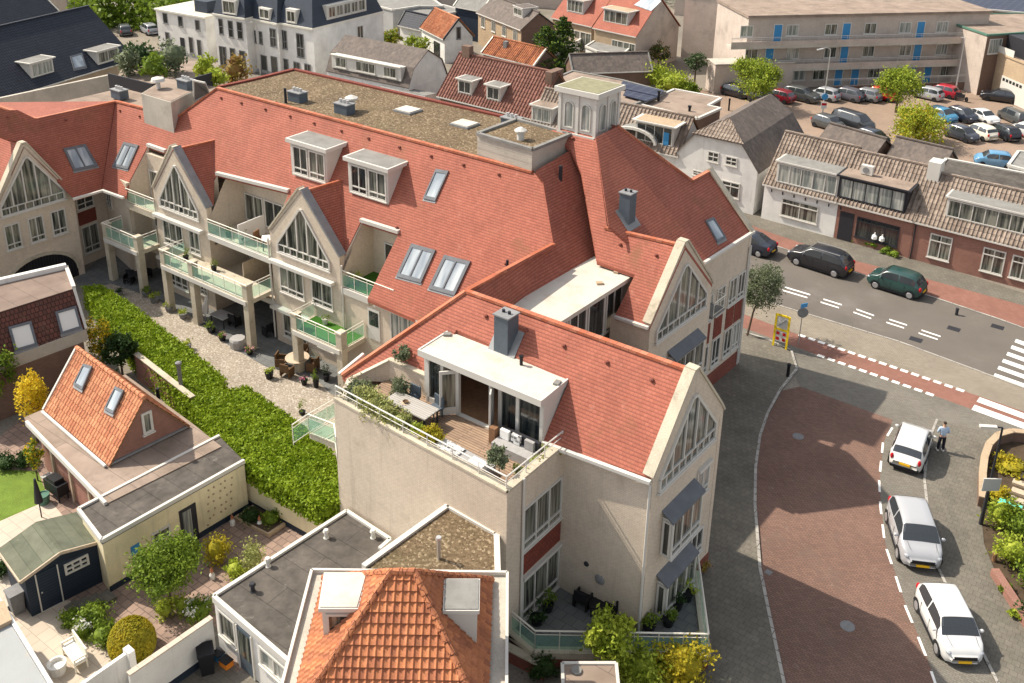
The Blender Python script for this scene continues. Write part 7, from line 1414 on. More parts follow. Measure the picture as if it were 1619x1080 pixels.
for z in (1.5, 4.2, 6.5): window(ap2, cw, cw.L*.55, cw.L*.75, z, z+1.2, 1, None, gm='glass')
b_ = FA.p(FA.L, 0); rt_ = thing('gallery_ramp', W(1450, 150, 0), 'low brick ramp wall with a white railing in front of the flats', 'wall'); F = Fac(FA.p(9, 0, 3.3), FA.p(FA.L+3.2, 0, 3.3)); k = MB(); k.obox(F.A, F.d, F.n, 0, F.L, -.25, 0, 0, .9); k.build('masonry', M['brownbrick'], rt_); railing(rt_, [F.p(0, 0, -.1), F.p(F.L, 0, -.1)], .9, .9, glass=False, step=1.8, rm='white')
# right hand buildings
t, q = flatb('brown_brick_building', 'flat roofed brick building with a brown upper wall right of the flats', [(1509, 38), (1562, 56), (1680, 48), (1680, 20), (1512, 24)], 7.2, 'brownbrick', 'bitumenlight', 'greencloth'); Fq = Fac(q[0], q[1]); k = MB(); k.obox(Fq.A, Fq.d, Fq.n, 0, Fq.L, 0, .06, 0, 7.0); k.build('side_wall', M['flatbrick'], t)
Fq = Fac(q[1], q[2]); wins(t, Fq, [((1565, 62), (1581, 84), 1, None)], 'glass3')
t, q = flatb('garage_building', 'tan brick building with a white garage door and balcony at the right edge', [(1574, 82), (1650, 112), (1700, 100), (1700, 60), (1590, 68)], 5.0, 'tanbrick', 'bitumenlight', 'tanbrick'); Fq = Fac(q[0], q[1]); k = MB(); k.obox(Fq.A, Fq.d, Fq.n, Fq.px(1581, 140)[0], Fq.px(1650, 160)[0], 0, .06, .05, 2.7); gd = k.build('garage_door', M['white'], t); k = MB()
for i in range(6): s = Fq.px(1583, 130)[0]+.2+i*.62; k.face([Fq.p(s, 2.15, .07), Fq.p(s+.45, 2.15, .07), Fq.p(s+.45, 2.5, .07), Fq.p(s, 2.5, .07)])
k.build('pane', M['glass'], gd); k = MB(); k.obox(Fq.A, Fq.d, Fq.n, .3, 3.4, .0, .06, 5.1, 5.9); k.build('balcony_panel', M['white'], t); k = MB(); k.obox(Fq.A, Fq.d, Fq.n, .6, 9, -3, -.8, 5.0, 7.2); k.build('upper_storey', M['dark'], t)
flatb('solar_roof_building', 'dark flat roof with rows of panels behind the flats, top right', [(1500, 10), (1700, 28), (1700, -14), (1500, -14)], 5.0, 'brownbrick', 'solar', 'white')
# ------------------------------------------------------------ white half hipped house
ww = thing('white_gable_house', W(1150, 300, 0), 'white rendered house with a half hipped brown pantile gable and dark flank roof', 'house')
Bc = W(1190, 340, 0); dW = UA*1.0; Ac = Bc-dW*7.3; FW_ = Fac(Ac, Bc); L = FW_.L; zs, zh, zp = 3.9, 6.0, 7.3; bd = -FW_.n
pk_ = lambda s, z, o=0: FW_.p(s, z, -o); k = MB(); pts = [(0, 0), (L, 0), (L, zs), (L*.78, zh), (L*.22, zh), (0, zs)]; k.cap([pk_(s, z) for s, z in pts]); k.cap([pk_(s, z, 11) for s, z in pts][::-1])
for (s0_, z0_), (s1_, z1_) in zip(pts, pts[1:]+pts[:1]): k.face([pk_(s0_, z0_, 0), pk_(s0_, z0_, 11), pk_(s1_, z1_, 11), pk_(s1_, z1_, 0)])
k.build('wall', M['whitewall'], ww); k = MB(); k.slab([pk_(L*.18, zh, -.25), pk_(L*.82, zh, -.25), pk_(L*.5, zp, 1.9)], .1); 
rfp = MB(); pantiles(rfp, [pk_(L*.18, zh, -.25), pk_(L*.82, zh, -.25), pk_(L*.5, zp, 1.9)], .3, .42, .05, .03); rfp.build('hip_roof', M['pantbrown'], ww)
for sg in (0, 1):
    e = lambda s: s if sg else L-s
    k.slab([pk_(e(L*.5), zp, 1.9), pk_(e(L*.5), zp, 11), pk_(e(L*.8), zh-.05, 11), pk_(e(L*.8), zh-.05, -.2)], .12); k.slab([pk_(e(L*.8), zh-.05, -.2), pk_(e(L*.8), zh-.05, 11), pk_(e(L+.15), zs-.1, 11), pk_(e(L+.15), zs-.1, -.1)], .12)
k.build('roof', M['pantgrey'], ww)
wins(ww, FW_, [((1120, 238), (1136, 258), 2, .5), ((1148, 246), (1165, 264), 2, .5), ((1096, 268), (1111, 280), 2, .5), ((1142, 284), (1168, 315), 2, .7)], 'glass', 'white')
# ------------------------------------------------------------ street row, right
rowd = (W(1424, 405)-W(1203, 345)).normalized(); FRW = Fac(W(1203, 345), W(1203, 345)+rowd*30)
def srow(nm, label, x0, x1, ze, rM, wallm, roofm, tile=.3):
    s0 = FRW.px(x0[0], x0[1])[0] if isinstance(x0, tuple) else x0; s1 = FRW.px(*x1)[0] if isinstance(x1, tuple) else x1
    A, B = FRW.p(s0, ze, .2), FRW.p(s1, ze, .2); return gabled(nm, label, pxof(A), pxof(B), ze, rM, 45, wallm, roofm, tile, ov=.2)
def pxof(p): q = p-O3; w = q.dot(_F); return (CXP+FPX*q.dot(_R)/w, CYP-FPX*q.dot(_U)/w)
t, F, P, q = srow('white_shop_house', 'white painted terrace house with a shop window and wide white dormer across the main road', (1203, 345), (1317, 379), 3.1, (1262, 212), 'whitewall', 'pantbrown'); A, B, RA, RB, n, d, hwid, zr = q
rdorm(t, P, (1226, 288), (1322, 314), 1.95, 5, 'white', 'greyfelt', gm='glass3', eave=.15); wins(t, F, [((1237, 312), (1291, 355), 2, .72)], 'glass2')
k = MB()
for i in range(7): k.obox(F.A, F.d, F.n, .6+i*.95, .68+i*.95, 0, .05, 2.5, 2.75)
k.build('wall_anchors', M['dark'], t)
t, F, P, q = srow('brick_shop', 'brown brick terrace house with a black dormer and a display window showing two white vases', (1317.5, 379), (1435, 413), 3.1, (1370, 241), 'redbrick', 'pantbrown'); A, B, RA, RB, n, d, hwid, zr = q
DF = rdorm(t, P, (1323, 312), (1430, 340), 1.95, 5, 'dark', 'bitumenlight', gm='glass3', eave=.2); a = F.px(1319, 330)[0]+.25
k = MB(); k.obox(F.A, F.d, F.n, .25, 1.35, 0, .04, .05, 2.4); k.build('door', M['dark'], t); wins(t, F, [((1356, 342), (1418, 391), 3, .8)], 'glass', 'dark'); k = MB()
for s in (.42, .62): k.lathe(F.p(F.px(1356+62*s, 380)[0], .75, .06), [(.05, 0), (.22, .12), (.2, .35), (.05, .5), (.05, .6)], 8)
k.build('vase', M['whitefab'], t)
acu = DF.p(.8, 0, -.9); k = MB(); zz_ = P(1323, 312).z+2.0; tt = thing('air_conditioner', (acu.x, acu.y, zz_), 'white air conditioning unit standing on the roof of the black dormer', 'air conditioner'); MB().obox(DF.A, DF.d, DF.n, 1.2, 2.1, -1.4, -1.0, zz_, zz_+.7).build('case', M['white'], tt); MB().tube(DF.p(1.6, zz_+.35, -1.0), DF.p(1.6, zz_+.35, -.97), .25, n=12).build('fan', M['greypot'], tt)
t, F, P, q = srow('brick_terrace_house', 'long brown brick terrace house with tall white sash windows at the right edge', (1435.5, 413), (1720, 500), 3.1, (1530, 283), 'redbrick', 'pantbrown'); A, B, RA, RB, n, d, hwid, zr = q
rdorm(t, P, (1493, 342), (1680, 392), 1.7, 9, 'white', 'greyfelt', gm='glass2', eave=.15)
wins(t, F, [((1472, 368), (1500, 414), 2, .72), ((1556, 390), (1584, 436), 2, .72), ((1602, 402), (1630, 447), 2, .72)], 'glass2'); k = MB(); k.obox(RA, d, n, -.3, .6, -.6, .6, zr-1.0, zr+.9); k.build('chimney', M['white'], t)
k = MB(); k.obox(F.A, F.d, F.n, .08, .16, 0, .1, 0, 3.0); k.build('downpipe', M['dark'], t)
flatb('flat_roof_annexe', 'dark flat roof behind the brick terrace house at the right edge', [(1478, 272), (1496, 252), (1700, 290), (1700, 330)], 4.4, 'whitewall', 'bitumen', 'white')
t, F, P, q = gabled('small_brown_house', 'small brown tiled roof behind the white shop house', (1283, 236), (1368, 262), 3.0, (1325, 198), 35, 'brownbrick', 'pantgrey'); t, F, P, q = gabled('small_brown_house', 'small brown tiled roof behind the black dormer, beside the lower street tree', (1395, 262), (1480, 283), 3.0, (1445, 222), 35, 'brownbrick', 'pantgrey')
flatb('white_box_building', 'plain white walled building cut off by the right edge beside the car park', [(1594, 262), (1700, 290), (1700, 250), (1610, 240)], 3.0, 'whitewall', 'greyfelt', 'white')
# ------------------------------------------------------------ trees of the background
for i, (bx, by, h, r, lf, n, l, mx) in enumerate([
  (1190, 170, 6.0, 3.0, 'leaf_bright', 7000, 'round green street tree in front of the flats, the left one', 'leaf_mid'), (1416, 178, 5.6, 2.7, 'leaf_bright', 6000, 'round green street tree before the red cars of the car park', 'leaf_mid'), (1452, 228, 4.8, 3.2, 'leaf_bright', 7000, 'broad yellow green tree in front of the white and dark parked cars', 'leaf_gold'),
  (1097, 142, 4.8, 1.5, 'leaf_dark', 1200, 'dark slender tree by the corner of the flats', 'leaf_olive'), (1040, 112, 4.0, 1.8, 'leaf_dark', 1200, 'dark reddish tree against the blank beige end wall', 'leaf_rust'), (617, 80, 3.3, 1.75, 'leaf_mid', 2200, 'clipped round tree left of the white cottage, the darker one', 'leaf_gold'), (659, 92, 3.3, 1.8, 'leaf_bright', 2200, 'clipped round yellow green tree in front of the white cottage', 'leaf_mid'), (921, 58, 3.0, 1.2, 'leaf_dark', 500, 'small dark shrub tree before the red roofed row', None)]):
    tree('street_tree' if i < 3 else 'garden_tree', W(bx, by, 0), h, (r, r, r*.85), l, 'tree', lf, n, .25, .14, seed=50+i, mix=mx)
tree('corner_tree', W(1181, 532, 0), 5.4, (1.4, 1.4, 2.0), 'slender tree with grey green leaves on the corner of the main road', 'tree', 'leaf_olive', 6500, .13, .08, seed=61, lean=(.75, .1), crown_z=3.5)
def conifer(x, y, h, r, label, seed):
    rnd = random.Random(seed); B_0 = W(x, y, 0); t = thing('conifer', B_0, label, 'tree', 'dark conifers'); MB().tube(B_0, B_0+Vector((0, 0, h)), .2, .04, 6).build('trunk', M['bark'], t); m = MB()
    for i in range(int(h*5)):
        z = h*.12+h*.88*i/(h*5); rr_ = r*(1-z/h)**.8+.3
        for j in range(7): a = rnd.uniform(0, 6.28); q_ = rnd.uniform(.3, 1.0); c = B_0+Vector((cos(a)*rr_*q_, sin(a)*rr_*q_, z-q_*.5)); leaves(m, c, (rr_*.3+.2, rr_*.3+.2, .28), 26, .27, rnd, nc=3)
    m.mi = [1 if rnd.random() < .3 else 0 for _ in m.mi]; m.build('crown', [M['leaf_dark'], M['leaf_mid']], t)
conifer(862, 122, 6.6, 4.6, 'dark spreading conifer behind the cupola, left and lower part', 71); conifer(888, 116, 7.4, 3.0, 'taller dark conifer standing right behind the spreading one', 72)
for i, (x, y, r, h, lf, l) in enumerate([(1000, 135, 2.2, 1.7, 'leaf_mid', 'mid green shrub at the left end of the bright shrubs'), (1040, 142, 2.4, 1.6, 'leaf_bright', 'bright yellow green shrub by the slate outhouse'), (1065, 150, 2.2, 1.5, 'leaf_bright', 'bright yellow green shrub nearest the flat tan roof'), (1085, 152, 1.5, .9, 'leaf_mid', 'low green shrub at the right end of the bright shrubs')]): shrub('shrub', W(x, y, 0), (r, r*.8, h), l, lf, 1100, .34, i+80, group='bright shrubs behind the tan flat roof')
far = MB(); rnd = random.Random(5)
for x in range(130, 330, 12): leaves(far, W(x, 14+rnd.uniform(-6, 8), 2.5), (4, 4, 3.2), 240, .8, rnd)
for x in range(560, 1700, 30): leaves(far, W(x, -16+rnd.uniform(-6, 2), 2), (6, 5, 3.5), 120, .9, rnd)
o = far.build('distant_trees', M['leaf_mid']); tag(o, 'band of trees and greenery along the top of the picture', 'trees', kind='stuff')
# extra far roofs to fill the town behind
for i, (x, y, w_, hh_, m_, l) in enumerate([(40, -30, 60, 5, 'slate', 'far dark roof beyond the top left corner'), (680, -22, 50, 5, 'pantred', 'far dark red roof above the grey flat building'), (860, -40, 70, 5, 'pantgrey', 'far grey brown roof above the red roofed row'), (1150, -35, 80, 6, 'pantgrey', 'far grey roof beyond the flats, left'), (1350, -40, 80, 6, 'pantred', 'far red roof beyond the flats, right')]):
    gabled('far_house', l, (x-w_, y), (x+w_, y+10), hh_, (x, y-24), 35, 'flatbrick', m_)
# small planting in front of the brick shop
for i, (x, y, l) in enumerate([(1352, 382, 'small box bush at the door end of the brick shop window'), (1372, 389, 'small box bush, second under the brick shop window'), (1384, 393, 'small box bush, third under the brick shop window'), (1400, 400, 'small box bush, fourth under the brick shop window'), (1414, 406, 'small box bush at the downpipe end of the brick shop window')]): shrub('shrub', W(x, y, 0), (.55, .35, .3), l, 'leaf_mid', 300, .13, i+90, group='box bushes under the shop window')
# ------------------------------------------------------------ cars
def vp(a, b): d = W(*b)-W(*a); return d.normalized()
Cn = dict(group='cars parked along the side street')
car_px((1468, 943), (1526, 1064), 'small bright white hatchback facing the camera, nearest on the side street', 'hatch', 'white', (.64, .64, .63), scale=1.0, **Cn)
car_px((1424, 804), (1460, 917), 'silver grey crossover facing the camera between the two white hatchbacks', 'hatch', 'silver', (.36, .37, .39), scale=1.08, **Cn)
car_px((1427, 750), (1449, 690), 'white hatchback seen from behind beside the standing man', 'hatch', 'white', (.64, .64, .63), **Cn)
Cm = dict(group='cars parked along the main road')
car_px((1340, 437), (1252, 409), 'large black estate car parked across the main road', 'suv', 'black', (.012, .013, .018), roof='steel', **Cm)
car_px((1455, 470), (1378, 446), 'dark green hatchback parked behind the black estate car', 'hatch', 'green', (.012, .05, .045), scale=1.05, **Cm)
car_px((1214, 404), (1146, 382), 'dark blue car half hidden by the far gable of the red roofed building', 'sedan', 'navy', (.015, .02, .035), **Cm)
# car park: front row by the ramp (x,y at ground centre), then the middle rows
A_ = vp((1320, 150), (1352, 172)); dd1 = (.62, -.5)
def lot(x, y, lab, kind, pk, col, dx=None, sc=1.0):
    c = W(x, y, 0); d = Vector(dx or (.72, -.69, 0)); d = Vector((d[0], d[1], 0)).normalized(); return car((c.x, c.y, .004), d, lab, kind, pk, col, 'cars in the car park', detail=False, scale=sc*.96)
lot(1163, 152, 'dark car half hidden at the left end of the car park row', 'hatch', 'black', (.012, .013, .018)); lot(1206, 163, 'black hatchback behind the left street tree', 'hatch', 'black', (.012, .013, .018)); lot(1232, 160, 'dark red hatchback seen from behind, left part of the row by the flats', 'hatch', 'darkred', (.2, .01, .02), (-.7, .72)); lot(1265, 158, 'dark grey estate car with roof rails, in the row by the flats', 'suv', 'dkgrey', (.06, .065, .065)); lot(1303, 157, 'silver car behind the sign pole in the row by the flats', 'hatch', 'silver', (.36, .37, .39), (-.7, .72)); lot(1337, 157, 'dark grey estate car right of the sign pole', 'suv', 'grey2', (.10, .10, .12), (-.7, .72), .92); lot(1368, 158, 'grey hatchback between the dark estate and the bright red car', 'hatch', 'grey3', (.2, .21, .22), (-.7, .72)); lot(1394, 157, 'bright red car left of the second street tree', 'hatch', 'red', (.5, .008, .015)); lot(1466, 156, 'silver hatchback right of the second street tree', 'hatch', 'silver', (.36, .37, .39), (-.7, .72)); lot(1490, 152, 'dark red hatchback at the right end of the row by the flats', 'hatch', 'red2', (.38, .012, .03), (-.7, .72)); lot(1582, 160, 'black saloon standing alone before the garage building', 'sedan', 'black', (.012, .013, .018), (-.8, .45), 1.05)
lot(1487, 190, 'bright blue car half hidden by the broad yellow green tree', 'hatch', 'blue', (.04, .22, .38), (.5, -.85)); lot(1519, 190, 'dark blue hatchback, back row right of the bright blue car', 'hatch', 'navy', (.02, .03, .05), (.5, -.85)); lot(1553, 191, 'white saloon, back row of the car park', 'sedan', 'white', (.64, .64, .63), (.3, -.95), .92); lot(1519, 220, 'dark saloon facing the camera, front row of the car park', 'hatch', 'navy2', (.04, .045, .06), (.5, -.85)); lot(1549, 217, 'cream white car seen from behind, front row of the car park', 'hatch', 'cream', (.75, .7, .58), (-.35, .93)); lot(1588, 218, 'black car seen from behind with bright red lights, front row', 'hatch', 'black', (.012, .013, .018), (-.2, .97)); lot(1619, 215, 'white hatchback cut by the right edge of the picture', 'hatch', 'white', (.64, .64, .63), (-.6, .8)); lot(1600, 192, 'covered dark van in the back row at the right edge', 'van', 'dkgrey', (.06, .065, .065), (-.2, .97), .8)
lot(1347, 203, 'large black van behind the small brown roof', 'van', 'vblack', (.02, .022, .025), (.6, -.8)); lot(1308, 203, 'pale blue car roof just left of the black van', 'hatch', 'dkgrey', (.06, .065, .065), (.6, -.8)); lot(1378, 226, 'dark car behind the brown roofs, right of the black van', 'hatch', 'navy', (.02, .03, .05), (.6, -.8)); lot(1570, 262, 'light blue car behind the dark flat roof at the right', 'hatch', 'ltblue', (.09, .25, .42), (-.9, .3))
car_px((207, 70), (190, 40), 'dark car parked on the street beyond the blue black roof', 'hatch', 'dkgrey', (.06, .065, .065), group='cars on the back street', detail=False); car_px((246, 58), (228, 48), 'light car parked beside the plain white end house', 'hatch', 'silver', (.36, .37, .39), group='cars on the back street', detail=False)
mc = thing('motorcycle', W(1518, 160, 0), 'dark motorcycle parked at the end of the car park row', 'motorcycle'); c = W(1518, 160, 0)
for s in (-.65, .65): MB().tube(c+UA*s+Vector((-.06, 0, .3)), c+UA*s+Vector((.06, 0, .3)), .3, n=12).build('wheel', M['tyre'], mc)
MB().obox(c, UA, BA, -.5, .4, -.14, .14, .45, .85).build('body', M['dark'], mc); MB().obox(c, UA, BA, -.6, .05, -.15, .15, .85, .95).build('seat', M['black'], mc); MB().tube(c+UA*.45+BA*-.35+Vector((0, 0, 1.05)), c+UA*.45+BA*.35+Vector((0, 0, 1.05)), .03, n=6).build('handlebar', M['steel'], mc)
# ------------------------------------------------------------ street furniture
def lamp(base, h, arm, label, m_='steel', head='steel', L=1.2, curve=True):
    B = W(*base, 0); t = thing('street_lamp', B, label, 'street lamp', 'street lamps'); MB().tube(B, B+Vector((0, 0, h*.35)), .1, .08, 8).build('base', M[m_], t); MB().tube(B+Vector((0, 0, h*.35)), B+Vector((0, 0, h)), .065, .045, 8).build('pole', M[m_], t); a = Vector((arm[0], arm[1], 0)).normalized(); T = B+Vector((0, 0, h))
    k = MB()
    if curve: 
        ps = [T+a*(L*.5*(1-cos(x)))+Vector((0, 0, .5*sin(x))) for x in [pi*i/12 for i in range(9)]]
        for p, q in zip(ps, ps[1:]): k.tube(p, q, .04, n=6)
        e = ps[-1]
    else: k.tube(T, T+a*.25, .04, n=6); e = T+a*.25
    k.build('arm', M[m_], t); k = MB(); k.beam(e, e+a*.75+Vector((0, 0, -.02 if not curve else -.12)), .2, .1); k.build('lamp_head', M[head], t); return t, B
lamp((1550, 830), 5.5, (-1, .12), 'near street lamp with a black pole and white head beside the planted bed', 'dark', 'white', curve=False)
B = W(1550, 830, 0); k = MB(); c = B+Vector((0, 0, 2.35)); k.obox(Vector((c.x, c.y, 0)), Vector((1, .05, 0)), Vector((-.05, 1, 0)), -.42, .42, -.16, -.12, 2.1, 2.75); tt = thing('sign_plate', c, 'back of a grey sign plate fixed to the black lamp pole', 'sign'); k.build('plate', M['greywall'], tt); MB().beam(c+Vector((-.42, -.14, .42)), c+Vector((.42, -.14, .42)), .05).build('rim', M['white'], tt)
lamp((1298, 195), 7.8, (-1, -.3), 'tall grey street lamp with signs in the car park'); lamp((1509, 153), 6.6, (0, 1), 'plain tall pole at the right end of the flats', L=.2); lamp((412, 118), 6.0, (-1, 0), 'double armed lamp in front of the white townhouses', L=1.0); lamp((205, 40), 8.0, (0, 1), 'thin tall pole on the street beyond the blue black roof', L=.2); lamp((1131, 300), 4.8, (0, 1), 'thin grey pole before the white half hipped house', L=.2)
c = W(1298, 195, 0); tt = thing('road_sign', c+Vector((0, 0, 2.4)), 'blue round sign above a red and white plate on the car park lamp', 'sign'); k = MB(); k.tube(c+Vector((0, -.12, 3.0)), c+Vector((0, -.16, 3.0)), .35, n=16); k.build('disc', M['bluedoor'], tt); k = MB(); k.box(c.x-.3, c.x+.3, c.y-.18, c.y-.14, 1.7, 2.4); k.build('plate', M['whitewall'], tt); k = MB(); k.box(c.x-.27, c.x+.27, c.y-.2, c.y-.185, 2.05, 2.3); k.build('band', M['redlight'], tt)
# yellow framed crossing warning board
c = W(1232, 551, 0); yb = thing('warning_board', c, 'yellow framed road sign board with a chevron panel above a red and white one', 'sign'); e = (W(1244, 555)-W(1226, 549)).normalized(); n_ = Vector((e.y, -e.x, 0)); o = Vector((c.x, c.y, 0)); hh2 = 2.35
k = MB()
for s in (-.42, .42): k.obox(o, e, n_, s-.06, s+.06, -.04, .04, 0, hh2)
for z in (hh2-.1, 1.28): k.obox(o, e, n_, -.36, .36, -.04, .04, z, z+.12)
k.build('frame', M['yellowpl'], yb); k = MB(); k.obox(o, e, n_, -.34, .34, -.01, .02, 1.42, 2.24); k.build('upper_panel', M['whitewall'], yb); k = MB(); a = o+n_*.03; k.beam(a+e*-.25+Vector((0, 0, 1.55)), a+e*.25+Vector((0, 0, 2.1)), .02, .14, n_); k.build('arrow', M['bluegrey'], yb)
k = MB(); k.obox(o, e, n_, -.34, .34, -.01, .02, .5, 1.26); k.build('lower_panel', M['whitewall'], yb)
for sx, sz in ((-.2, .68), (.2, .68), (-.2, 1.06), (.2, 1.06)): k = MB(); k.obox(o, e, n_, sx-.1, sx+.1, .02, .035, sz-.1, sz+.1); k.build('red_square', M['redlight'], yb)
c = W(1262, 546, 0); rs = thing('road_sign', c, 'round grey backed sign with a blue arrow plate beside the cycle path', 'sign'); MB().tube(c, c+Vector((0, 0, 2.7)), .035, n=8).build('post', M['steel'], rs); k = MB(); k.tube(c+Vector((0, -.03, 2.35)), c+Vector((0, -.07, 2.35)), .34, n=20); k.build('disc', M['greypot'], rs); k = MB(); k.obox(Vector((c.x, c.y, 0)), Vector((.9, .4, 0)), Vector((-.4, .9, 0)), -.25, .25, -.07, -.03, 2.72, 3.0); k.build('arrow_plate', M['bluedoor'], rs)
def boll(x, y, l, h=.95, m_='black'): c = W(x, y, .0); tag(MB().lathe(c, [(.1, 0), (.1, h*.85), (.12, h*.87), (.11, h)], 10).build('bollard', M[m_]), l, 'bollard', 'bollards')
boll(1245, 597, 'black bollard on the corner pavement before the kerb curve'); boll(1571, 888, 'low wooden post among the plants beside the lamp', .5, 'wood'); boll(1512, 498, 'short post at the end of the green car parking place', .5, 'dark'); boll(1152, 175, 'black bollard near the flats, left of the first street tree', 1.4)
# planted bed at right: curved brick planter, wall, plants
pw_ = thing('curved_planter_wall', W(1590, 700, 0), 'low curved brick planter wall at the corner of the planted bed', 'wall'); ps = [W(x, y, .5) for x, y in [(1700, 694), (1640, 688), (1600, 684), (1578, 690), (1563, 705), (1556, 725), (1553, 750), (1553, 790)]]; k = MB()
for a, b in zip(ps, ps[1:]): k.beam(Z(a, .3), Z(b, .3), .3, .6)
k.build('brickwork', M['brownbrick'], pw_); k = MB()
for a, b in zip(ps, ps[1:]): k.beam(Z(a, .63), Z(b, .63), .36, .06)
k.build('coping', M['tanbrick'], pw_)
pw_ = thing('low_brick_wall', W(1590, 940, 0), 'low reddish brick edging wall beside the near white car', 'wall'); k = MB(); k.beam(W(1572, 905, .2), W(1640, 1010, .2), .35, .45); k.build('brickwork', M['redbrick'], pw_)
for i, (x, y, r, h, lf, l) in enumerate([(1600, 745, .9, .35, 'leaf_gold', 'golden ground cover inside the curved planter'), (1575, 790, .6, .4, 'leaf_gold', 'golden green plant just behind the lamp pole'), (1580, 835, .8, .9, 'leaf_bright', 'tall bright green shrub right of the lamp base'), (1610, 850, .9, .9, 'leaf_mid', 'mid green shrub at the right edge beside the lamp'), (1600, 890, .9, .7, 'leaf_bright', 'leafy shrub above the low brick edging'), (1635, 930, 1.0, .8, 'leaf_mid', 'green shrub at the right edge above the near white car'), (1650, 990, 1.0, .7, 'leaf_dark', 'dark shrub at the right edge, lowest of the planted bed'), (1586, 935, .35, .2, 'leaf_mid', 'small green tuft at the pavement edge by the brick edging'), (1605, 975, .35, .2, 'leaf_bright', 'small bright tuft lower along the pavement edge')]):
    shrub('shrub', W(x, y, .02), (r, r*.9, h), l, lf, int(900*r), .16, i+150, group='plants in the bed by the side street')
k = MB()
for i in range(7): p = W(1612-i*2, 735+i*14, .1); k.obox(p, UA, BA, -.2, 1.6, -.2, .2, 0, .12+.02*i)
tag(k.build('timber_steps', M['palewood']), 'pale timber steps beside the planted bed at the right edge', 'steps', kind=None)
k = MB(); p = W(1597, 797, .9); k.obox(p, UA, BA, -.5, .5, -.3, .3, .8, .84); tag(k.build('storage_box', mat('mint_plastic', (.12, .55, .42), .5, noise_amt=0, bump=0)), 'mint green box lid among the plants', 'box')

for i, (x, y, r, lf, l) in enumerate([(1680, 800, 1.2, 'leaf_mid', 'green bush deeper in the planted bed, farthest from the street'), (1720, 880, 1.3, 'leaf_bright', 'bright bush deeper in the planted bed, middle'), (1740, 980, 1.3, 'leaf_olive', 'olive bush deeper in the planted bed, nearest the camera'), (1780, 840, 1.4, 'leaf_dark', 'dark bush deep in the planted bed')]):
    shrub('shrub', W(x, y, .02), (r, r, r*.7), l, lf, 900, .2, i+170, group='plants in the bed by the side street')

for (x, y, l) in [(1262, 690, 'round manhole cover in the shaded part of the red brick street'), (1340, 990, 'round manhole cover in the sunlit part of the red brick street'), (1215, 905, 'small square drain grate beside the curved kerb')]:
    c = W(x, y, .008); tag(MB().lathe(c, [(.3 if 'round' in l else .2, 0), (.3 if 'round' in l else .2, .012), (.24 if 'round' in l else .15, .012), (.24 if 'round' in l else .15, .008)], 20 if 'round' in l else 4).build('drain_cover', M['greypot']), l, 'drain cover')
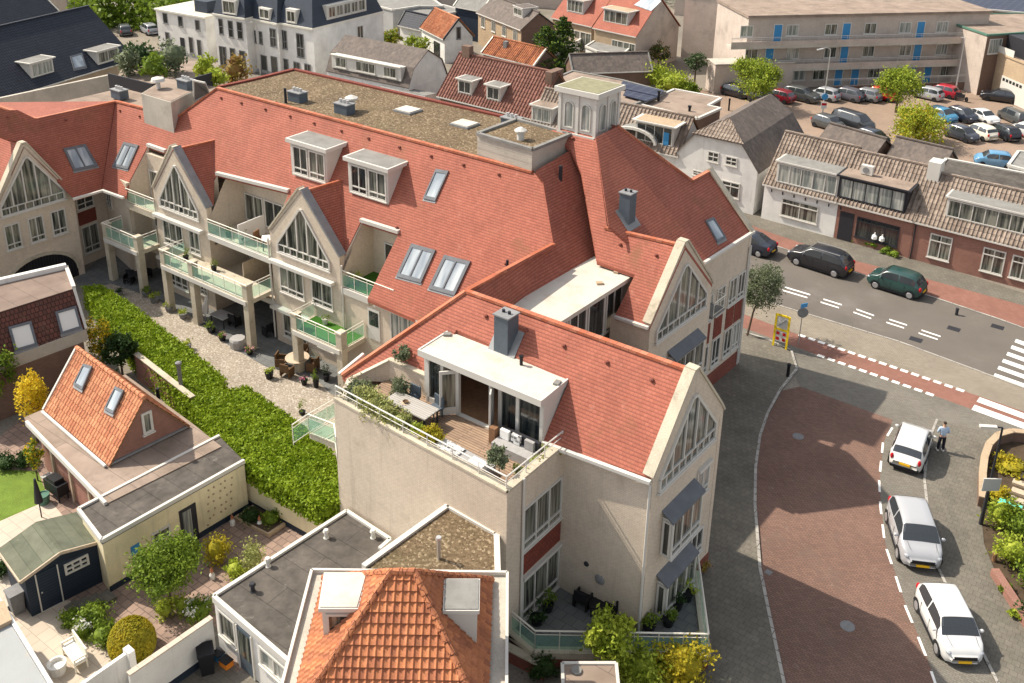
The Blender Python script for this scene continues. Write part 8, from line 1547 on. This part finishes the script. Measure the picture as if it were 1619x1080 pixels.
# ------------------------------------------------------------ man with his back to the camera
def person():
    P0 = W(1486, 713, .06); t = thing('person', P0, 'person in light blue shirt and dark trousers standing by the white car, back turned', 'person')
    f = Vector((.15, 1, 0)).normalized(); r = Vector((f.y, -f.x, 0))
    def skin(name, pts, edges, m_, lvl=1):
        me = bpy.data.meshes.new(name); me.from_pydata([tuple(r*p[0]+f*p[1]+Vector((0, 0, p[2]))) for p, _ in pts], edges, []); o = bpy.data.objects.new(name, me); COL.objects.link(o); me.materials.append(M[m_])
        s = o.modifiers.new('s', 'SKIN'); 
        for v, (_, rad) in zip(me.skin_vertices[0].data, pts): v.radius = rad if isinstance(rad, tuple) else (rad, rad)
        me.skin_vertices[0].data[0].use_root = True; u = o.modifiers.new('u', 'SUBSURF'); u.levels = u.render_levels = 2; o.parent = t; return o
    body = [((0, 0, .95), (.14, .11)), ((0, .0, 1.15), (.14, .11)), ((0, .02, 1.35), (.17, .11)), ((0, .03, 1.47), (.10, .08)), ((0, .04, 1.56), .055), ((0, .05, 1.66), (.075, .095)), ((0, .05, 1.76), (.06, .075)),
            ((.10, 0, .90), .09), ((.12, .02, .5), .065), ((.13, -.02, .10), .045), ((.14, .12, .04), .04), ((-.10, 0, .90), .09), ((-.12, .0, .5), .065), ((-.13, -.02, .10), .045), ((-.14, .12, .04), .04),
            ((.20, .02, 1.42), .06), ((.27, .0, 1.15), .045), ((.20, .22, 1.08), .032), ((.14, .30, 1.10), .026), ((-.20, .02, 1.42), .06), ((-.27, .0, 1.15), .045), ((-.20, .22, 1.08), .032), ((-.14, .30, 1.10), .026)]
    E_ = [(0, 1), (1, 2), (2, 3), (3, 4), (4, 5), (5, 6), (0, 7), (7, 8), (8, 9), (9, 10), (0, 11), (11, 12), (12, 13), (13, 14), (2, 15), (15, 16), (16, 17), (17, 18), (2, 19), (19, 20), (20, 21), (21, 22)]
    b = skin('body', body, E_, 'skin')
    sh_ = [((0, 0, .93), (.175, .14)), ((0, 0, 1.15), (.17, .135)), ((0, .02, 1.36), (.20, .13)), ((0, .03, 1.48), (.10, .085)), ((.21, .02, 1.42), .075), ((.275, 0, 1.18), .062), ((.25, .07, 1.12), .055), ((-.21, .02, 1.42), .075), ((-.275, 0, 1.18), .062), ((-.25, .07, 1.12), .055)]
    M['shirt'] = mat('light_blue_shirt', (.42, .52, .66), .9, noise_amt=.1, nscale=8); M['trousers'] = mat('dark_trousers', (.02, .02, .028), .9, noise_amt=.1, nscale=8); M['hair'] = mat('dark_hair', (.03, .02, .015), .8, noise_amt=.2, nscale=20)
    skin('shirt', sh_, [(0, 1), (1, 2), (2, 3), (2, 4), (4, 5), (5, 6), (2, 7), (7, 8), (8, 9)], 'shirt')
    skin('trousers', [((0, 0, .96), (.15, .125)), ((.10, 0, .86), .105), ((.12, .02, .5), .085), ((.13, -.02, .12), .07), ((-.10, 0, .86), .105), ((-.12, .0, .5), .085), ((-.13, -.02, .12), .07)], [(0, 1), (1, 2), (2, 3), (0, 4), (4, 5), (5, 6)], 'trousers')
    for s in (-1, 1):
        k = MB(); c = P0+r*s*.14+f*.05; k.ball(c+Vector((0, 0, .05)), .06, .15, .055, 10, 6); k.build('shoe', M['whitefab'], t, smooth=True)
        for q in range(5): h0 = P0+r*s*(.13-.01*q)+f*(.32)+Vector((0, 0, 1.08+.02*q)); h1 = h0-r*s*.05+f*.045; kk = MB(); kk.tube(h0, h1, .009, .008, 6); kk.tube(h1, h1-r*s*.035-Vector((0, 0, .008)), .008, .006, 6); kk.build('finger', M['skin'], t)
    k = MB(); c = P0+f*.03+Vector((0, 0, 1.735)); k.ball(c, .085, .10, .075, 12, 8); k.build('hair', M['hair'], t, smooth=True)
    k = MB()
    hc = P0+f*.05+Vector((0, 0, 1.68))
    for s in (-1, 1): k2 = MB(); k2.ball(hc+r*s*.083, .012, .022, .03, 6, 5); k2.build('ear', M['skin'], t); k3 = MB(); k3.ball(hc+r*s*.03+f*.092, .012, .008, .01, 6, 5); k3.build('eye', M['dark'], t)
    k.ball(hc+f*.105-Vector((0, 0, .03)), .014, .022, .022, 6, 5); k.build('nose', M['skin'], t); k = MB(); k.ball(hc+f*.093-Vector((0, 0, .07)), .025, .008, .007, 6, 5); k.build('mouth', M['terracotta'], t)
person()
print('objects', len(bpy.data.objects), 'polys', sum(len(o.data.polygons) for o in bpy.data.objects if o.type == 'MESH'))
